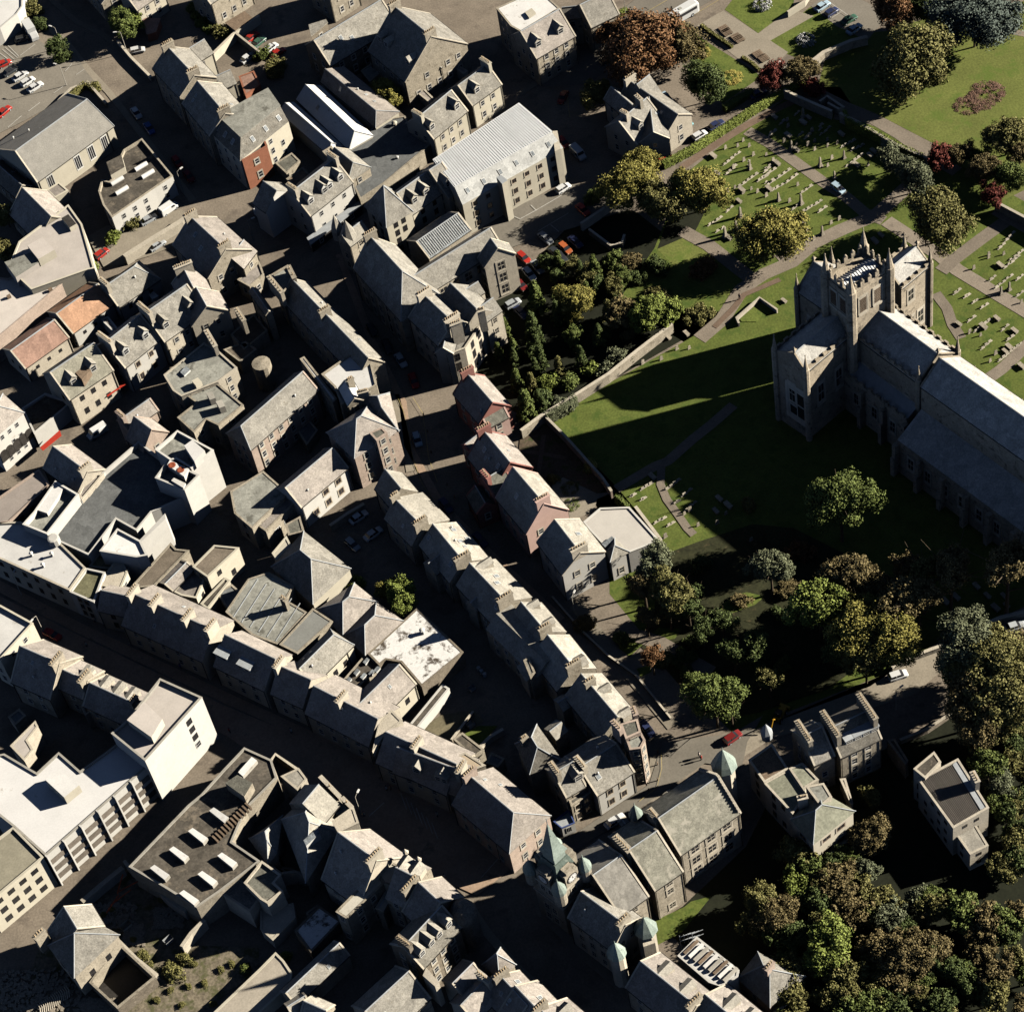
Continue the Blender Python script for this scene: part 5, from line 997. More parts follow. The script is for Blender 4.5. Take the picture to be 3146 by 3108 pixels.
b.cone('conical_roof', (1800, 1640), 10, 0, [(1.0, -2), (1.15, 0), (.05, 2.4)], LEAD, 8, t='c2')
b.flat([(560, 200), (600, 195), (655, 380), (640, 385)], 4, .1, STONE, win='none')
b = Bld('d3', 'tall isolated tower block with ribbed brown roof and lower pale wing', name='tower_block', wall=STONEL, roof=mat('brown_ribbed', (.20, .175, .15), .7, .1, .5, .08, 4), cat='building', win='dark')
b.flat([(1135, 205), (1425, 50), (1652, 410), (1390, 560)], 9.5, .3, roof=b.roof, st=3, gap=2.4, size=(.9, 1.0)); b.flat([(1395, 585), (1535, 500), (1648, 688), (1515, 752)], 5.8, .08, SLATEL, gap=2.4, size=(.9, 1.0))
b.flat([(1100, 125), (1250, 0), (1300, 75), (1185, 195)], 10, .1, FELTD); b.pot_chim((1530, 150), (1570, 225), 12, 9, n=4)
b.blk('roof_panel', [(1385, 95), (1425, 60), (1640, 400), (1590, 425)], 9.2, 9.4, LEAD)
g = [at('d3', p, 9.3).to_2d() - b.o.to_2d() for p in ((1150, 215), (1390, 90), (1590, 425), (1390, 540))]
for j in range(20):
    f = (j + .5) / 20; p0 = g[0].lerp(g[1], f); p1 = g[3].lerp(g[2], f); bm = B(); c_ = (p0 + p1) / 2; box(bm, (c_.x, c_.y, 9.25), ((p1 - p0).length, .12, .1), (p1 - p0)); obj('roof_rib', bm, b.roof, b.roofo)
b = Bld('c3', 'narrow brick outbuilding between the tenement and the tower block', name='outbuilding', wall=STONED, roof=FELTD, cat='building', win='none')
b.flat([(905, 1700), (960, 1690), (1060, 1850), (1040, 1880)], 5, .1)
# ---- top middle right
b = Bld('a2', 'stone villa with two dormers and white roof at the top of the sunny street', name='stone_villa', wall=STONE, roof=SLATEP, cat='building', win='sash')
b.gab((0, 235), (285, 70), (85, 443), he=8.5, dm=[(.18, 1, 1.8), (.75, 1, 1.8)], st=3, gap=3.0)
b.flat([(-180, 60), (130, -80), (285, 60), (0, 232), (-75, 190)], 10.6, .1, WHITER); b.blk('roof_hatch', [(30, 90), (80, 60), (110, 95), (60, 130)], 10.6, 11, CREAM)
b = Bld('a2', 'stone building with dark slope and plain gable wall left of the copper tree', name='stone_building', wall=STONE, roof=SLATE, cat='building', win='sash')
b.gab((435, 40), (640, -60), (490, 212), he=8); b.gab((300, 60), (440, 45), (400, 130), he=8, skew=False)
b = Bld('a2', 'many gabled grey stone villa beside the churchyard hedge', name='gabled_villa', wall=STONEL, roof=SLATE, cat='house', win='sash')
b.gab((792, 592), (1152, 842), (845, 560), (700, 690), he=6.5, ch=[(0, 3)])
b.gab((722, 892), (925, 720), (820, 1080), he=6.5, k=.9, ch=[(.2, 2)], dm=[(.35, 1, 1.5)])
b.gab((940, 715), (972, 972), (1060, 812), (862, 925), he=6.5, k=1.0)
b.gab((662, 640), (822, 778), (700, 640), (630, 740), he=6.5); b.gab((850, 625), (945, 550), (1025, 690), he=6.5, k=1.0, skew=False)
b.gab((1062, 815), (1150, 842), (1150, 930), he=6, skew=False, win='sash'); b.pot_chim((845, 700), (885, 735), 12.5, 8, n=3)

# ---- small yard buildings
YB = [('a1', [(110, 1195), (230, 1120), (290, 1180), (190, 1270)], 3, 'mossy lean-to behind the brick street corner', MOSSY, STONE), ('a1', [(190, 1310), (310, 1225), (370, 1290), (260, 1370)], 3.4, 'brown slatted shed behind the white hotel', WOOD, STONE), ('a1', [(735, 520), (840, 445), (900, 520), (800, 600)], 3, 'dark store in the shaded yard below the large hall', FELT, STONE),
 ('a1', [(1125, 660), (1200, 650), (1290, 740), (1255, 765)], 2.6, 'narrow pale outhouse above the two dormered terrace', SLATEP, STONEL), ('a1', [(1390, 472), (1430, 465), (1520, 520), (1490, 545)], 3, 'small pale outhouse behind the single dormered terrace', SLATEP, STONEL), ('b0', [(1085, 290), (1120, 272), (1160, 308), (1120, 332)], 2.5, 'tiny white shed in front of the white cottage', WHITER, WHITE),
 ('b0', [(740, 480), (790, 455), (862, 545), (840, 578)], 3, 'narrow pale outhouse behind the dormered side street shops', SLATEP, WHITE), ('c0', [(1590, 620), (1700, 560), (1790, 640), (1680, 760)], 3, 'grey lean-to beside the large grey shed', FELTG, STONE), ('c0', [(60, 1530), (140, 1470), (190, 1520), (110, 1590)], 3, 'grey shed in the dark court behind the white corner bank', FELTG, STONE),
 ('c0', [(740, 1430), (790, 1390), (850, 1470), (800, 1520)], 4, 'glass roofed store behind the south side shops', ROOFGLASS, STONE), ('c0', [(590, 1450), (655, 1375), (690, 1470), (625, 1520)], 5, 'pale gabled outhouse in the black court', SLATEL, STONEL), ('c1', [(85, 330), (190, 205), (222, 270), (118, 378)], 5, 'cream box shaped annex above the large pyramid roof', CREAM, CREAM), ('c1', [(185, 120), (290, 62), (320, 170), (205, 200)], 5, 'mossy roofed annex beside the white wall', MOSSY, STONE),
 ('c1', [(1412, 1690), (1480, 1645), (1640, 1770), (1560, 1830)], 4, 'brown lean-to below the patch of yard grass', FELTD, STONE), ('c1', [(1690, 1790), (1790, 1835), (1740, 1900), (1655, 1865)], 4, 'blue grey flat roof behind the windowed end gable shop', FELTG, STONE), ('d1', [(335, 1180), (420, 1120), (470, 1230), (385, 1290)], 3, 'sooty store in the shaded yard of the sheet roofed building', FELTG, STONED),
 ('a0', [(340, 1392), (430, 1335), (500, 1395), (400, 1450)], 3, 'pale lean-to under the end window of the school hall', SLATEP, CREAM), ('b0', [(1690, 590), (1860, 440), (1960, 560), (1790, 700)], 4, 'dark felt roof in the shaded court beside the round turret', FELTD, STONE), ('b0', [(1640, 700), (1800, 640), (1880, 700), (1760, 790)], 4, 'brown yard roof next to the flat roofed tenement', mat('brown_roof', (.2, .165, .125)), STONE), ('a0', [(1750, 560), (1860, 520), (1909, 620), (1800, 700)], 3, 'brick outhouse behind the joined street tenements', TILEP, BRICK),
 ('b1', [(240, 1250), (330, 1180), (420, 1290), (340, 1400)], 3, 'low store in the gap below the stone school', FELTG, STONE), ('c1', [(330, 1010), (400, 960), (420, 990), (350, 1050)], 3, 'small flat store beside the second grey shed', FELT, STONE), ('d1', [(60, 560), (150, 840), (250, 860), (200, 900), (20, 760)], 3, 'dark yard store between the derelict roof and the hipped glazed roof', FELTD, STONED), ('c1', [(1240, 860), (1300, 1000), (1260, 1030), (1200, 900)], .5, 'low kerbed bed in the court beside the stained white roof', MOSSY, STONED),
 ('b1', [(450, 20), (500, 60), (430, 110), (380, 60)], 4, 'small flat store in front of the long narrow block', FELT, STONE), ('c2', [(20, 1115), (60, 1090), (105, 1205), (70, 1240)], 8, 'stone rear stack of the terrace with flat top', FELT, STONE)]
for t_, p_, h_, l_, r_, w_ in YB[:-3] + YB[-1:]:
    b = Bld(t_, l_, name='yard_building', wall=w_, roof=r_, cat='outbuilding', win='none'); b.flat(p_, h_, .12)
# ============================================================ ABBEY CHURCH
b = Bld('b3', 'large medieval abbey church with square battlemented tower and long nave', name='abbey_church', wall=ABBEY, roof=SLATE, cat='church', win='cross')
AR = mat('abbey_slate', (0.46, 0.44, 0.40), .75, .16, .5, .2, 4)
def crenel(b, p0, p1, z, step=1.5, hgt=.75, T=.35, fancy=False):
    p0, p1 = Vector(p0[:2]), Vector(p1[:2]); d = p1 - p0; L = d.length; d.normalize(); bm = B(); n = max(2, int(L / step))
    c = (p0 + p1) / 2; box(bm, (c.x, c.y, z + .2), (L, T, .4), d)
    for i in range(n):
        c = p0 + d * (L * (i + .5) / n)
        box(bm, (c.x, c.y, z + .4 + hgt / 2), (L / n * .5, T, hgt), d)
        if fancy: lathe(bm, [(.22, 0), (.32, .25), (.2, .5), (.02, .62)], (c.x, c.y, z + .4 + hgt), 6)
    return obj('battlement', bm, ABBEY, b.root)
def pinn(b, c, z, r=.7, h=5.0, base=None):
    bm = B()
    if base is not None: lathe(bm, [(r * 1.25, base - z), (r * 1.25, .0)], (c[0], c[1], z), 8)
    lathe(bm, [(r * 1.15, -.5), (r * 1.15, 0), (r * 1.3, .05), (r, .2), (.05, h), (.16, h + .1), (.02, h + .5)], (c[0], c[1], z), 8); return obj('pinnacle', bm, ABBEY, b.root)
def butt(b, c, ax, z, out=1.3, T=.9):
    bm = B(); box(bm, (c[0], c[1], z / 2), (out, T, z), ax); box(bm, (c[0], c[1], z * .3), (out * 1.7, T * 1.02, z * .6), ax); return obj('buttress', bm, ABBEY, b.root)
b.gab((797, 385), (1278, 735), (688, 610), (895, 345), he=19.5, roof=AR, st=1, gap=4.2, size=(1.6, 4.5), k=.85)          # nave, east bays
nA = b.last
b.gab((1290, 765), (2560, 1655), (1385, 722), (1180, 985), he=20, roof=AR, st=1, gap=4.2, size=(1.2, 2.4), k=.85)      # old nave
nB = b.last
b.gab((226, 730), (560, 450), (346, 832), (105, 690), he=20.5, roof=AR, st=1, gap=4.4, size=(1.8, 5.5), k=.85)         # transept
nC = b.last
b.gab((915, 120), (1125, -55), (962, 292), he=18, roof=AR, st=2, gap=4.0, size=(1.8, 4.2), k=.85)         # far transept
nD = b.last
b.gab((368, 60), (560, 190), (240, 262), he=17, roof=AR, st=1, k=.85, gap=4.2, size=(1.6, 4.5))
nE = b.last
o2 = b.o.to_2d()
def lean(b, nf, side, h_hi, h_lo, out, f0=0.0, f1=1.0, cr=True, roof=AR):
    a, bb, d, nr, lo, hi, he, h = nf; w = lo if side < 0 else hi; sg = 1 if w > 0 else -1
    A = a.to_2d() - o2; L = (bb.to_2d() - a.to_2d()).length; p0 = A + d * L * f0; p1 = A + d * L * f1
    i0, i1 = p0 + nr * w, p1 + nr * w; o0, o1 = p0 + nr * (w + sg * out), p1 + nr * (w + sg * out)
    bm = B(); q = [(i0, h_hi), (i1, h_hi), (o1, h_lo), (o0, h_lo)]
    T = [bm.verts.new((p.x, p.y, z)) for p, z in q]; G_ = [bm.verts.new((p.x, p.y, -.3)) for p, z in q]
    for i in range(1, 4): bm.faces.new((G_[i], G_[(i + 1) % 4], T[(i + 1) % 4], T[i]))
    bmesh.ops.recalc_face_normals(bm, faces=bm.faces); obj('aisle_wall', bm, ABBEY, b.root)
    bm = B(); f = bm.faces.new([bm.verts.new((p.x, p.y, z + .08)) for p, z in q]); r = bmesh.ops.extrude_face_region(bm, geom=[f])
    for v in r['geom']:
        if isinstance(v, bmesh.types.BMVert): v.co.z += .1
    bmesh.ops.recalc_face_normals(bm, faces=bm.faces); obj('aisle_roof', bm, roof, b.root)
    if cr: crenel(b, o0, o1, h_lo, 2.0, .6, .5)
    g0, g1 = (o0 + o2, o1 + o2) if sg * 1 < 0 else (o1 + o2, o0 + o2)
    if (g1 - g0).normalized().x * 0 == 0:
        dd = (g1 - g0).normalized()
        if Vector((dd.y, -dd.x)).dot(nr * sg) < 0: g0, g1 = g1, g0
        b.windows(g0, g1, .8, h_lo - .6, 'cross', 1, 4.5, (1.5, 3.4), allf=True)
    n = max(2, int((o1 - o0).length / 5.5))
    for i in range(n + 1):
        p = o0.lerp(o1, i / n) + nr * sg * .5; butt(b, p, nr, h_lo - .8)
        if cr and i % 2 == 0: pinn(b, p, h_lo, .35, 2.0)
lean(b, nA, 1, 12.5, 11.0, 4.0); lean(b, nA, -1, 12.5, 11.0, 3.2, roof=LEAD)
lean(b, nB, 1, 13, 11, 4.2, .0, 1); lean(b, nB, -1, 13, 9.5, 6.5, .0, 1, cr=False)
for nf in (nA, nC, nD):
    a, bb, d, nr, lo, hi, he, h = nf; A_, B__ = a.to_2d() - o2, bb.to_2d() - o2
    for w in (lo, hi): crenel(b, A_ + nr * w, B__ + nr * w, he, 1.9, .6, .4)
for nf, ends in ((nA, (1,)), (nC, (0,)), (nD, (1,)), (nE, (0,))):
    a, bb, d, nr, lo, hi, he, h = nf
    for e_ in ends:
        c0 = (bb if e_ else a).to_2d() - o2
        for w in (lo, hi): pinn(b, c0 + nr * w, he + .6, .55, 3.8, base=-.3)
        bm = B(); lathe(bm, [(.2, 0), (.25, .6), (.6, .9), (.15, 1.2), (.02, 1.8)], (c0.x, c0.y, h + .2), 4); obj('finial', bm, ABBEY, b.root)
# great gable window of the transept, crossing buttresses
a, bb, d, nr, lo, hi, he, h = nC; c0 = a.to_2d() - d * .06
link('gable_window', WIN['cross'], b.root, (c0.x - b.o.x, c0.y - b.o.y, 8.5), math.atan2(-nr.y, -nr.x) if Vector((-nr.y, nr.x)).dot(-d) < 0 else math.atan2(nr.y, nr.x), (4.5, 1, 8.5))
# tower
TZ = 33.0
c3_ = [at('b3', p, TZ).to_2d() for p in ((412, 190), (640, 305), (920, 118))]
u1 = c3_[0] - c3_[1]; u2 = c3_[2] - c3_[1]
sd = (u1.length + u2.length) / 2 * .5 + .5 * 11.5; ang_ = math.atan2(u2.y, u2.x); ux = u2.normalized(); uy = Vector((-ux.y, ux.x)); s1 = u1.length; s2 = u2.length
T4 = [c3_[1] - o2, c3_[1] + ux * s2 - o2, c3_[1] + ux * s2 + uy * s1 - o2, c3_[1] + uy * s1 - o2]
bm = B(); prism(bm, T4, -.3, TZ, cap=False); obj('tower', bm, ABBEY, b.root)
bm = B(); q_ = inset(T4, -.25)
for z in (TZ - .5, TZ - 7.5): prism(bm, q_, z, z + .35)
obj('string_course', bm, ABBEY, b.root)
bm = B(); q_ = inset(T4, .6); m0 = (q_[0] + q_[3]) / 2; m1 = (q_[1] + q_[2]) / 2; T_ = [bm.verts.new((p.x, p.y, TZ - .9)) for p in q_]; r0 = bm.verts.new((m0.x, m0.y, TZ + .5)); r1 = bm.verts.new((m1.x, m1.y, TZ + .5))
bm.faces.new((T_[0], T_[1], r1, r0)); bm.faces.new((T_[2], T_[3], r0, r1)); bm.faces.new((T_[1], T_[2], r1)); bm.faces.new((T_[3], T_[0], r0)); tr = obj('tower_roof', bm, CORR, b.root)
for j in range(14):
    f = (j + .5) / 14; bm = B(); a0_ = q_[0].lerp(q_[1], f); mm_ = m0.lerp(m1, f); a1_ = q_[3].lerp(q_[2], f)
    tube(bm, [(a0_.x, a0_.y, TZ - .85), (mm_.x, mm_.y, TZ + .55), (a1_.x, a1_.y, TZ - .85)], .07, 4); obj('roof_roll', bm, LEAD, tr)
bm = B(); q2_ = inset(T4, .45)
for i in range(4):
    p0, p1, p2, p3 = T4[i], T4[(i + 1) % 4], q2_[(i + 1) % 4], q2_[i]; v = [bm.verts.new((p.x, p.y, TZ)) for p in (p0, p1, p2, p3)]; bm.faces.new(v); v = [bm.verts.new((p.x, p.y, z)) for p, z in ((p3, TZ), (p2, TZ), (p2, TZ - 1), (p3, TZ - 1))]; bm.faces.new(v)
obj('wall_walk', bm, ABBEY, b.root)
for i in range(4):
    ii = inset(T4, .22); crenel(b, ii[i], ii[(i + 1) % 4], TZ, 1.55, 1.3, .4, fancy=True)
    pinn(b, T4[i], TZ + 1.0, .85, 4.6, base=-.3)
    A_, B_ = T4[i] + o2, T4[(i + 1) % 4] + o2; dd = (B_ - A_).normalized(); L_ = (B_ - A_).length
    for f in (.3, .68):
        p = A_ + dd * L_ * f + Vector((dd.y, -dd.x)) * .03 - o2; wo = link('belfry_window', WIN['cross'], b.root, (p.x, p.y, TZ - 4.6), math.atan2(dd.y, dd.x), (1.9, 1.6, 4.2))
        bm = B(); box(bm, (0, -.02, 0), (.95, .05, .98)); 
        for q in range(9): box(bm, (0, -.06, -.42 + q * .105), (.85, .05, .03), mi=1)
        obj('louvres', bm, [SOFF, WOOD], wo)
# west front towers at the nave's far end, out of view, added for their shadows
a, bb, d, nr, lo, hi, he, h = nB; e_ = bb.to_2d() - o2
for w in (lo * 1.1, hi * 1.1):
    c_ = e_ + nr * w + d * 2; q_ = [c_ + d * i * 3.6 + nr * j * 3.6 for i, j in ((-1, -1), (1, -1), (1, 1), (-1, 1))]; q_ = ccw(q_); bm = B(); prism(bm, q_, -.3, 32); obj('west_tower', bm, ABBEY, b.root)
    for i in range(4): crenel(b, q_[i], q_[(i + 1) % 4], 32, 1.5, 1.0, .4)
# ============================================================ TOWN HALL
b = Bld('d2', 'ornate town hall with green copper turrets and a spired clock tower', name='town_hall', wall=STONE, roof=SLATE, cat='town hall', win='cross')
STK = mat('streaked_slate', (0.235, 0.225, 0.18), .85, .2, .8, .25, 4, dark=((.38, .355, .29), .58, .7))
b.gab((1010, 490), (1450, 182), (1142, 772), he=11, roof=STK, st=3, gap=3.6, size=(1.9, 2.4))
hA = b.last
b.gab((795, 722), (1000, 582), (915, 1060), he=10.5, roof=STK, st=4, gw=False, gap=2.8, size=(1.3, 1.7), z0=-.3, k=.68)
b.gab((530, 907), (735, 762), (815, 1140), he=10, roof=mat('hall_slate', (.26, .245, .215)), st=3, gap=3.0, k=.6)
b.gab((443, 1030), (765, 1270), (560, 985), (320, 1190), he=9.5, roof=SLATE, wall=STONEL, st=3, gap=2.8, k=1.0, ch=[(1, 2.8)])
hS = b.last
for p1, p2 in (((940, 425), (1005, 500)), ((690, 620), (800, 730))): b.pot_chim(p1, p2, 15, 9, T=1.1, n=7)
b.gab((740, 500), (860, 640), (790, 560), he=10, wall=STONE, skew=True); b.gab((1070, 300), (1100, 330), (1085, 310), he=10.5)
a, bb, d, nr, lo, hi, he, h = hA; o2 = b.o.to_2d()
for i in range(12):
    for w in (lo, hi):
        f = (i + .5) / 12; p = bb.to_2d() - o2 + nr * w * f - d * .2; z = h + (he - h) * f; bm = B(); box(bm, (p.x, p.y, z + .3), (.45, .5, 1.0), d); obj('crow_step', bm, STONEL, b.root)
def cone_on(p, h, r, hh, base, seg=10, m=COPPER, conc=False):
    b.cone('turret', p, h, 0, [(r * .95, base - h), (r * .95, 0)], STONEL, seg)
    prof = [(r * 1.15, 0), (r * 1.2, .15)] + ([(r * .95, hh * .3), (r * .6, hh * .55), (r * .2, hh * .8), (.05, hh)] if conc else [(r * .98, hh * .28), (.55 * r, hh * .62), (.05, hh)])
    bb_ = b.cone('turret_roof', p, h, 0, prof + [(.1, hh + .2), (.02, hh + .9)], m, seg); return bb_
cone_on((843, 462), 12, 1.1, 3.2, -.3); cone_on((1490, 1860 - 1787 + 30), 12.5, 2.0, 5.2, -.3, 8); cone_on((702, 1478), 10, 1.45, 3.6, -.3); cone_on((915, 1300), 10, 1.8, 3.8, -.3, 8)
b.blk('stair_bay', [(880, 1330), (960, 1290), (985, 1400), (900, 1430)], -.3, 8.5, STONEL)
# clock tower
tz = 14.5
tl, tf, trr = at('d2', (75, 885), tz).to_2d(), at('d2', (285, 1040), tz).to_2d(), at('d2', (468, 865), tz).to_2d()
tb = tl + trr - tf; T4 = [p - o2 for p in (tf, trr, tb, tl)]
bm = B(); prism(bm, T4, -.3, tz, cap=False); tw = obj('clock_tower', bm, STONE, b.root)
bm = B(); prism(bm, inset(T4, -.3), tz - .6, tz - .1); prism(bm, inset(T4, -.2), tz - 5.5, tz - 5.2); obj('string_course', bm, STONEL, b.root)
for i in range(4): b.windows(T4[i] + o2, T4[(i + 1) % 4] + o2, .6, tz - 1, 'cross', 4, 2.4, (1.1, 1.8), allf=True, edge=1.5)
cc = sum(T4, Vector((0, 0))) / 4
def ring(pts, f, z): return [(*(cc + (p - cc) * f), z) for p in pts]
LV = [(1.0, tz), (.74, tz + 2.0), (.56, tz + 4.6), (.5, tz + 5.3)]
bm = B()
for i in range(len(LV) - 1):
    A_ = [bm.verts.new(v) for v in ring(T4, *LV[i])]; B_ = [bm.verts.new(v) for v in ring(T4, *LV[i + 1])]
    for k_ in range(4): bm.faces.new((A_[k_], A_[(k_ + 1) % 4], B_[(k_ + 1) % 4], B_[k_]))
bm.faces.new([bm.verts.new(v) for v in ring(T4, *LV[-1])]); obj('pavilion_roof', bm, mat('weathered_copper', (.13, .165, .14), .7, .3, 1.5, .3, 5, dark=((.3, .33, .28), .6, 1.2)), b.root)
bm = B(); A_ = ring(T4, .42, 0); prism(bm, [Vector(v[:2]) for v in A_], tz + 5.3, tz + 7.6); obj('lantern', bm, COPPER, b.root)
bm = B()
A_ = [bm.verts.new(v) for v in ring(T4, .54, tz + 7.4)]; B_ = [bm.verts.new(v) for v in ring(T4, .33, tz + 9.2)]; C_ = [bm.verts.new(v) for v in ring(T4, .02, tz + 15.5)]
for X, Y in ((A_, B_), (B_, C_)):
    for k_ in range(4): bm.faces.new((X[k_], X[(k_ + 1) % 4], Y[(k_ + 1) % 4], Y[k_]))
bm.faces.new(A_[::-1]); bm.faces.new(C_); sp_ = obj('spire', bm, COPPER, b.root)
bm = B(); tube(bm, [(cc.x, cc.y, tz + 15.3), (cc.x, cc.y, tz + 17.4)], .08, 5); obj('weather_vane', bm, LEAD, sp_)
for i in range(4):
    p = T4[i]; bm = B(); lathe(bm, [(.2, -4.2), (1.15, -2.6), (1.15, .9)], (p.x, p.y, tz), 12); obj('turret', bm, STONE, b.root)
    bm = B(); lathe(bm, [(1.3, .9), (1.35, 1.05), (1.3, 1.7), (.85, 2.7), (.3, 3.6), (.06, 4.4), (.12, 4.6), (.02, 5.1)], (p.x, p.y, tz), 12); obj('turret_roof', bm, COPPER, b.root, smooth=False)
    q = (T4[i] + T4[(i + 1) % 4]) / 2; dd = (T4[(i + 1) % 4] - T4[i]).normalized(); nn = Vector((dd.y, -dd.x)); q2 = cc + (q - cc) * .84
    bm = B(); box(bm, (q2.x, q2.y, tz + 1.6), (3.0, 1.6, 3.6), dd); box(bm, (q2.x, q2.y, tz + 3.6), (2.0, 1.4, 1.0), dd); dm_ = obj('clock_dormer', bm, STONE, b.root)
    bm = B(); box(bm, (0, 0, 0), (.01, .01, .01)); lathe(bm, [(1.15, 0), (1.15, .08)], (0, 0, 0), 24, mi=0); lathe(bm, [(.95, .08), (.95, .1)], (0, 0, 0), 24, mi=1)
    for k_ in range(12): box(bm, (math.cos(k_ * math.pi / 6) * .78, math.sin(k_ * math.pi / 6) * .78, .12), (.2, .06, .03), (math.cos(k_ * math.pi / 6), math.sin(k_ * math.pi / 6)), mi=0)
    box(bm, (0, .3, .13), (.07, .6, .03), mi=0); box(bm, (.2, 0, .13), (.4, .07, .03), mi=0)
    ck = obj('clock_face', bm, [SOFF, WHITER], dm_, (q2.x + nn.x * .82, q2.y + nn.y * .82, tz + 1.8)); ck.rotation_euler = Matrix(((dd.x, 0, nn.x), (dd.y, 0, nn.y), (0, 1, 0))).to_euler()
# ============================================================ FOLIAGE
def leafmat(name, c1, c2, rough=.7):
    m = bpy.data.materials.new(name); m.use_nodes = True; n = m.node_tree.nodes; l = m.node_tree.links; b_ = n["Principled BSDF"]; b_.inputs["Roughness"].default_value = rough; b_.inputs["Specular IOR Level"].default_value = .2
    g = n.new("ShaderNodeNewGeometry"); tc = n.new("ShaderNodeTexCoord"); ns = n.new("ShaderNodeTexNoise"); ns.inputs["Scale"].default_value = 1.6; ns.inputs["Detail"].default_value = 3; l.new(tc.outputs["Object"], ns.inputs["Vector"])
    ad = n.new("ShaderNodeMath"); ad.operation = 'ADD'; l.new(g.outputs["Random Per Island"], ad.inputs[0]); l.new(ns.outputs[0], ad.inputs[1]); mr = n.new("ShaderNodeMapRange"); mr.inputs["From Min"].default_value = .45; mr.inputs["From Max"].default_value = 1.5; l.new(ad.outputs[0], mr.inputs[0])
    mx = n.new("ShaderNodeMix"); mx.data_type = 'RGBA'; l.new(mr.outputs[0], mx.inputs[0]); mx.inputs[6].default_value = (*c1, 1); mx.inputs[7].default_value = (*c2, 1); l.new(mx.outputs[2], b_.inputs["Base Color"]); return m
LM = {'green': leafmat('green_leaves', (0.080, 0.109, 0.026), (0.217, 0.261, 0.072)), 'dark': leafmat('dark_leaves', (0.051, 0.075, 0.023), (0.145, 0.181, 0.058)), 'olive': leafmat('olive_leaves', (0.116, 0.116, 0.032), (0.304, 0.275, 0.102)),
      'yellow': leafmat('yellow_leaves', (0.174, 0.167, 0.036), (0.435, 0.377, 0.102)), 'brown': leafmat('brown_leaves', (.10, .082, .034), (.29, .225, .10)), 'copper': leafmat('copper_leaves', (.12, .05, .02), (.34, .19, .09)),
      'grey': leafmat('grey_green_leaves', (.09, .105, .055), (.26, .275, .16)), 'blue': leafmat('blue_green_needles', (.05, .07, .058), (.19, .23, .19)), 'red': leafmat('dark_red_leaves', (0.102, 0.029, 0.023), (0.290, 0.080, 0.058)),
      'bright': leafmat('bright_leaves', (0.116, 0.145, 0.029), (0.319, 0.377, 0.087)), 'white': leafmat('white_petals', (0.507, 0.507, 0.478), (0.900, 0.900, 0.900)), 'gold': leafmat('gold_flowers', (0.362, 0.290, 0.058), (0.725, 0.609, 0.174)), 'plum': leafmat('plum_flowers', (0.145, 0.087, 0.065), (0.319, 0.189, 0.131))}
BARK = mat('bark', (.10, .075, .05), .95, .3, 2, .2, 6)
def crown(R, seed, kind='round', n=None, leaf=.42):
    """crown of many leaf-sized faces gathered in clumps; radius R metres, centre at origin"""
    rg = random.Random(seed); bm = B(); clumps = []
    nc = int(30 + R * 20)
    for i in range(nc):
        if kind == 'round':
            u, t = rg.uniform(-.55, 1), rg.uniform(0, 6.283); s = math.sqrt(max(0, 1 - u * u)); f = rg.uniform(.50, 1.0) if i % 4 else rg.uniform(.1, .55)
            wob = 1 + .3 * math.sin(t * 2 + seed) + .12 * math.sin(t * 5 + seed * 2); clumps.append((Vector((math.cos(t) * s * f * wob, math.sin(t) * s * f * wob, u * f * .8)) * R * .82, R * rg.uniform(.13, .3) if R > 2 else R * .36))
        elif kind == 'cone':
            z = rg.uniform(-1, 1.5) ; w = .62 * (1 - (z + 1) / 2.6) + .05; t = rg.uniform(0, 6.283); f = rg.uniform(.6, 1); clumps.append((Vector((math.cos(t) * w * f, math.sin(t) * w * f, z)) * R, R * rg.uniform(.12, .2)))
        elif kind == 'dome':
            u, t = rg.uniform(0, 1), rg.uniform(0, 6.283); s = math.sqrt(1 - u * u); clumps.append((Vector((math.cos(t) * s, math.sin(t) * s, u * .55)) * R * .9, R * .16))
    n = n or int(min(44000, 1500 + R * R * 800)); per = max(8, n // nc)
    for c, r in clumps:
        for _ in range(per):
            d = Vector((rg.gauss(0, 1), rg.gauss(0, 1), rg.gauss(0, 1))).normalized(); p = c + d * r * rg.uniform(.55, 1.08); nn = (d + Vector((rg.gauss(0, .5), rg.gauss(0, .5), rg.gauss(0, .5)))).normalized(); q = nn.to_track_quat('Z', 'Y'); a = rg.uniform(0, 6.28); L = leaf * rg.uniform(.5, 1.15)
            x = q @ Vector((math.cos(a), math.sin(a), 0)) * L * .5; y = q @ Vector((-math.sin(a), math.cos(a), 0)) * L * .36
            bm.faces.new([bm.verts.new(v) for v in (p - x, p - y * .9 + x * .1, p + x, p + y)])
    me = bpy.data.meshes.new('crown'); bm.to_mesh(me); bm.free(); me.materials.append(LM['green']); return me
CR = {('round', s, k): crown(s, 31 * k + int(s * 7), 'round', leaf=.27 + .035 * s) for s in (1.5, 3.0, 5.0, 7.5) for k in range(3)}
CR.update({('cone', s, k): crown(s, 17 * k + 5, 'cone', n=9000, leaf=.4) for s in (3.0,) for k in range(2)}); CR.update({('dome', s, 0): crown(s, 9, 'dome', n=2600, leaf=.3) for s in (3.0,)})
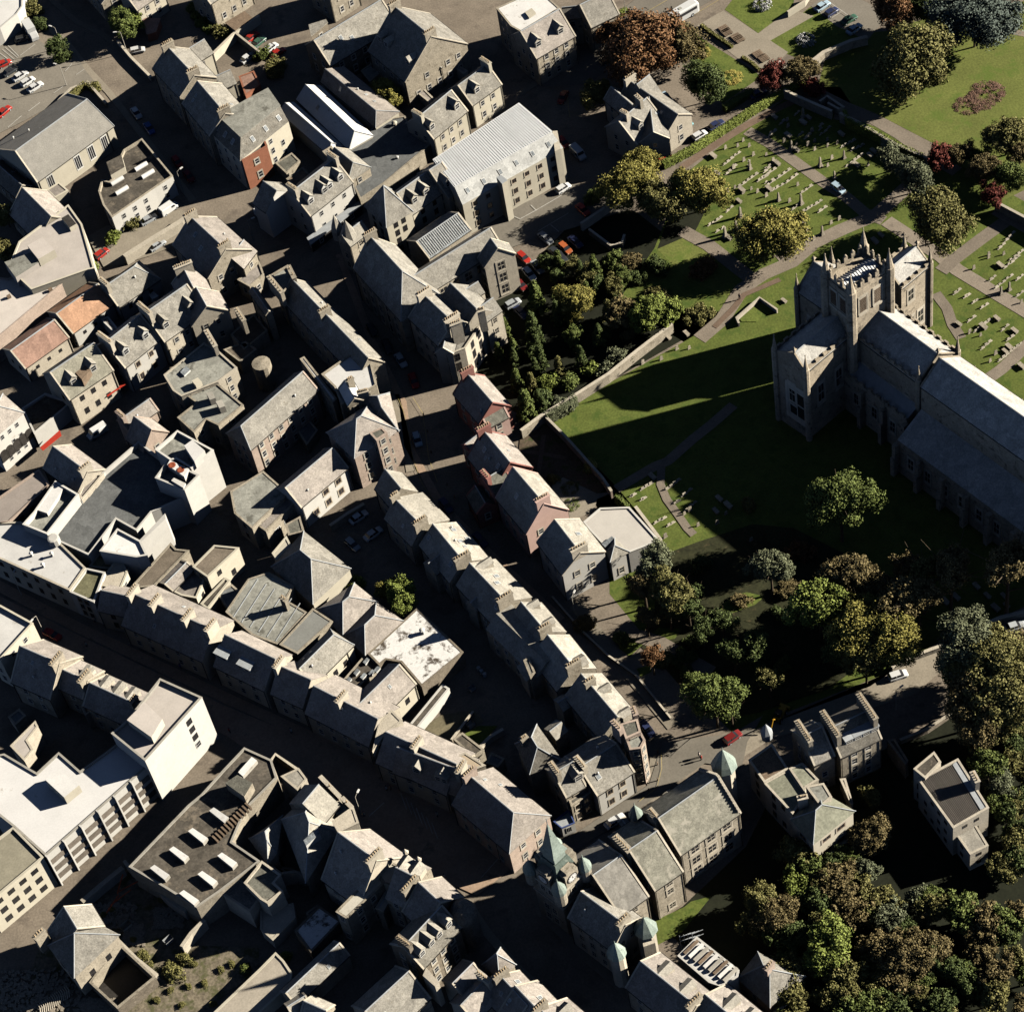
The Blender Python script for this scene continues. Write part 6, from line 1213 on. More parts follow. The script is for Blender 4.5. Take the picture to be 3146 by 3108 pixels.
def trunk_mesh(h, r, seed):
    rg = random.Random(seed); bm = B(); tube(bm, [(0, 0, -.3), (0, 0, h * .5), (rg.uniform(-.2, .2), rg.uniform(-.2, .2), h)], [r, r * .75, r * .45], 8)
    for i in range(7):
        a = i * .9 + rg.random(); z = h * rg.uniform(.45, .9); L = h * .45; tube(bm, [(0, 0, z), (math.cos(a) * L * .5, math.sin(a) * L * .5, z + L * .45), (math.cos(a) * L, math.sin(a) * L, z + L * .8)], [r * .35, r * .22, r * .1], 5)
    me = bpy.data.meshes.new('trunk'); bm.to_mesh(me); bm.free(); me.materials.append(BARK); return me
TM = {s: trunk_mesh(s, .07 * s ** .5 + .05, int(s)) for s in (2.0, 5.0, 8.0, 11.0)}
def tree(t, x, y, rpx, kind, label, shape='round', name=None, cat='tree', group=None, hs=1.0, lift=None):
    """crown centred at the pixel, radius rpx tile pixels"""
    sx, sy = src(t, x, y); ppm = 15.5 * (1 + (sy - 1554) / 9500) * 2.38625; R = rpx / ppm * (1.0 if shape == 'dome' else (1.2 if shape == 'cone' else (1.4 if t == 'c3' else 1.22)))
    low = cat != 'tree'; zc = (R * .35 if low else ((R * 1.2 + 3.5) if t == 'c3' or t == 'c2' else min(R * .95 + .6, 3 + R * .55))) if lift is None else lift
    p = at(t, (x, y), zc); root = thing(name or ('conifer' if shape == 'cone' else ('shrub' if low else 'broadleaf_tree')), label, cat, (p.x, p.y, 0), group=group)
    sizes = [k_[1] for k_ in CR if k_[0] == shape]; s = min(sizes, key=lambda q: abs(math.log(q / R))); v = random.randrange(3 if shape == 'round' else (2 if shape == 'cone' else 1)); me = CR[(shape, s, v)]
    f = R / s; o = link('crown', me, root, (0, 0, zc), random.uniform(0, 6.28), (f * random.uniform(.93, 1.07), f * random.uniform(.93, 1.07), f * hs))
    o.material_slots[0].link = 'OBJECT'; o.material_slots[0].material = LM[kind]
    th = max(.5, zc + R * .1); k_ = min(TM, key=lambda q: abs(q - th)); link('trunk', TM[k_], root, (0, 0, 0), random.uniform(0, 6), (th / k_, th / k_, th / k_))
    return root
T = tree
T('a2', 900, 340, 260, 'copper', 'huge rust coloured copper beech beside the coach', hs=.9); T('a2', 1130, 300, 170, 'brown', 'tawny right hand half of the copper tree group near the coach'); T('a2', 700, 250, 120, 'copper', 'darker left lobe tree of the copper group')
T('a2', 1350, 600, 150, 'dark', 'dark tree behind the gabled villa'); T('a2', 535, 690, 100, 'olive', 'small dark round tree left of the gabled villa')
T('a2', 880, 1180, 110, 'yellow', 'yellow green tree top directly below the villa'); T('a2', 800, 1350, 170, 'yellow', 'big yellow green tree left of the hedge bend'); T('a2', 1290, 1390, 185, 'yellow', 'big yellow green tree right of the hedge bend'); T('a2', 1020, 1480, 150, 'olive', 'shaded tree between the two big yellow green trees'); T('a2', 540, 1440, 70, 'green', 'low bush by the rough car park wall', cat='shrub')
T('a3', 60, 1720, 200, 'yellow', 'pale yellow tree in the churchyard above the dark shrubbery')
T('a3', 1100, 450, 250, 'olive', 'big olive round tree in the park shade'); T('a3', 1550, 130, 260, 'blue', 'blue green cedar at the top right', hs=.7); T('a3', 950, 60, 150, 'copper', 'dark rusty tree top near the blue cars'); T('a3', 1200, 60, 130, 'dark', 'nearly black tree left of the blue cedar')
T('a3', 60, 560, 110, 'red', 'dark red leaved tree above the hedge end'); T('a3', 270, 520, 110, 'brown', 'brown tree beside the dark red tree'); T('a3', 360, 640, 80, 'red', 'crimson bush by the stone enclosure', cat='shrub')
T('a3', 930, 1160, 95, 'grey', 'small grey green tree on the churchyard edge'); T('a3', 1110, 1290, 125, 'grey', 'pale grey green tree beside the light blue car path'); T('a3', 1290, 1600, 200, 'olive', 'large olive tree directly behind the abbey tower'); T('a3', 1780, 1000, 140, 'olive', 'olive tree on the right edge below the park lawn'); T('a3', 1880, 1120, 90, 'brown', 'brownish tree at the right edge beside the olive one')
T('a3', 1290, 1150, 95, 'red', 'maroon tree at the end of the park road'); T('a3', 1440, 1130, 90, 'brown', 'orange brown tree next to the maroon tree'); T('a3', 1620, 1230, 110, 'brown', 'brown green tree in the middle of the autumn row'); T('a3', 1810, 1290, 110, 'green', 'green tree right of the autumn row'); T('a3', 1680, 1420, 85, 'red', 'bright red maple with a bare trunk'); T('a3', 1560, 1150, 70, 'green', 'small grey green tree between the autumn trees')
T('a3', 310, 300, 72, 'white', 'white flowered dome bed on the lower lawn', 'dome', 'flower_bed', 'flower bed', lift=.1); T('a2', 1770, 40, 72, 'white', 'white flowered dome bed on the upper lawn', 'dome', 'flower_bed', 'flower bed', lift=.1)
T('a2', 1550, 570, 78, 'gold', 'yellow flower bed with dark rim on the strip lawn', 'dome', 'flower_bed', 'flower bed', lift=.1, hs=.35); T('a2', 1320, 390, 75, 'gold', 'yellow flower bed partly under the copper tree', 'dome', 'flower_bed', 'flower bed', lift=.1, hs=.5)
for x, y, r, l in ((1640, 680, 125, 'upper lobe of the kidney shaped plum bed'), (1500, 775, 105, 'lower lobe of the kidney shaped plum bed'), (1590, 735, 115, 'middle of the kidney shaped plum bed')): T('a3', x, y, r, 'plum', l, 'dome', 'flower_bed', 'flower bed', lift=.05, hs=.25, group='kidney shaped plum bed')
# garden shrubbery between the library and the churchyard
for x, y, r, k_, l, s_ in ((110, 330, 95, 'green', 'bushy conifer nearest the parked cars', 'cone'), (90, 560, 100, 'dark', 'wide dark conifer left of the yellow tree', 'cone'), (395, 330, 120, 'yellow', 'round yellow green tree in the shrubbery', 'round'), (390, 450, 70, 'yellow', 'small yellow bush under the round yellow tree', 'round'),
    (540, 110, 75, 'green', 'slim conifer at the top of the shrubbery', 'cone'), (390, 640, 60, 'green', 'slim conifer in the middle of the shrubbery', 'cone'), (575, 600, 65, 'dark', 'slim dark conifer beside the pale bush', 'cone'), (730, 430, 105, 'brown', 'pale brown flowering bush in the shrubbery', 'round'), (940, 430, 130, 'bright', 'bright green spreading bush above the garden wall', 'round'), (1080, 430, 100, 'bright', 'bright green bush at the right of the shrubbery', 'round'),
    (1000, 300, 70, 'olive', 'feathery olive bush at the back of the shrubbery', 'round'), (1300, 450, 90, 'olive', 'loose bush beside the abbey path', 'round'), (680, 50, 75, 'green', 'green bush by the lawn corner', 'round'), (800, 70, 80, 'brown', 'brownish bare bush by the lawn corner', 'round'), (1000, 90, 80, 'dark', 'dark bush next to the square lawn', 'round'),
    (1340, 110, 85, 'copper', 'rust coloured bush on the square lawn', 'round'), (200, 950, 75, 'bright', 'bright bush near the garden wall', 'round'), (360, 940, 60, 'green', 'green bush near the garden wall', 'round'), (510, 850, 60, 'bright', 'light green bush right of the slim conifers', 'round'), (440, 760, 65, 'dark', 'dark conifer in the lower shrubbery', 'cone'), (40, 1130, 105, 'green', 'tall conifer at the corner of the garden wall', 'cone'),
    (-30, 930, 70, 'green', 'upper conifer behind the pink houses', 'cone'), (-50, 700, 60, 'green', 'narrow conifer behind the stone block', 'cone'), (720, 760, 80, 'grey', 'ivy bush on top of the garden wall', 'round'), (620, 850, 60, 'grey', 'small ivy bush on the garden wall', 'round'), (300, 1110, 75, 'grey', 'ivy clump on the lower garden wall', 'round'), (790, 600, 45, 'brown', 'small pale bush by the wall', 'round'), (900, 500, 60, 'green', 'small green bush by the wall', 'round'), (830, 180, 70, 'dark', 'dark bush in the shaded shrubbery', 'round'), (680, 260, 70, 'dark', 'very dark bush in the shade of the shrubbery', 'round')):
    T('b2', x, y, r, k_, l, s_, cat='tree' if s_ == 'cone' or r > 90 else 'shrub')
rgw = random.Random(8)
for i in range(34):
    x, y = rgw.uniform(-20, 980), rgw.uniform(60, 1150)
    if y > 1240 - x * .72 or (x < 150 and y < 200): continue
    T('b2', x, y, rgw.uniform(50, 80), rgw.choice(('dark', 'dark', 'green', 'olive')), 'close set dark shrub filling the garden shrubbery', rgw.choice(('cone', 'round')), cat='shrub', name='shrub', group='close set shrubs of the garden', lift=2.2)
T('b1', 1790, 540, 60, 'green', 'slim conifer beside the stone block wall', 'cone'); T('b1', 1745, 720, 55, 'green', 'slim conifer above the pink houses', 'cone'); T('b1', 1860, 760, 55, 'dark', 'dark slim conifer above the pink houses', 'cone')
T('b2', 510, 1560, 45, 'gold', 'yellow shrub on the thin reddish wall', cat='shrub'); T('b2', 240, 1650, 40, 'olive', 'small shrub beside the paved terrace', cat='shrub')
T('b2', 360, 1720, 75, 'olive', 'knot of box hedging on the paved terrace', 'dome', 'shrub', 'shrub', lift=.1, hs=.5); T('b2', 370, 1840, 70, 'green', 'low oval hedge on the paved terrace', 'dome', 'shrub', 'shrub', lift=.1, hs=.4)
T('b2', 1670, 1840, 50, 'olive', 'small round bush in the dark churchyard', cat='shrub')
T('b3', 565, 1800, 190, 'green', 'solitary tall tree with pale crown in the abbey shadow', lift=13, hs=1.3)
# lower churchyard
T('c2', 990, 400, 140, 'grey', 'pale tree beside the white gabled building'); T('c2', 1100, 600, 150, 'olive', 'olive tree below the pale tree'); T('c2', 900, 560, 110, 'brown', 'thin brownish tree next to the white building'); T('c2', 920, 800, 75, 'brown', 'slender tawny tree by the churchyard gate'); T('c2', 1090, 760, 60, 'olive', 'wispy drooping tree by the gate')
T('c2', 960, 1080, 75, 'copper', 'small bare russet tree on the lawn', cat='tree'); T('c2', 1060, 1110, 60, 'olive', 'small pale shrub next to the russet tree', cat='shrub'); T('c2', 750, 970, 60, 'dark', 'dark bush beside the lower street', cat='shrub'); T('c2', 470, 850, 70, 'brown', 'low tawny hedge at the street corner', cat='shrub')
T('c2', 1420, 1380, 180, 'green', 'spreading dark green tree above the square'); T('c2', 1290, 1290, 90, 'green', 'upper crown beside the spreading tree'); T('c2', 1540, 1460, 80, 'dark', 'dark lower crown beside the yellow digger')
T('c3', 50, 430, 120, 'grey', 'grey green tree at the edge of the abbey shadow'); T('c3', 270, 320, 70, 'copper', 'faint russet bush in the abbey shadow', cat='shrub')
T('c3', 410, 700, 165, 'bright', 'bright green tree left of the brown group'); T('c3', 640, 500, 150, 'brown', 'brown tree at the back of the autumn group', lift=12); T('c3', 720, 680, 130, 'brown', 'brown tree in the middle of the autumn group'); T('c3', 700, 880, 170, 'yellow', 'golden brown tree at the front of the autumn group'); T('c3', 960, 930, 170, 'yellow', 'golden green tree at the front right of the autumn group'); T('c3', 1010, 690, 160, 'brown', 'brown tree right of the autumn group', lift=13); T('c3', 1140, 640, 110, 'brown', 'tawny tree beside the rear tombs', lift=14); T('c3', 1050, 450, 100, 'brown', 'dark brown tree in the shade above the group')
T('c3', 1380, 440, 120, 'brown', 'round russet tree above the right churchyard', lift=15); T('c3', 1800, 400, 140, 'brown', 'russet tree at the right edge', lift=17); T('c3', 1180, 450, 80, 'olive', 'olive tree between the russet trees', lift=14); T('c3', 750, 1080, 130, 'olive', 'lower olive tree by the road'); T('c3', 600, 1000, 120, 'dark', 'shaded tree under the autumn group'); T('c3', 950, 1060, 90, 'olive', 'low bush by the roadside wall', cat='shrub')
T('c3', 190, 590, 80, 'brown', 'flat tawny shrub bed in the churchyard', cat='shrub', hs=.5); T('c2', 1620, 680, 60, 'brown', 'small tawny shrub on the sunny grass patch', cat='shrub', hs=.5)
for x, y, r, k_, l in ((1500, 1020, 190, 'grey', 'large grey green tree above the wood on the right'), (1700, 1150, 200, 'olive', 'large olive tree at the right edge of the road'), (1450, 1200, 150, 'olive', 'olive tree in front of the large grey green tree'), (1800, 1350, 190, 'olive', 'olive tree at the right edge'), (1500, 1400, 160, 'brown', 'brown tree above the tower block'), (1600, 1600, 140, 'brown', 'lower brown tree above the tower block'), (1870, 1050, 120, 'brown', 'brown tree at the right edge by the road'), (1880, 1480, 110, 'green', 'green tree at the right edge above the tower'), (1600, 1700, 90, 'olive', 'thin tree next to the tower block'), (40, 1250, 70, 'olive', 'bush beside the yellow digger'), (1640, 1880, 95, 'green', 'tree touching the top of the tower block')):
    T('c3', x, y, r, k_, l)
for x, y, r, k_, l in ((1700, 210, 130, 'grey', 'grey green tree right of the tower block'), (1720, 370, 100, 'green', 'lower green tree right of the tower block'), (780, 320, 65, 'olive', 'lone small tree below the tenement'), (820, 600, 130, 'brown', 'brown tree at the wood edge'), (700, 640, 100, 'brown', 'russet tree in front of the rambling building'), (640, 790, 80, 'green', 'small green tree at the wood edge'), (740, 870, 90, 'grey', 'grey tree in the wood clearing'),
    (250, 740, 130, 'olive', 'olive tree below the rambling building'), (330, 860, 110, 'green', 'green tree below the rambling building'), (240, 980, 110, 'bright', 'bright green tree in the upper wood'), (420, 980, 110, 'olive', 'olive tree in the upper wood'), (700, 1010, 110, 'olive', 'pale olive tree in the wood middle'), (800, 1140, 110, 'olive', 'olive tree in the wood middle'), (930, 1220, 120, 'grey', 'grey olive tree in the wood middle'), (90, 1200, 150, 'brown', 'brown tree at the left of the wood'),
    (540, 1260, 90, 'bright', 'small bright tree in the wood'), (480, 1420, 190, 'bright', 'big bright green tree in the lower wood'), (860, 1430, 130, 'brown', 'brown tree in the lower wood'), (1020, 1500, 170, 'brown', 'big brown tree in the lower wood'), (1220, 1430, 140, 'brown', 'brown tree right of the big brown tree'), (1160, 1580, 120, 'brown', 'lower brown tree in the wood'), (1130, 1060, 70, 'grey', 'thin pale tree in the wood gap'), (1210, 1060, 80, 'green', 'small green tree in the wood gap'), (1180, 1200, 80, 'brown', 'thin brown tree in the wood gap'),
    (1470, 1180, 130, 'green', 'green tree at the right of the wood'), (1640, 1250, 130, 'brown', 'brown tree at the right of the wood'), (1560, 1330, 100, 'brown', 'lower brown tree at the right of the wood'), (1590, 1500, 100, 'brown', 'pale brown tree at the lower right'), (1720, 1620, 120, 'brown', 'tawny tree at the lower right'), (1860, 1530, 100, 'olive', 'olive tree at the lower right edge'), (1870, 1200, 100, 'brown', 'brown tree at the right edge of the wood'), (1770, 820, 90, 'olive', 'sparse tree right of the tower wing'),
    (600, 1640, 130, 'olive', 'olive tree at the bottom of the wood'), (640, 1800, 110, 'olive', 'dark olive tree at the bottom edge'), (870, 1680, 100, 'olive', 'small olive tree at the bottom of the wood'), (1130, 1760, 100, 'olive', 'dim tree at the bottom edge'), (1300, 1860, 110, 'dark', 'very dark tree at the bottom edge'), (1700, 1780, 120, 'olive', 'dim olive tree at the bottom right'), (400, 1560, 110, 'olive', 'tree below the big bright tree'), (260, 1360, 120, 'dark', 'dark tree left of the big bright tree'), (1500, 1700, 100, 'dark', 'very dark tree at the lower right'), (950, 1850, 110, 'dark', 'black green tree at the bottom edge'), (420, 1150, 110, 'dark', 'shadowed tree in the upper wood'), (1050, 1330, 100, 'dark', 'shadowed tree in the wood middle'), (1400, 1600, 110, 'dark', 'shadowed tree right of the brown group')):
    T('d3', x, y, r, k_, l)
rgw = random.Random(3)
for i in range(46):
    x, y = rgw.uniform(60, 2000), rgw.uniform(760, 2050)
    if 950 < x < 1500 and y < 1000: continue
    T('d3', x, y, rgw.uniform(85, 130), rgw.choice(('dark', 'olive', 'olive', 'brown', 'green')), 'close grown tree deep in the mixed wood', group='close grown trees of the wood')
for i in range(20): T('d3', rgw.uniform(1720, 1980), rgw.uniform(-150, 800), rgw.uniform(80, 110), rgw.choice(('dark', 'olive')), 'dim tree on the slope right of the tower block', group='dim trees right of the tower block')
T('d2', 1770, 1120, 140, 'olive', 'olive tree in the garden right of the town hall'); T('d2', 1720, 1250, 110, 'olive', 'lower olive tree right of the town hall'); T('d2', 1880, 1270, 100, 'brown', 'brownish tree near the hipped house')
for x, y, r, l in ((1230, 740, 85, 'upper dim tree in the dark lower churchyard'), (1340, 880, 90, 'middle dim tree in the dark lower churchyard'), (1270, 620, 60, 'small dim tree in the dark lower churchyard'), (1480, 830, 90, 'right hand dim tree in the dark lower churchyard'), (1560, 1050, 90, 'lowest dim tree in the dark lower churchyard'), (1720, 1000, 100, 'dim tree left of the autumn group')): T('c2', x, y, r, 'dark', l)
rgw = random.Random(21)
for i in range(16):
    x, y = rgw.uniform(1120, 1950), rgw.uniform(380, 1250)
    if 1400 < x < 1800 and 560 < y < 790: continue
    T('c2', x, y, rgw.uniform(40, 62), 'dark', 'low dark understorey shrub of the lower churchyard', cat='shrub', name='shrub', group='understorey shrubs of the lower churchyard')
# gardens on the left
T('a0', 900, 170, 110, 'green', 'bushy tree behind the top street'); T('a0', 960, 150, 80, 'bright', 'bright side of the bushy tree behind the top street')
for i, (x, y) in enumerate(((1420, 60), (1455, 110), (1490, 170), (1520, 210))): T('a0', x, y, 45, 'green', ('topmost', 'second', 'third', 'lowest')[i] + ' bush of the curved garden hedge', cat='shrub', group='curved garden hedge')
T('a0', 1630, 240, 75, 'olive', 'yellowish bush at the foot of the curved garden hedge', cat='shrub')
T('a0', 120, 160, 70, 'yellow', 'yellow green bush beside the white truck', cat='shrub'); T('a0', 210, 70, 80, 'olive', 'dark olive bush beside the white corner roof', cat='shrub'); T('a0', 30, 200, 60, 'bright', 'bright bush at the left edge of the car park', cat='shrub'); T('a0', 290, 180, 60, 'dark', 'dark bush above the car park', cat='shrub'); T('a0', 410, 340, 80, 'dark', 'small dark tree at the corner of the car park'); T('a0', 460, 420, 60, 'dark', 'dark bush at the corner of the car park', cat='shrub')
T('a0', 690, 640, 45, 'olive', 'ragged shrub at the end of the bank wall', cat='shrub'); T('a0', 940, 1640, 70, 'olive', 'pale scrub bush below the low brown flat roof', cat='shrub'); T('a0', 830, 1740, 60, 'bright', 'light green scrub beside the dark yard', cat='shrub')
T('a0', 40, 1580, 90, 'olive', 'tree at the left edge below the outbuilding'); T('a0', 30, 1830, 90, 'olive', 'lower tree at the left edge'); T('b0', 850, 400, 60, 'dark', 'dark garden bush beside the white cottage', cat='shrub'); T('b0', 660, 100, 50, 'bright', 'weeds at the foot of the warehouse', cat='shrub')
T('a1', 920, 680, 105, 'yellow', 'round pale green tree in the upper block yard'); T('a1', 110, 500, 90, 'olive', 'brownish bush beside the red car yard', cat='shrub'); T('a1', 15, 400, 60, 'green', 'green bush left of the white car', cat='shrub')
T('c1', 1030, 640, 125, 'bright', 'round green tree in the courtyard beside the stained white roof'); T('c1', 920, 590, 70, 'yellow', 'yellowish top of the courtyard tree'); T('c1', 690, 560, 60, 'bright', 'small bush beside the hipped roof', cat='shrub')
T('d0', 1270, 1620, 70, 'olive', 'scrub bush on the waste ground', cat='shrub'); T('d0', 1350, 1520, 50, 'olive', 'small scrub bush on the waste ground', cat='shrub'); T('d0', 1800, 1600, 45, 'green', 'green scrub under the long shed wall', cat='shrub'); T('d0', 1050, 1500, 45, 'olive', 'weeds beside the roofless shell', cat='shrub'); T('d1', 190, 1500, 40, 'bright', 'light green weeds at the corner of the cream shed', cat='shrub')
for i, (x, y) in enumerate(((1420, 1560), (1500, 1700), (1620, 1600), (1380, 1720), (1250, 1750), (1150, 1820), (1700, 1560), (1560, 1850), (1330, 1860), (760, 1200), (820, 1160), (1180, 1080), (1280, 1140), (980, 1380), (1100, 1560))):
    T('d0', x, y, 26, 'olive', 'low scrub tuft growing on the demolition site', cat='shrub', name='scrub_tuft', group='scrub tufts on the demolition site')
# clipped hedges: leaf covered bars
def hedge(label, t, pts, w, h, kind='bright', name='hedge'):
    P = [at(p[2] if len(p) == 3 else t, p, h) for p in pts]; c = sum(P, Vector((0, 0, 0))) / len(P); bm = B(); rg = random.Random(len(label))
    for p0, p1 in zip(P, P[1:]):
        L = (p1 - p0).to_2d(); ln = L.length; d = L / ln; n = Vector((-d.y, d.x)); ct = (p0 + p1) / 2; box(bm, (ct.x - c.x, ct.y - c.y, h * .45), (ln, w * .8, h * .86), d, mi=0)
        for _ in range(int(ln * (w + 2 * h) * 26)):
            u = rg.uniform(0, ln); s = rg.uniform(-w / 2 - h, w / 2 + h)
            if abs(s) < w / 2: off, z, nn = s, h + rg.uniform(-.12, .12), Vector((0, 0, 1))
            else: off, z, nn = math.copysign(w / 2, s) + rg.uniform(-.1, .1), h - (abs(s) - w / 2), Vector((n.x, n.y, 0)) * math.copysign(1, s)
            q = p0.to_2d() + d * u + n * off - c.to_2d(); nn = (nn + Vector((rg.gauss(0, .5), rg.gauss(0, .5), rg.gauss(0, .5)))).normalized(); qq = nn.to_track_quat('Z', 'Y'); a = rg.uniform(0, 6.28); Lf = .3 * rg.uniform(.5, 1.1)
            x = qq @ Vector((math.cos(a), math.sin(a), 0)) * Lf * .5; y = qq @ Vector((-math.sin(a), math.cos(a), 0)) * Lf * .4; p_ = Vector((q.x, q.y, max(0, z)))
            bm.faces.new([bm.verts.new(v) for v in (p_ - x, p_ - y, p_ + x, p_ + y)])
    o = obj(name, bm, LM[kind], loc=(c.x, c.y, 0)); return tag(o, label, 'hedge')
hedge('long clipped hedge running beside the villa driveway', 'a2', [(1040, 1190), (1250, 1080), (1500, 920), (1700, 790), (1909, 670), (2080, 560)], 1.5, 1.8)
hedge('short clipped hedge above the villa driveway', 'a2', [(1490, 780), (1600, 710), (1700, 650)], 1.6, 1.6, 'green')
hedge('ivy hedge on the wall beside the park road', 'a3', [(590, 800), (620, 870), (800, 950), (1000, 1060), (1180, 1140)], .9, 3.0)
hedge('narrow scrub strip between the plaza and the strip lawn', 'a2', [(1320, 175), (1420, 250), (1550, 335)], .9, .8, 'olive'); hedge('second narrow scrub strip below the plaza', 'a2', [(1620, 410), (1700, 460), (1750, 510)], .8, .8, 'olive')
hedge('ragged ivy on the lower churchyard wall', 'b2', [(180, 1170), (300, 1110), (400, 1030)], 1.2, 3.0, 'grey'); hedge('climbing ivy on the churchyard wall beside the flat roof', 'b2', [(690, 1760), (740, 1790), (800, 1860)], .8, 3, 'green')
hedge('dark garden hedge below the car park bank', 'a0', [(500, 700), (620, 600), (700, 650)], 1.2, 1.6, 'olive'); hedge('green hedge at the top of the sunny street', 'a2', [(680, 110), (780, 60)], 1.6, 1.4, 'bright')
# ============================================================ GRAVES
def gmesh(name, fn, m):
    bm = B(); fn(bm); me = mesh_of(bm, [m]); me.name = name; return me
def _slab(bm): box(bm, (0, 0, .55), (.8, .18, 1.1)); lathe(bm, [(.36, -.08), (.36, .08)], (0, 0, 0), 4) if 0 else box(bm, (0, 0, 1.14), (.5, .18, .14)); box(bm, (0, 0, .08), (1.0, .4, .16))
def _ob(bm): box(bm, (0, 0, .2), (1.1, 1.1, .4)); box(bm, (0, 0, .6), (.8, .8, .5)); lathe(bm, [(.42, .85), (.3, 2.9), (.02, 3.3)], (0, 0, 0), 4, rot=math.pi / 4)
def _tt(bm): box(bm, (0, 0, .3), (1.7, .75, .6)); box(bm, (0, 0, .66), (2.0, 1.0, .12))
def _row(bm): box(bm, (0, 0, .35), (.75, .16, .7)); box(bm, (0, 0, .06), (1.5, .3, .12))
def _cross(bm): box(bm, (0, 0, .15), (.9, .7, .3)); box(bm, (0, 0, 1.2), (.22, .2, 2.0)); box(bm, (0, 0, 1.7), (.9, .2, .2))
GM = {'slab': gmesh('headstone', _slab, STONE), 'ob': gmesh('obelisk', _ob, STONE), 'tt': gmesh('table_tomb', _tt, STONE), 'row': gmesh('headstone', _row, STONEL), 'cross': gmesh('cross', _cross, CREAM)}
GL = {'slab': ('headstone', 'upright weathered headstone standing on the {}'), 'ob': ('obelisk', 'tall tapering stone obelisk on the {}'), 'tt': ('table_tomb', 'flat topped stone table tomb on the {}'), 'row': ('low_headstone', 'low headstone in a long row on the {}'), 'cross': ('stone_cross', 'pale stone cross on the {}')}
GDIR = 0.0
def grave(t, x, y, kind, where, ang=None):
    p = at(t, (x, y), 0); nm, l = GL[kind]; s_ = random.uniform(.7, 1.0); l = l.format(where)
    d_ = (at(t, (x + 60, y - 38), 0) - p).to_2d(); a = math.atan2(d_.y, d_.x) if ang is None else ang
    if kind == 'tt': a += math.pi / 2
    o = link(nm, GM[kind], None, (p.x, p.y, 0), a + random.uniform(-.06, .06), (s_, s_, s_)); tag(o, l, {'slab': 'headstone', 'ob': 'obelisk', 'tt': 'tomb', 'row': 'headstone', 'cross': 'cross'}[kind], nm.replace('_', ' ') + 's on the ' + where)
def grow(t, x0, y0, x1, y1, n, where, kind='row'):
    for i in range(n):
        f = (i + .5) / n; grave(t, x0 + (x1 - x0) * f + random.uniform(-3, 3), y0 + (y1 - y0) * f + random.uniform(-3, 3), kind, where)
W1 = 'upper churchyard plot'
for r_ in ((40, 990, 95, 950), (255, 1000, 290, 975), (410, 960, 430, 905), (410, 1000, 495, 930), (560, 1085, 670, 1025), (640, 1110, 735, 1060), (230, 850, 260, 815), (600, 1230, 735, 1130), (300, 1020, 345, 985), (115, 920, 155, 880)): grow('a3', *r_, max(2, int(math.hypot(r_[2] - r_[0], r_[3] - r_[1]) / 30)), W1)
for p in ((175, 885), (180, 930), (355, 965), (375, 1040), (240, 1065), (325, 1065), (467, 1030), (540, 1055), (150, 1040), (375, 1100), (470, 1075), (470, 1220), (500, 1165), (765, 1215)): grave('a3', *p, 'slab', W1)
for p in ((290, 860), (205, 1100), (590, 1160), (415, 1220), (520, 1310)): grave('a3', *p, 'ob', W1)
for p in ((80, 865), (330, 870), (290, 905), (180, 1000), (240, 1105), (570, 990), (780, 1145), (805, 1115), (680, 1215)): grave('a3', *p, 'tt', W1)
W2 = 'middle churchyard plot'
for r_ in ((1480, 1220, 1610, 1110), (1500, 1285, 1545, 1250), (1590, 1380, 1740, 1270), (1735, 1335, 1870, 1235), (1780, 1270, 1830, 1225), (1790, 1370, 1870, 1320), (1370, 1660, 1480, 1590), (1425, 1710, 1500, 1660), (1810, 1010, 1880, 950), (1540, 1240, 1580, 1215), (1500, 1560, 1560, 1510)): grow('a2', *r_, max(2, int(math.hypot(r_[2] - r_[0], r_[3] - r_[1]) / 32)), W2)
for p in ((1500, 1090), (1590, 1075), (1630, 1035), (1675, 1075), (1705, 1140), (1635, 1180), (1560, 1235), (1850, 1180), (1570, 1380), (1515, 1410), (1690, 1390), (1735, 1410), (1630, 1420), (1800, 1140)): grave('a2', *p, 'slab', W2)
for p in ((1680, 1240), (1500, 1740), (1610, 1590), (1580, 1690), (1890, 1470)): grave('a2', *p, 'ob', W2)
grave('a2', 1675, 1215, 'cross', W2)
for p in ((1410, 1150), (1440, 1275), (1620, 1400), (1860, 865), (1870, 1200), (1820, 1390), (1600, 1480), (1525, 1750)): grave('a2', *p, 'tt', W2)
W3 = 'churchyard plot below the light blue car'
for r_ in ((0, 1310, 45, 1265), (0, 1350, 90, 1320), (100, 1310, 200, 1240), (120, 1370, 195, 1320), (190, 1320, 255, 1280), (265, 1425, 360, 1360), (280, 1560, 430, 1470), (400, 1560, 470, 1510), (200, 1550, 260, 1500), (0, 1250, 60, 1210), (60, 1400, 110, 1370)): grow('a3', *r_, max(2, int(math.hypot(r_[2] - r_[0], r_[3] - r_[1]) / 32)), W3)
for p in ((70, 1185), (20, 1440), (250, 1360), (110, 1460), (190, 1480), (370, 1760), (318, 1700), (305, 1800), (230, 1850), (495, 1640), (555, 1610)): grave('a3', *p, 'slab', W3)
for p in ((275, 1495), (285, 1640), (430, 1720)): grave('a3', *p, 'ob', W3)
for p in ((100, 1205), (40, 1390), (270, 1780), (320, 1760), (860, 1730), (815, 1775)): grave('a3', *p, 'tt', W3)
W4 = 'right hand churchyard plots'
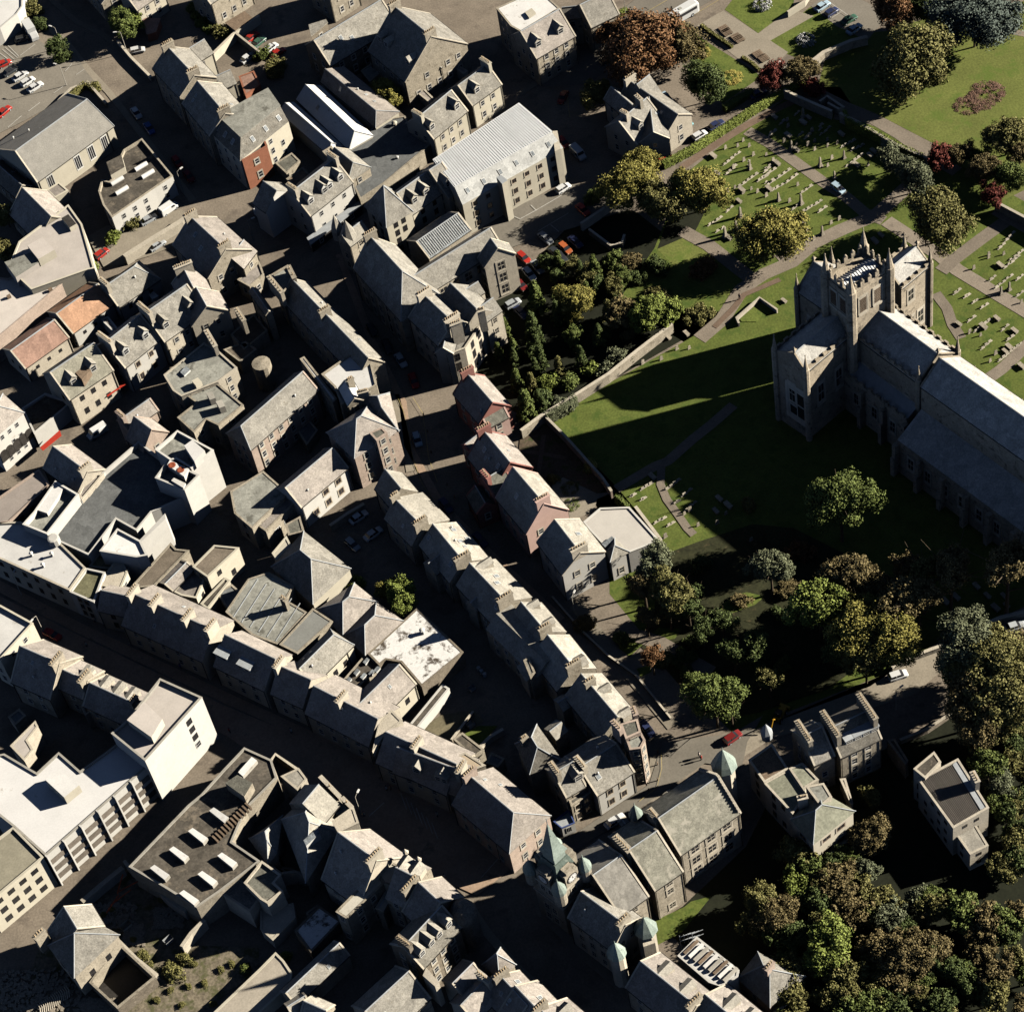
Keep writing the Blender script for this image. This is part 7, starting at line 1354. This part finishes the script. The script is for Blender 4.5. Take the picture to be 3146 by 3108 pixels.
for r_ in ((1650, 200, 1710, 155), (1690, 260, 1830, 150), (1390, 300, 1450, 255), (1470, 325, 1515, 295), (1530, 365, 1575, 335), (1590, 410, 1650, 360), (1490, 505, 1560, 450), (1540, 580, 1660, 480), (1590, 710, 1670, 635), (1740, 575, 1800, 510), (1720, 790, 1900, 650), (1850, 200, 1909, 150), (1760, 110, 1880, 10), (1850, 320, 1909, 270), (1800, 60, 1909, -30), (1780, 640, 1840, 600), (1720, 1830 - 1861, 1840, 1700 - 1861)): grow('b3', *r_, max(2, int(math.hypot(r_[2] - r_[0], r_[3] - r_[1]) / 30)), W4)
for p in ((1540, 110), (1650, 10), (1760, 5), (1510, 580), (1590, 600), (1700, 735), (1660, 790), (1650, 30), (1890, 360)): grave('b3', *p, 'slab', W4)
for p in ((1800, 265), (1740, 295)): grave('b3', *p, 'ob', W4)
for p in ((1735, 90), (1430, 520), (1710, 480), (1610, 540), (1840, 570), (1800, 690), (1770, 720), (1890, 830), (150, 350)): grave('b3', *p, 'tt', W4)
W5 = 'small sunny churchyard plot'
for r_ in ((880, 1730, 970, 1680), (1060, 1740, 1170, 1650), (1180, 1780, 1260, 1720), (1200, 1890, 1290, 1810), (800, 1780, 840, 1760), (880, 1805, 920, 1790), (1120, 1840, 1160, 1805), (975, 1980, 1070, 1930), (1075, 1995, 1130, 1970), (1200, 1890, 1240, 1860)): grow('b2', *r_, max(2, int(math.hypot(r_[2] - r_[0], r_[3] - r_[1]) / 34)), W5)
for p in ((965, 1640), (1455, 1800), (1520, 1850), (1430, 1890)): grave('b2', *p, 'tt', W5)
for p in ((1145, 700), (1235, 695), (1030, 775), (895, 805)): grave('b2', *p, 'slab', 'thin grass strip under the garden wall')
for p in ((1080, 615), (1215, 590)): grave('b2', *p, 'tt', 'thin grass strip under the garden wall')
for p in ((1505, 45), (1300, 130), (1060, 215), (1440, 115), (1240, 20)): grave('c2', *p, 'slab', W5)
for p in ((1690, 240), (1200, 1909)): grave('c2' if p[1] < 300 else 'b2', *p, 'slab', W5)
for p in ((1640, 650), (1760, 650), (1780, 720), (1700, 740), (1560, 580), (1330, 690), (1410, 660)): grave('c3', *p, 'tt', 'roadside churchyard plot')
# ============================================================ VEHICLES
def cmat(n, c, rough=.35): return mat('car_paint_' + n, c, rough, .04, 1, .03, 3, spec=.5)
CP = {'white': cmat('white', (.72, .72, .70)), 'red': cmat('red', (.42, .03, .02)), 'blue': cmat('blue', (.05, .12, .38)), 'lightblue': cmat('light_blue', (.40, .52, .60)), 'silver': cmat('silver', (.45, .47, .48)), 'dark': cmat('dark', (.04, .045, .05)), 'navy': cmat('navy', (.03, .04, .1)), 'orange': cmat('orange', (.45, .12, .04)), 'teal': cmat('teal', (.18, .42, .45)), 'maroon': cmat('maroon', (.2, .02, .02)), 'green': cmat('green', (.05, .12, .08)), 'yellow': cmat('yellow', (.55, .3, .03))}
TYRE = mat('tyre_rubber', (.02, .02, .02), .9, .1, 1, .1, 4); LAMP = mat('lamp_glass', (.6, .58, .5), .3, .05, 1, .05, 4, spec=.5); LAMPR = mat('rear_lamp_glass', (.35, .02, .02), .3, .05, 1, .05, 4)
def loft(bm, secs, mi=0):
    """secs: list of (x, [(y,z)...]) cross sections joined in order"""
    R = [[bm.verts.new((x, y, z)) for y, z in s] for x, s in secs]
    for a, c in zip(R, R[1:]):
        for k_ in range(len(a)): bm.faces.new((a[k_], a[(k_ + 1) % len(a)], c[(k_ + 1) % len(a)], c[k_])).material_index = mi
    bm.faces.new(R[0][::-1]).material_index = mi; bm.faces.new(R[-1]).material_index = mi; bmesh.ops.recalc_face_normals(bm, faces=bm.faces)
def sec(w, z0, z1, b_=.12): return [(-w, z0 + .05), (-w + .06, z0), (w - .06, z0), (w, z0 + .05), (w, z1 - b_), (w - b_, z1), (-w + b_, z1), (-w, z1 - b_)]
def car_parts(hatch):
    L = 2.1 if not hatch else 1.85; bm = B(); loft(bm, [(-L, sec(.70, .35, .78)), (-L + .15, sec(.80, .25, .88)), (-.9, sec(.82, .22, .93)), (.75, sec(.82, .22, .92)), (L - .35, sec(.80, .25, .80)), (L, sec(.70, .33, .66))]); body = mesh_of(bm, [CP['white']]); body.name = 'body'
    r0, r1 = (-1.55, -1.05) if not hatch else (-1.75, -1.45); bm = B()
    lo_ = [(-.72, .9), (.72, .9)]; hi_ = [(-.58, 1.38), (.58, 1.38)]
    P = [bm.verts.new(v) for v in ((r0, -.74, .9), (1.0, -.74, .9), (1.0, .74, .9), (r0, .74, .9), (r1, -.58, 1.36), (.35, -.58, 1.36), (.35, .58, 1.36), (r1, .58, 1.36))]
    for f in ((0, 1, 5, 4), (1, 2, 6, 5), (2, 3, 7, 6), (3, 0, 4, 7)): bm.faces.new([P[i] for i in f])
    gl = mesh_of(bm, [PANE]); gl.name = 'windows'; bm = B(); box(bm, ((r1 + .35) / 2, 0, 1.39), (.35 - r1 + .06, 1.2, .06)); box(bm, (r1 * .3 - .1, -.66, 1.13), (.09, .17, .5)); box(bm, (r1 * .3 - .1, .66, 1.13), (.09, .17, .5)); rf = mesh_of(bm, [CP['white']]); rf.name = 'roof_panel'; return body, gl, rf, L
bm = B(); q_ = [(.31, -.1), (.33, -.06), (.33, .06), (.31, .1)]; lathe(bm, q_, (0, 0, 0), 14); lathe(bm, [(.18, -.115), (.18, .115)], (0, 0, 0), 8, mi=1); bmesh.ops.rotate(bm, verts=bm.verts, matrix=Matrix.Rotation(math.pi / 2, 3, 'X')); WH = mesh_of(bm, [TYRE, LEAD]); WH.name = 'wheel'
bm = B(); box(bm, (0, 0, 0), (.06, .3, .14)); HL = mesh_of(bm, [LAMP]); HL.name = 'headlight'; bm = B(); box(bm, (0, 0, 0), (.06, .3, .14)); TLm = mesh_of(bm, [LAMPR]); TLm.name = 'tail_light'
CM = {False: car_parts(False), True: car_parts(True)}
def paint(o, m): o.material_slots[0].link = 'OBJECT'; o.material_slots[0].material = m
def car(t, x, y, dx, dy, col, label, hatch=False, kind='car'):
    p = at(t, (x, y), .5); q = at(t, (x + dx, y + dy), .5); a = math.atan2((q - p).y, (q - p).x)
    if kind == 'van': return van(p, a, col, label)
    root = thing('parked_car', label, 'car', (p.x, p.y, LVL[0] * 0 + .02), a); body, gl, rf, L = CM[hatch]; paint(link('body', body, root), CP[col]); link('windows', gl, root); paint(link('roof_panel', rf, root), CP[col])
    for x_ in (-L + .75, L - .8):
        for y_ in (-.74, .74): link('wheel', WH, root, (x_, y_, .33))
    for y_ in (-.52, .52): link('headlight', HL, root, (L - .02, y_, .56)); link('tail_light', TLm, root, (-L + .02, y_, .66))
    return root
bm = B(); loft(bm, [(-2.3, sec(.88, .35, 1.95)), (-2.15, sec(.92, .3, 2.05)), (1.1, sec(.92, .3, 2.05)), (1.45, sec(.88, .3, 1.5)), (1.65, sec(.88, .3, 1.1)), (2.25, sec(.82, .33, .92))]); VB = mesh_of(bm, [CP['white']]); VB.name = 'body'
bm = B()
for v in (((1.17, -.78, 1.94), (1.17, .78, 1.94), (1.5, .76, 1.42), (1.5, -.76, 1.42)),): bm.faces.new([bm.verts.new((a_ + .03, b_, c_ + .02)) for a_, b_, c_ in v])
for s_ in (-1, 1): bm.faces.new([bm.verts.new(v) for v in ((.3, s_ * .935, 1.25), (1.35, s_ * .935, 1.25), (1.1, s_ * .935, 1.8), (.3, s_ * .935, 1.8))])
VG = mesh_of(bm, [PANE]); VG.name = 'windows'
def van(p, a, col, label, name='parked_van'):
    root = thing(name, label, 'van', (p.x, p.y, .02), a); paint(link('body', VB, root), CP[col]); link('windows', VG, root)
    for x_ in (-1.5, 1.45):
        for y_ in (-.82, .82): link('wheel', WH, root, (x_, y_, .33))
    for y_ in (-.6, .6): link('headlight', HL, root, (2.24, y_, .65)); link('tail_light', TLm, root, (-2.3, y_, .7))
CARS = [('a0', 30, 470, 80, -40, 'red', 'red car at the top of the left car park row'), ('a0', 75, 525, 110, -70, 'dark', 'dark grey car above the three white cars'), ('a0', 148, 560, 110, -70, 'white', 'topmost of the three white cars in the left car park'), ('a0', 203, 600, 110, -70, 'white', 'middle of the three white cars in the left car park'), ('a0', 258, 640, 110, -70, 'white', 'lowest of the three white cars in the left car park'), ('a0', 30, 820, 80, -70, 'red', 'bright red car at the left edge of the car park'), ('a0', 165, 290, 80, -20, 'dark', 'dark car in the shade of the white truck'),
    ('a0', 1000, 832, 60, 85, 'white', 'white car driving down the dark street'), ('a0', 1095, 943, 55, 85, 'blue', 'blue car behind the white one on the dark street'), ('a0', 1300, 1190, 60, 80, 'red', 'upper dim red car parked on the dark street'), ('a0', 1385, 1295, 60, 80, 'maroon', 'lower dim red car parked on the dark street'), ('a0', 1090, 1612, 90, -50, 'silver', 'dull silver car below the white van'), ('a0', 745, 1862, 110, -90, 'red', 'red car with white markings on the lane'), ('a0', 1152, 1800, 90, -60, 'silver', 'silver car in the small walled yard'), ('a0', 1815, 428, 80, -60, 'white', 'white car in the walled yard'), ('a0', 1008, 372, 90, -20, 'white', 'white car beside the top street wall'), ('a0', 1845, 275, 70, -60, 'red', 'red car half hidden in the upper yard'), ('a0', 1900, 310, 60, -50, 'green', 'dark green car in the upper yard'),
    ('a1', 80, 352, 90, -70, 'white', 'white car in the shaded upper yard'), ('a1', 128, 390, 90, -55, 'red', 'red car next to the white car in the shaded yard'), ('a2', 310, 715, -40, 80, 'maroon', 'dark red car in the shade behind the metal roof'), ('a2', 312, 1048, 65, 65, 'red', 'red car at the end wall of the office block'), ('a2', 1070, 722, 80, 85, 'lightblue', 'light blue car behind the villa'), ('a2', 1200, 930, 90, -55, 'teal', 'turquoise car beside the villa'), ('a2', 1310, 995, 110, -65, 'white', 'white car on the villa driveway'), ('a2', 1430, 920, 100, -60, 'navy', 'dark blue car on the villa driveway'), ('a2', 1740, 690, 70, -35, 'navy', 'dark blue car in the shade at the hedge end'), ('a2', 990, 1140, 60, -45, 'silver', 'silver car under the yellow tree'), ('a2', 1042, 1172, 60, -40, 'red', 'red car under the yellow tree'), ('a2', 640, 440, 60, -30, 'dark', 'dark car under the copper tree'),
    ('a2', 310, 1382, 110, -70, 'white', 'white car parked along the office block'), ('a2', 455, 1540, 80, 75, 'red', 'red car in the office car park'), ('a2', 180, 1748, 80, 70, 'silver', 'silver car in the office car park'), ('a2', 325, 1822, 75, 65, 'orange', 'orange red car in the shade of the office car park'), ('a2', 400, 1775, 75, 65, 'navy', 'navy car in the shade of the office car park'), ('a2', 258, 1858, 75, 65, 'dark', 'dark car in the shade of the office car park'), ('a2', 20, 1890, 70, 60, 'red', 'red car in the shade by the reading room'), ('b2', 62, 148, 80, 95, 'white', 'white car parked under the reading room'), ('b2', 122, 98, 80, 95, 'silver', 'silver car next to the white one under the reading room'), ('b2', 0, 230, 60, 60, 'maroon', 'dark red car beside the conifers'), ('b2', 0, 430, 60, 60, 'navy', 'dark blue car at the foot of the conifers'), ('b2', 290, 20, 60, 60, 'dark', 'black car at the edge of the shrubbery'),
    ('b1', 1850, 365, 90, -50, 'silver', 'silver car at the end of the stone block'), ('b1', 1030, 782, 70, 110, 'white', 'white car in the dark bending street'), ('b1', 1125, 930, 35, 95, 'red', 'red car behind the white one in the bending street'), ('b1', 1150, 1362, 30, 100, 'lightblue', 'pale blue car driving past the pink houses'), ('b1', 1360, 1845, 65, 90, 'navy', 'dark car on the street below the pink houses'), ('b1', 930, 680, 40, 90, 'dark', 'black car at the kerb of the bending street'), ('b1', 820, 560, 50, 90, 'dark', 'upper black car at the kerb of the bending street'),
    ('c1', 720, 70, 120, -80, 'white', 'uppermost white car in the small courtyard'), ('c1', 827, 192, 120, -85, 'white', 'right hand white car in the small courtyard'), ('c1', 675, 270, 95, 85, 'silver', 'silver car at the lower left of the small courtyard'), ('c1', 1610, 235, 80, 85, 'navy', 'dark blue car beside the long terrace'), ('c0', 385, 930, 120, 60, 'red', 'red car on the main street'), ('c2', 1552, 1682, 130, -95, 'maroon', 'dark red car near the copper cone'), ('c2', 925, 1620, 60, 80, 'navy', 'dark blue car by the pink corner building'), ('d2', 690, 512, 90, -60, 'white', 'white car tucked behind the town hall gable'), ('c3', 985, 1228, 90, -30, 'white', 'white car on the road below the autumn trees'), ('c3', 1840, 870, 130, -40, 'silver', 'silver car on the road at the right edge'),
    ('a3', 430, 48, 90, -60, 'lightblue', 'light blue car in the upper bay of the park car park'), ('a3', 497, 92, 90, -60, 'navy', 'dark blue car in the park car park'), ('a3', 625, 147, 90, -50, 'green', 'dark green car in the park car park'), ('a3', 665, 215, 90, -65, 'lightblue', 'light blue car at the park car park exit'), ('a3', 545, 1382, 110, 80, 'lightblue', 'light blue estate car on the churchyard path')]
for i, c in enumerate(CARS): car(*c, hatch=(i % 3 == 0))
for c in (('a0', 1240, 1535, 110, -75, 'white', 'white van parked at the lane mouth'), ('a1', 20, 1590, 85, 75, 'white', 'white van in the dark street beside the hotel'), ('a2', 420, 1130, 80, 80, 'white', 'white van behind the office block'), ('b0', 715, 1312, -110, 70, 'white', 'pale van in the shaded side street')): car(*c, kind='van')
# box truck
p = at('a0', (225, 225), 1.5); q = at('a0', (275, 300), 1.5); a = math.atan2((q - p).y, (q - p).x); root = thing('box_truck', 'white box truck beside the yellow green bushes', 'truck', (p.x, p.y, .02), a)
bm = B(); box(bm, (-.7, 0, 1.9), (4.2, 2.1, 2.5)); obj('cargo_box', bm, CP['white'], root); bm = B(); loft(bm, [(1.5, sec(.95, .4, 2.1)), (2.5, sec(.95, .4, 2.0)), (2.9, sec(.92, .4, 1.2))]); obj('cab', bm, CP['white'], root)
for x_ in (-1.8, 2.1):
    for y_ in (-.9, .9): link('wheel', WH, root, (x_, y_, .38), 0, (1.2, 1.2, 1.2))
# coach
p = at('a2', (1140, 120), 1.6); q = at('a2', (1140 + 250, 120 - 145), 1.6); a = math.atan2((q - p).y, (q - p).x); root = thing('coach', 'long white coach on the sunny road behind the copper tree', 'bus', (p.x, p.y, .02), a)
bm = B(); loft(bm, [(-5.8, sec(1.15, .4, 3.0, .3)), (-5.6, sec(1.25, .35, 3.15, .3)), (5.3, sec(1.25, .35, 3.15, .3)), (5.8, sec(1.15, .4, 2.9, .4))]); obj('body', bm, CP['white'], root)
bm = B()
for s_ in (-1, 1): box(bm, (-.1, s_ * 1.25, 2.1), (10.4, .04, .8))
box(bm, (5.72, 0, 2.1), (.2, 2.0, 1.1)); obj('windows', bm, PANE, root); bm = B(); box(bm, (1.2, 0, 3.18), (.8, .7, .12)); obj('roof_hatch', bm, FELT, root)
for x_ in (-3.6, 3.7):
    for y_ in (-1.15, 1.15): link('wheel', WH, root, (x_, y_, .48), 0, (1.45, 1.3, 1.45))
# digger
p = at('c3', (115, 1520), .8); root = thing('digger', 'yellow digger beside the shaded road', 'digger', (p.x, p.y, .02), .9)
bm = B(); box(bm, (0, 0, 1.0), (2.6, 1.3, .7)); box(bm, (1.5, 0, .9), (1.0, 1.0, .55)); obj('body', bm, CP['yellow'], root); bm = B(); box(bm, (-.3, 0, 1.9), (1.1, 1.1, 1.1)); obj('cab', bm, PANE, root); bm = B(); tube(bm, [(-1.3, 0, 1.2), (-2.4, 0, 2.8), (-3.3, 0, 1.4)], .13, 6); obj('arm', bm, CP['yellow'], root); bm = B(); box(bm, (2.3, 0, .5), (.5, 2.0, .7)); obj('bucket', bm, CP['yellow'], root)
for x_, s_ in ((-.9, 1.7), (1.2, 1.3)):
    for y_ in (-.75, .75): link('wheel', WH, root, (x_, y_, .33 * s_), 0, (s_, 1.6, s_))
# ============================================================ STREET FURNITURE, PEOPLE, RUBBLE
def lampm(h, L):
    bm = B(); tube(bm, [(0, 0, 0), (0, 0, h * .6), (0, 0, h)], [.11, .08, .06], 6); tube(bm, [(0, 0, h), (L * .5, 0, h + .25), (L, 0, h + .25)], .05, 5); return mesh_of(bm, [CONC])
LP = lampm(8, 1.2); LP.name = 'post'; bm = B(); box(bm, (0, 0, 0), (.8, .3, .18)); LH = mesh_of(bm, [WHITER]); LH.name = 'lamp_head'
for t, x, y, a, l in (('a0', 455, 355, 2.5, 'tall street lamp at the upper corner of the car park'), ('a0', 490, 632, 2.5, 'street lamp in the middle of the left car park'), ('a0', 932, 388, 3.0, 'street lamp beside the top street wall'), ('a0', 1345, 1410, .6, 'street lamp by the low brown flat roof'), ('a2', 772, 130, .5, 'street lamp at the top of the sunny road'), ('a0', 1860, 1770, .3, 'street lamp in the dark street near the white van'), ('c2', 400, 800, 1, 'street lamp beside the white gabled building'), ('c0', 160, 640, 1.2, 'street lamp on the main street at the left edge'), ('c0', 330, 930, 4, 'leaning shadowed lamp beside the red car'), ('d1', 740, 470, 1, 'lamp on the main street by the shop shell'), ('a3', 90, 640, .5, 'ornate twin lamp at the end of the hedge'), ('c3', 970, 1480, .4, 'lamp in the shade above the tower block')):
    p = at(t, (x, y), 0); root = thing('street_lamp', l, 'street lamp', (p.x, p.y, 0), a, 'street lamps'); link('post', LP, root, sc=(1, 1, .8)); link('lamp_head', LH, root, (1.3, 0, 6.6))
SKIN = mat('skin', (.45, .28, .2), .7, .05, 1, .05, 4); CLO = {'white': mat('white_coat', (.6, .6, .58)), 'dark': mat('dark_coat', (.04, .04, .05)), 'red': mat('red_coat', (.4, .05, .04)), 'blue': mat('blue_coat', (.06, .1, .3))}
def person(t, x, y, col, label, a=0.0):
    p = at(t, (x, y), 0); me = bpy.data.meshes.new('person'); V = [(0, 0, .95), (0, 0, 1.2), (0, 0, 1.42), (0, 0, 1.52), (0, 0, 1.68), (-.1, 0, .92), (-.11, .06, .5), (-.11, -.02, .05), (.1, 0, .92), (.11, -.08, .5), (.11, .02, .05), (-.2, 0, 1.4), (-.25, -.04, 1.12), (-.24, .06, .85), (.2, 0, 1.4), (.25, .04, 1.12), (.24, .1, .87)]
    E_ = [(0, 1), (1, 2), (2, 3), (3, 4), (0, 5), (5, 6), (6, 7), (0, 8), (8, 9), (9, 10), (2, 11), (11, 12), (12, 13), (2, 14), (14, 15), (15, 16)]; me.from_pydata(V, E_, []); me.materials.append(SKIN)
    o = bpy.data.objects.new('person', me); COL.objects.link(o); m = o.modifiers.new('skin', 'SKIN'); rr = [.15, .16, .15, .06, .105, .09, .07, .05, .09, .07, .05, .07, .05, .035, .07, .05, .035]
    for i, r in enumerate(rr): me.skin_vertices[0].data[i].radius = (r, r)
    me.skin_vertices[0].data[0].use_root = True; s2 = o.modifiers.new('sub', 'SUBSURF'); s2.levels = s2.render_levels = 1; o.location = (p.x, p.y, .15); o.rotation_euler = (0, 0, a); tag(o, label, 'person')
    bm = B(); lathe(bm, [(.2, .82), (.19, 1.0), (.2, 1.3), (.17, 1.46), (.07, 1.5)], (0, 0, 0), 10); obj('coat', bm, CLO[col], o); bm = B(); lathe(bm, [(.12, 1.66), (.125, 1.74), (.06, 1.81)], (0, -.01, 0), 10); obj('hair', bm, CLO['dark'], o)
    for s_ in (-1, 1): bm = B(); tube(bm, [(s_ * .1, 0, .9), (s_ * .11, .05 * -s_, .5), (s_ * .11, 0, .06)], [.105, .085, .07], 6); obj('trouser_leg', bm, CLO['dark'], o)
for i, (t, x, y, c, l) in enumerate((('c0', 640, 1020, 'white', 'person in a white coat alone on the main street'), ('c0', 700, 840, 'white', 'person in pale clothes under the shop front'), ('c0', 1330, 1180, 'blue', 'person in blue walking by the shop fronts'), ('c1', 232, 1655, 'white', 'person in white on the main street below the terrace'), ('d1', 735, 455, 'white', 'left person in white of the pair by the road line'), ('d1', 765, 478, 'white', 'right person in white of the pair by the road line'), ('d1', 1355, 935, 'white', 'person at the corner near the sunlit strip'), ('d1', 930, 290, 'white', 'person carrying white things in the middle of the main street'), ('d1', 960, 285, 'dark', 'person in dark clothes in mid street'), ('c0', 1690, 1650, 'red', 'person in red beside the office block'), ('c2', 1325, 1850, 'red', 'person in red beside the copper cone'), ('c2', 1310, 1830, 'white', 'person in white beside the copper cone'), ('b2', 1605, 335, 'dark', 'dark figure on the path beside the abbey'), ('d1', 1300, 480, 'white', 'person in white close to the long shop row'), ('c0', 150, 540, 'blue', 'person at the left edge of the main street'))): person(t, x, y, c, l, i * 1.3)
# plaza benches and bollards
for i, (x, y) in enumerate(((1490, 210), (1580, 270), (1740, 395), (1510, 235), (1600, 285), (1780, 425))):
    p = at('a2', (x, y), .4); d_ = (at('a2', (x + 60, y - 30), .4) - p).to_2d(); root = thing('park_bench', ('dark bench group nearest the coach road on the plaza', 'second dark bench group on the plaza', 'dark bench group at the lower end of the plaza', 'long seat beside the first bench group', 'long seat beside the second bench group', 'long seat beside the lowest bench group')[i], 'bench', (p.x, p.y, 0), math.atan2(d_.y, d_.x))
    bm = B(); [box(bm, (0, -.9 + .45 * q, .42), (2.2, .3, .08)) for q in range(5)]; obj('seat', bm, WOOD, root); 
    for s_ in (-.8, .8): bm = B(); box(bm, (s_, 0, .2), (.12, 2.0, .38)); obj('leg', bm, STONED, root)
bm = B(); lathe(bm, [(.12, 0), (.1, .8), (.14, .85), (.05, .95)], (0, 0, 0), 8); BO = mesh_of(bm, [WOOD]); BO.name = 'bollard'
for t, x, y in (('b1', 1200, 1190), ('b1', 1228, 1310), ('b1', 1255, 1460), ('b1', 1372, 1700), ('b1', 1425, 1790), ('c1', 1680, 170), ('d2', 1005, 10), ('d2', 1003, 100), ('d2', 1005, 215), ('d2', 940, 292)):
    p = at(t, (x, y), 0); tag(link('bollard', BO, None, (p.x, p.y, .1)), 'short post standing on the kerb of a street', 'bollard', 'kerbside posts')
# skips, tanks and rubble on the waste ground
for t, x, y, s_, l, m_ in (('d0', 930, 1290, 1.6, 'open pale box on the waste ground', CREAM), ('d0', 1240, 1395, 1.4, 'small blue grey crate in the waste ground shade', LEAD), ('c1', 1555, 1335, 1.0, 'small blue crate in the dark court', LEAD), ('c1', 1545, 1600, 1.2, 'white crate on the sunny grass patch', WHITE)):
    p = at(t, (x, y), 0); bm = B(); prism(bm, [(-s_ * .6, -s_ * .4), (s_ * .6, -s_ * .4), (s_ * .6, s_ * .4), (-s_ * .6, s_ * .4)], 0, .9, cap=False); box(bm, (0, 0, .1), (s_ * 1.1, s_ * .7, .1)); o = obj('crate', bm, m_, loc=(p.x, p.y, .2), rz=.6); tag(o, l, 'crate')
for i in range(3):
    p = at('c1', (1600 + 22 * i, 1180 + 22 * i), .6); bm = B(); lathe(bm, [(.35, 0), (.38, .1), (.38, 1.0), (.3, 1.1)], (0, 0, 0), 12); tag(obj('barrel', bm, LEAD, loc=(p.x, p.y, .1)), ('upper', 'middle', 'lower')[i] + ' of the three pale drums in the dark court', 'drum', 'pale drums')
rg = random.Random(5); bm = B()
for _ in range(2300):
    a_, b_ = rg.choice((((620, 1120), (1000, 1300)), ((900, 1280), (1060, 1420)), ((0, 1700), (600, 1909)), ((1130, 1150), (1350, 1300)), ((0, 1600), (500, 1900)), ((600, 1820), (860, 1909))))
    p = at('d0', (rg.uniform(a_[0], b_[0]), rg.uniform(a_[1], b_[1])), 0); s_ = rg.uniform(.1, .55); aa = rg.uniform(0, 3.1); box(bm, (p.x, p.y, s_ * .2 + .2), (s_ * rg.uniform(1, 2.2), s_, s_ * .5), (math.cos(aa), math.sin(aa)))
tag(obj('rubble', bm, [mat('rubble', (.36, .31, .24), .95, .3, 2, .3, 5)]), 'broken stone rubble scattered over the demolition site', 'rubble', kind='stuff')
for i in range(16):
    p = at('d0', (280 + 14 * i, 1880 - 9 * i), 1.2); bm = B(); tube(bm, [(0, -1.2, 0), (.3, 0, .6), (0, 1.2, 0)], .09, 5); tag(obj('roof_rafter', bm, STONEL, loc=(p.x, p.y, .5), rz=.2), 'curved pale rafter of the fallen roof at the bottom left', 'rafter', 'fallen roof rafters')
for i, (a_, b_) in enumerate((((860, 1030), (1010, 950)), ((900, 900), (860, 1040)), ((830, 1110), (960, 1010)), ((780, 1180), (870, 1050)))):
    p = at('d0', a_, 2.5); q = at('d0', b_, 3.5); bm = B(); tube(bm, [(0, 0, 0), tuple(q - p)], .14, 5); tag(obj('steel_beam', bm, RUST, loc=p), ('longest', 'upright', 'lower', 'shortest')[i] + ' rusty red steel beam in the ruin', 'beam', 'rusty steel beams')
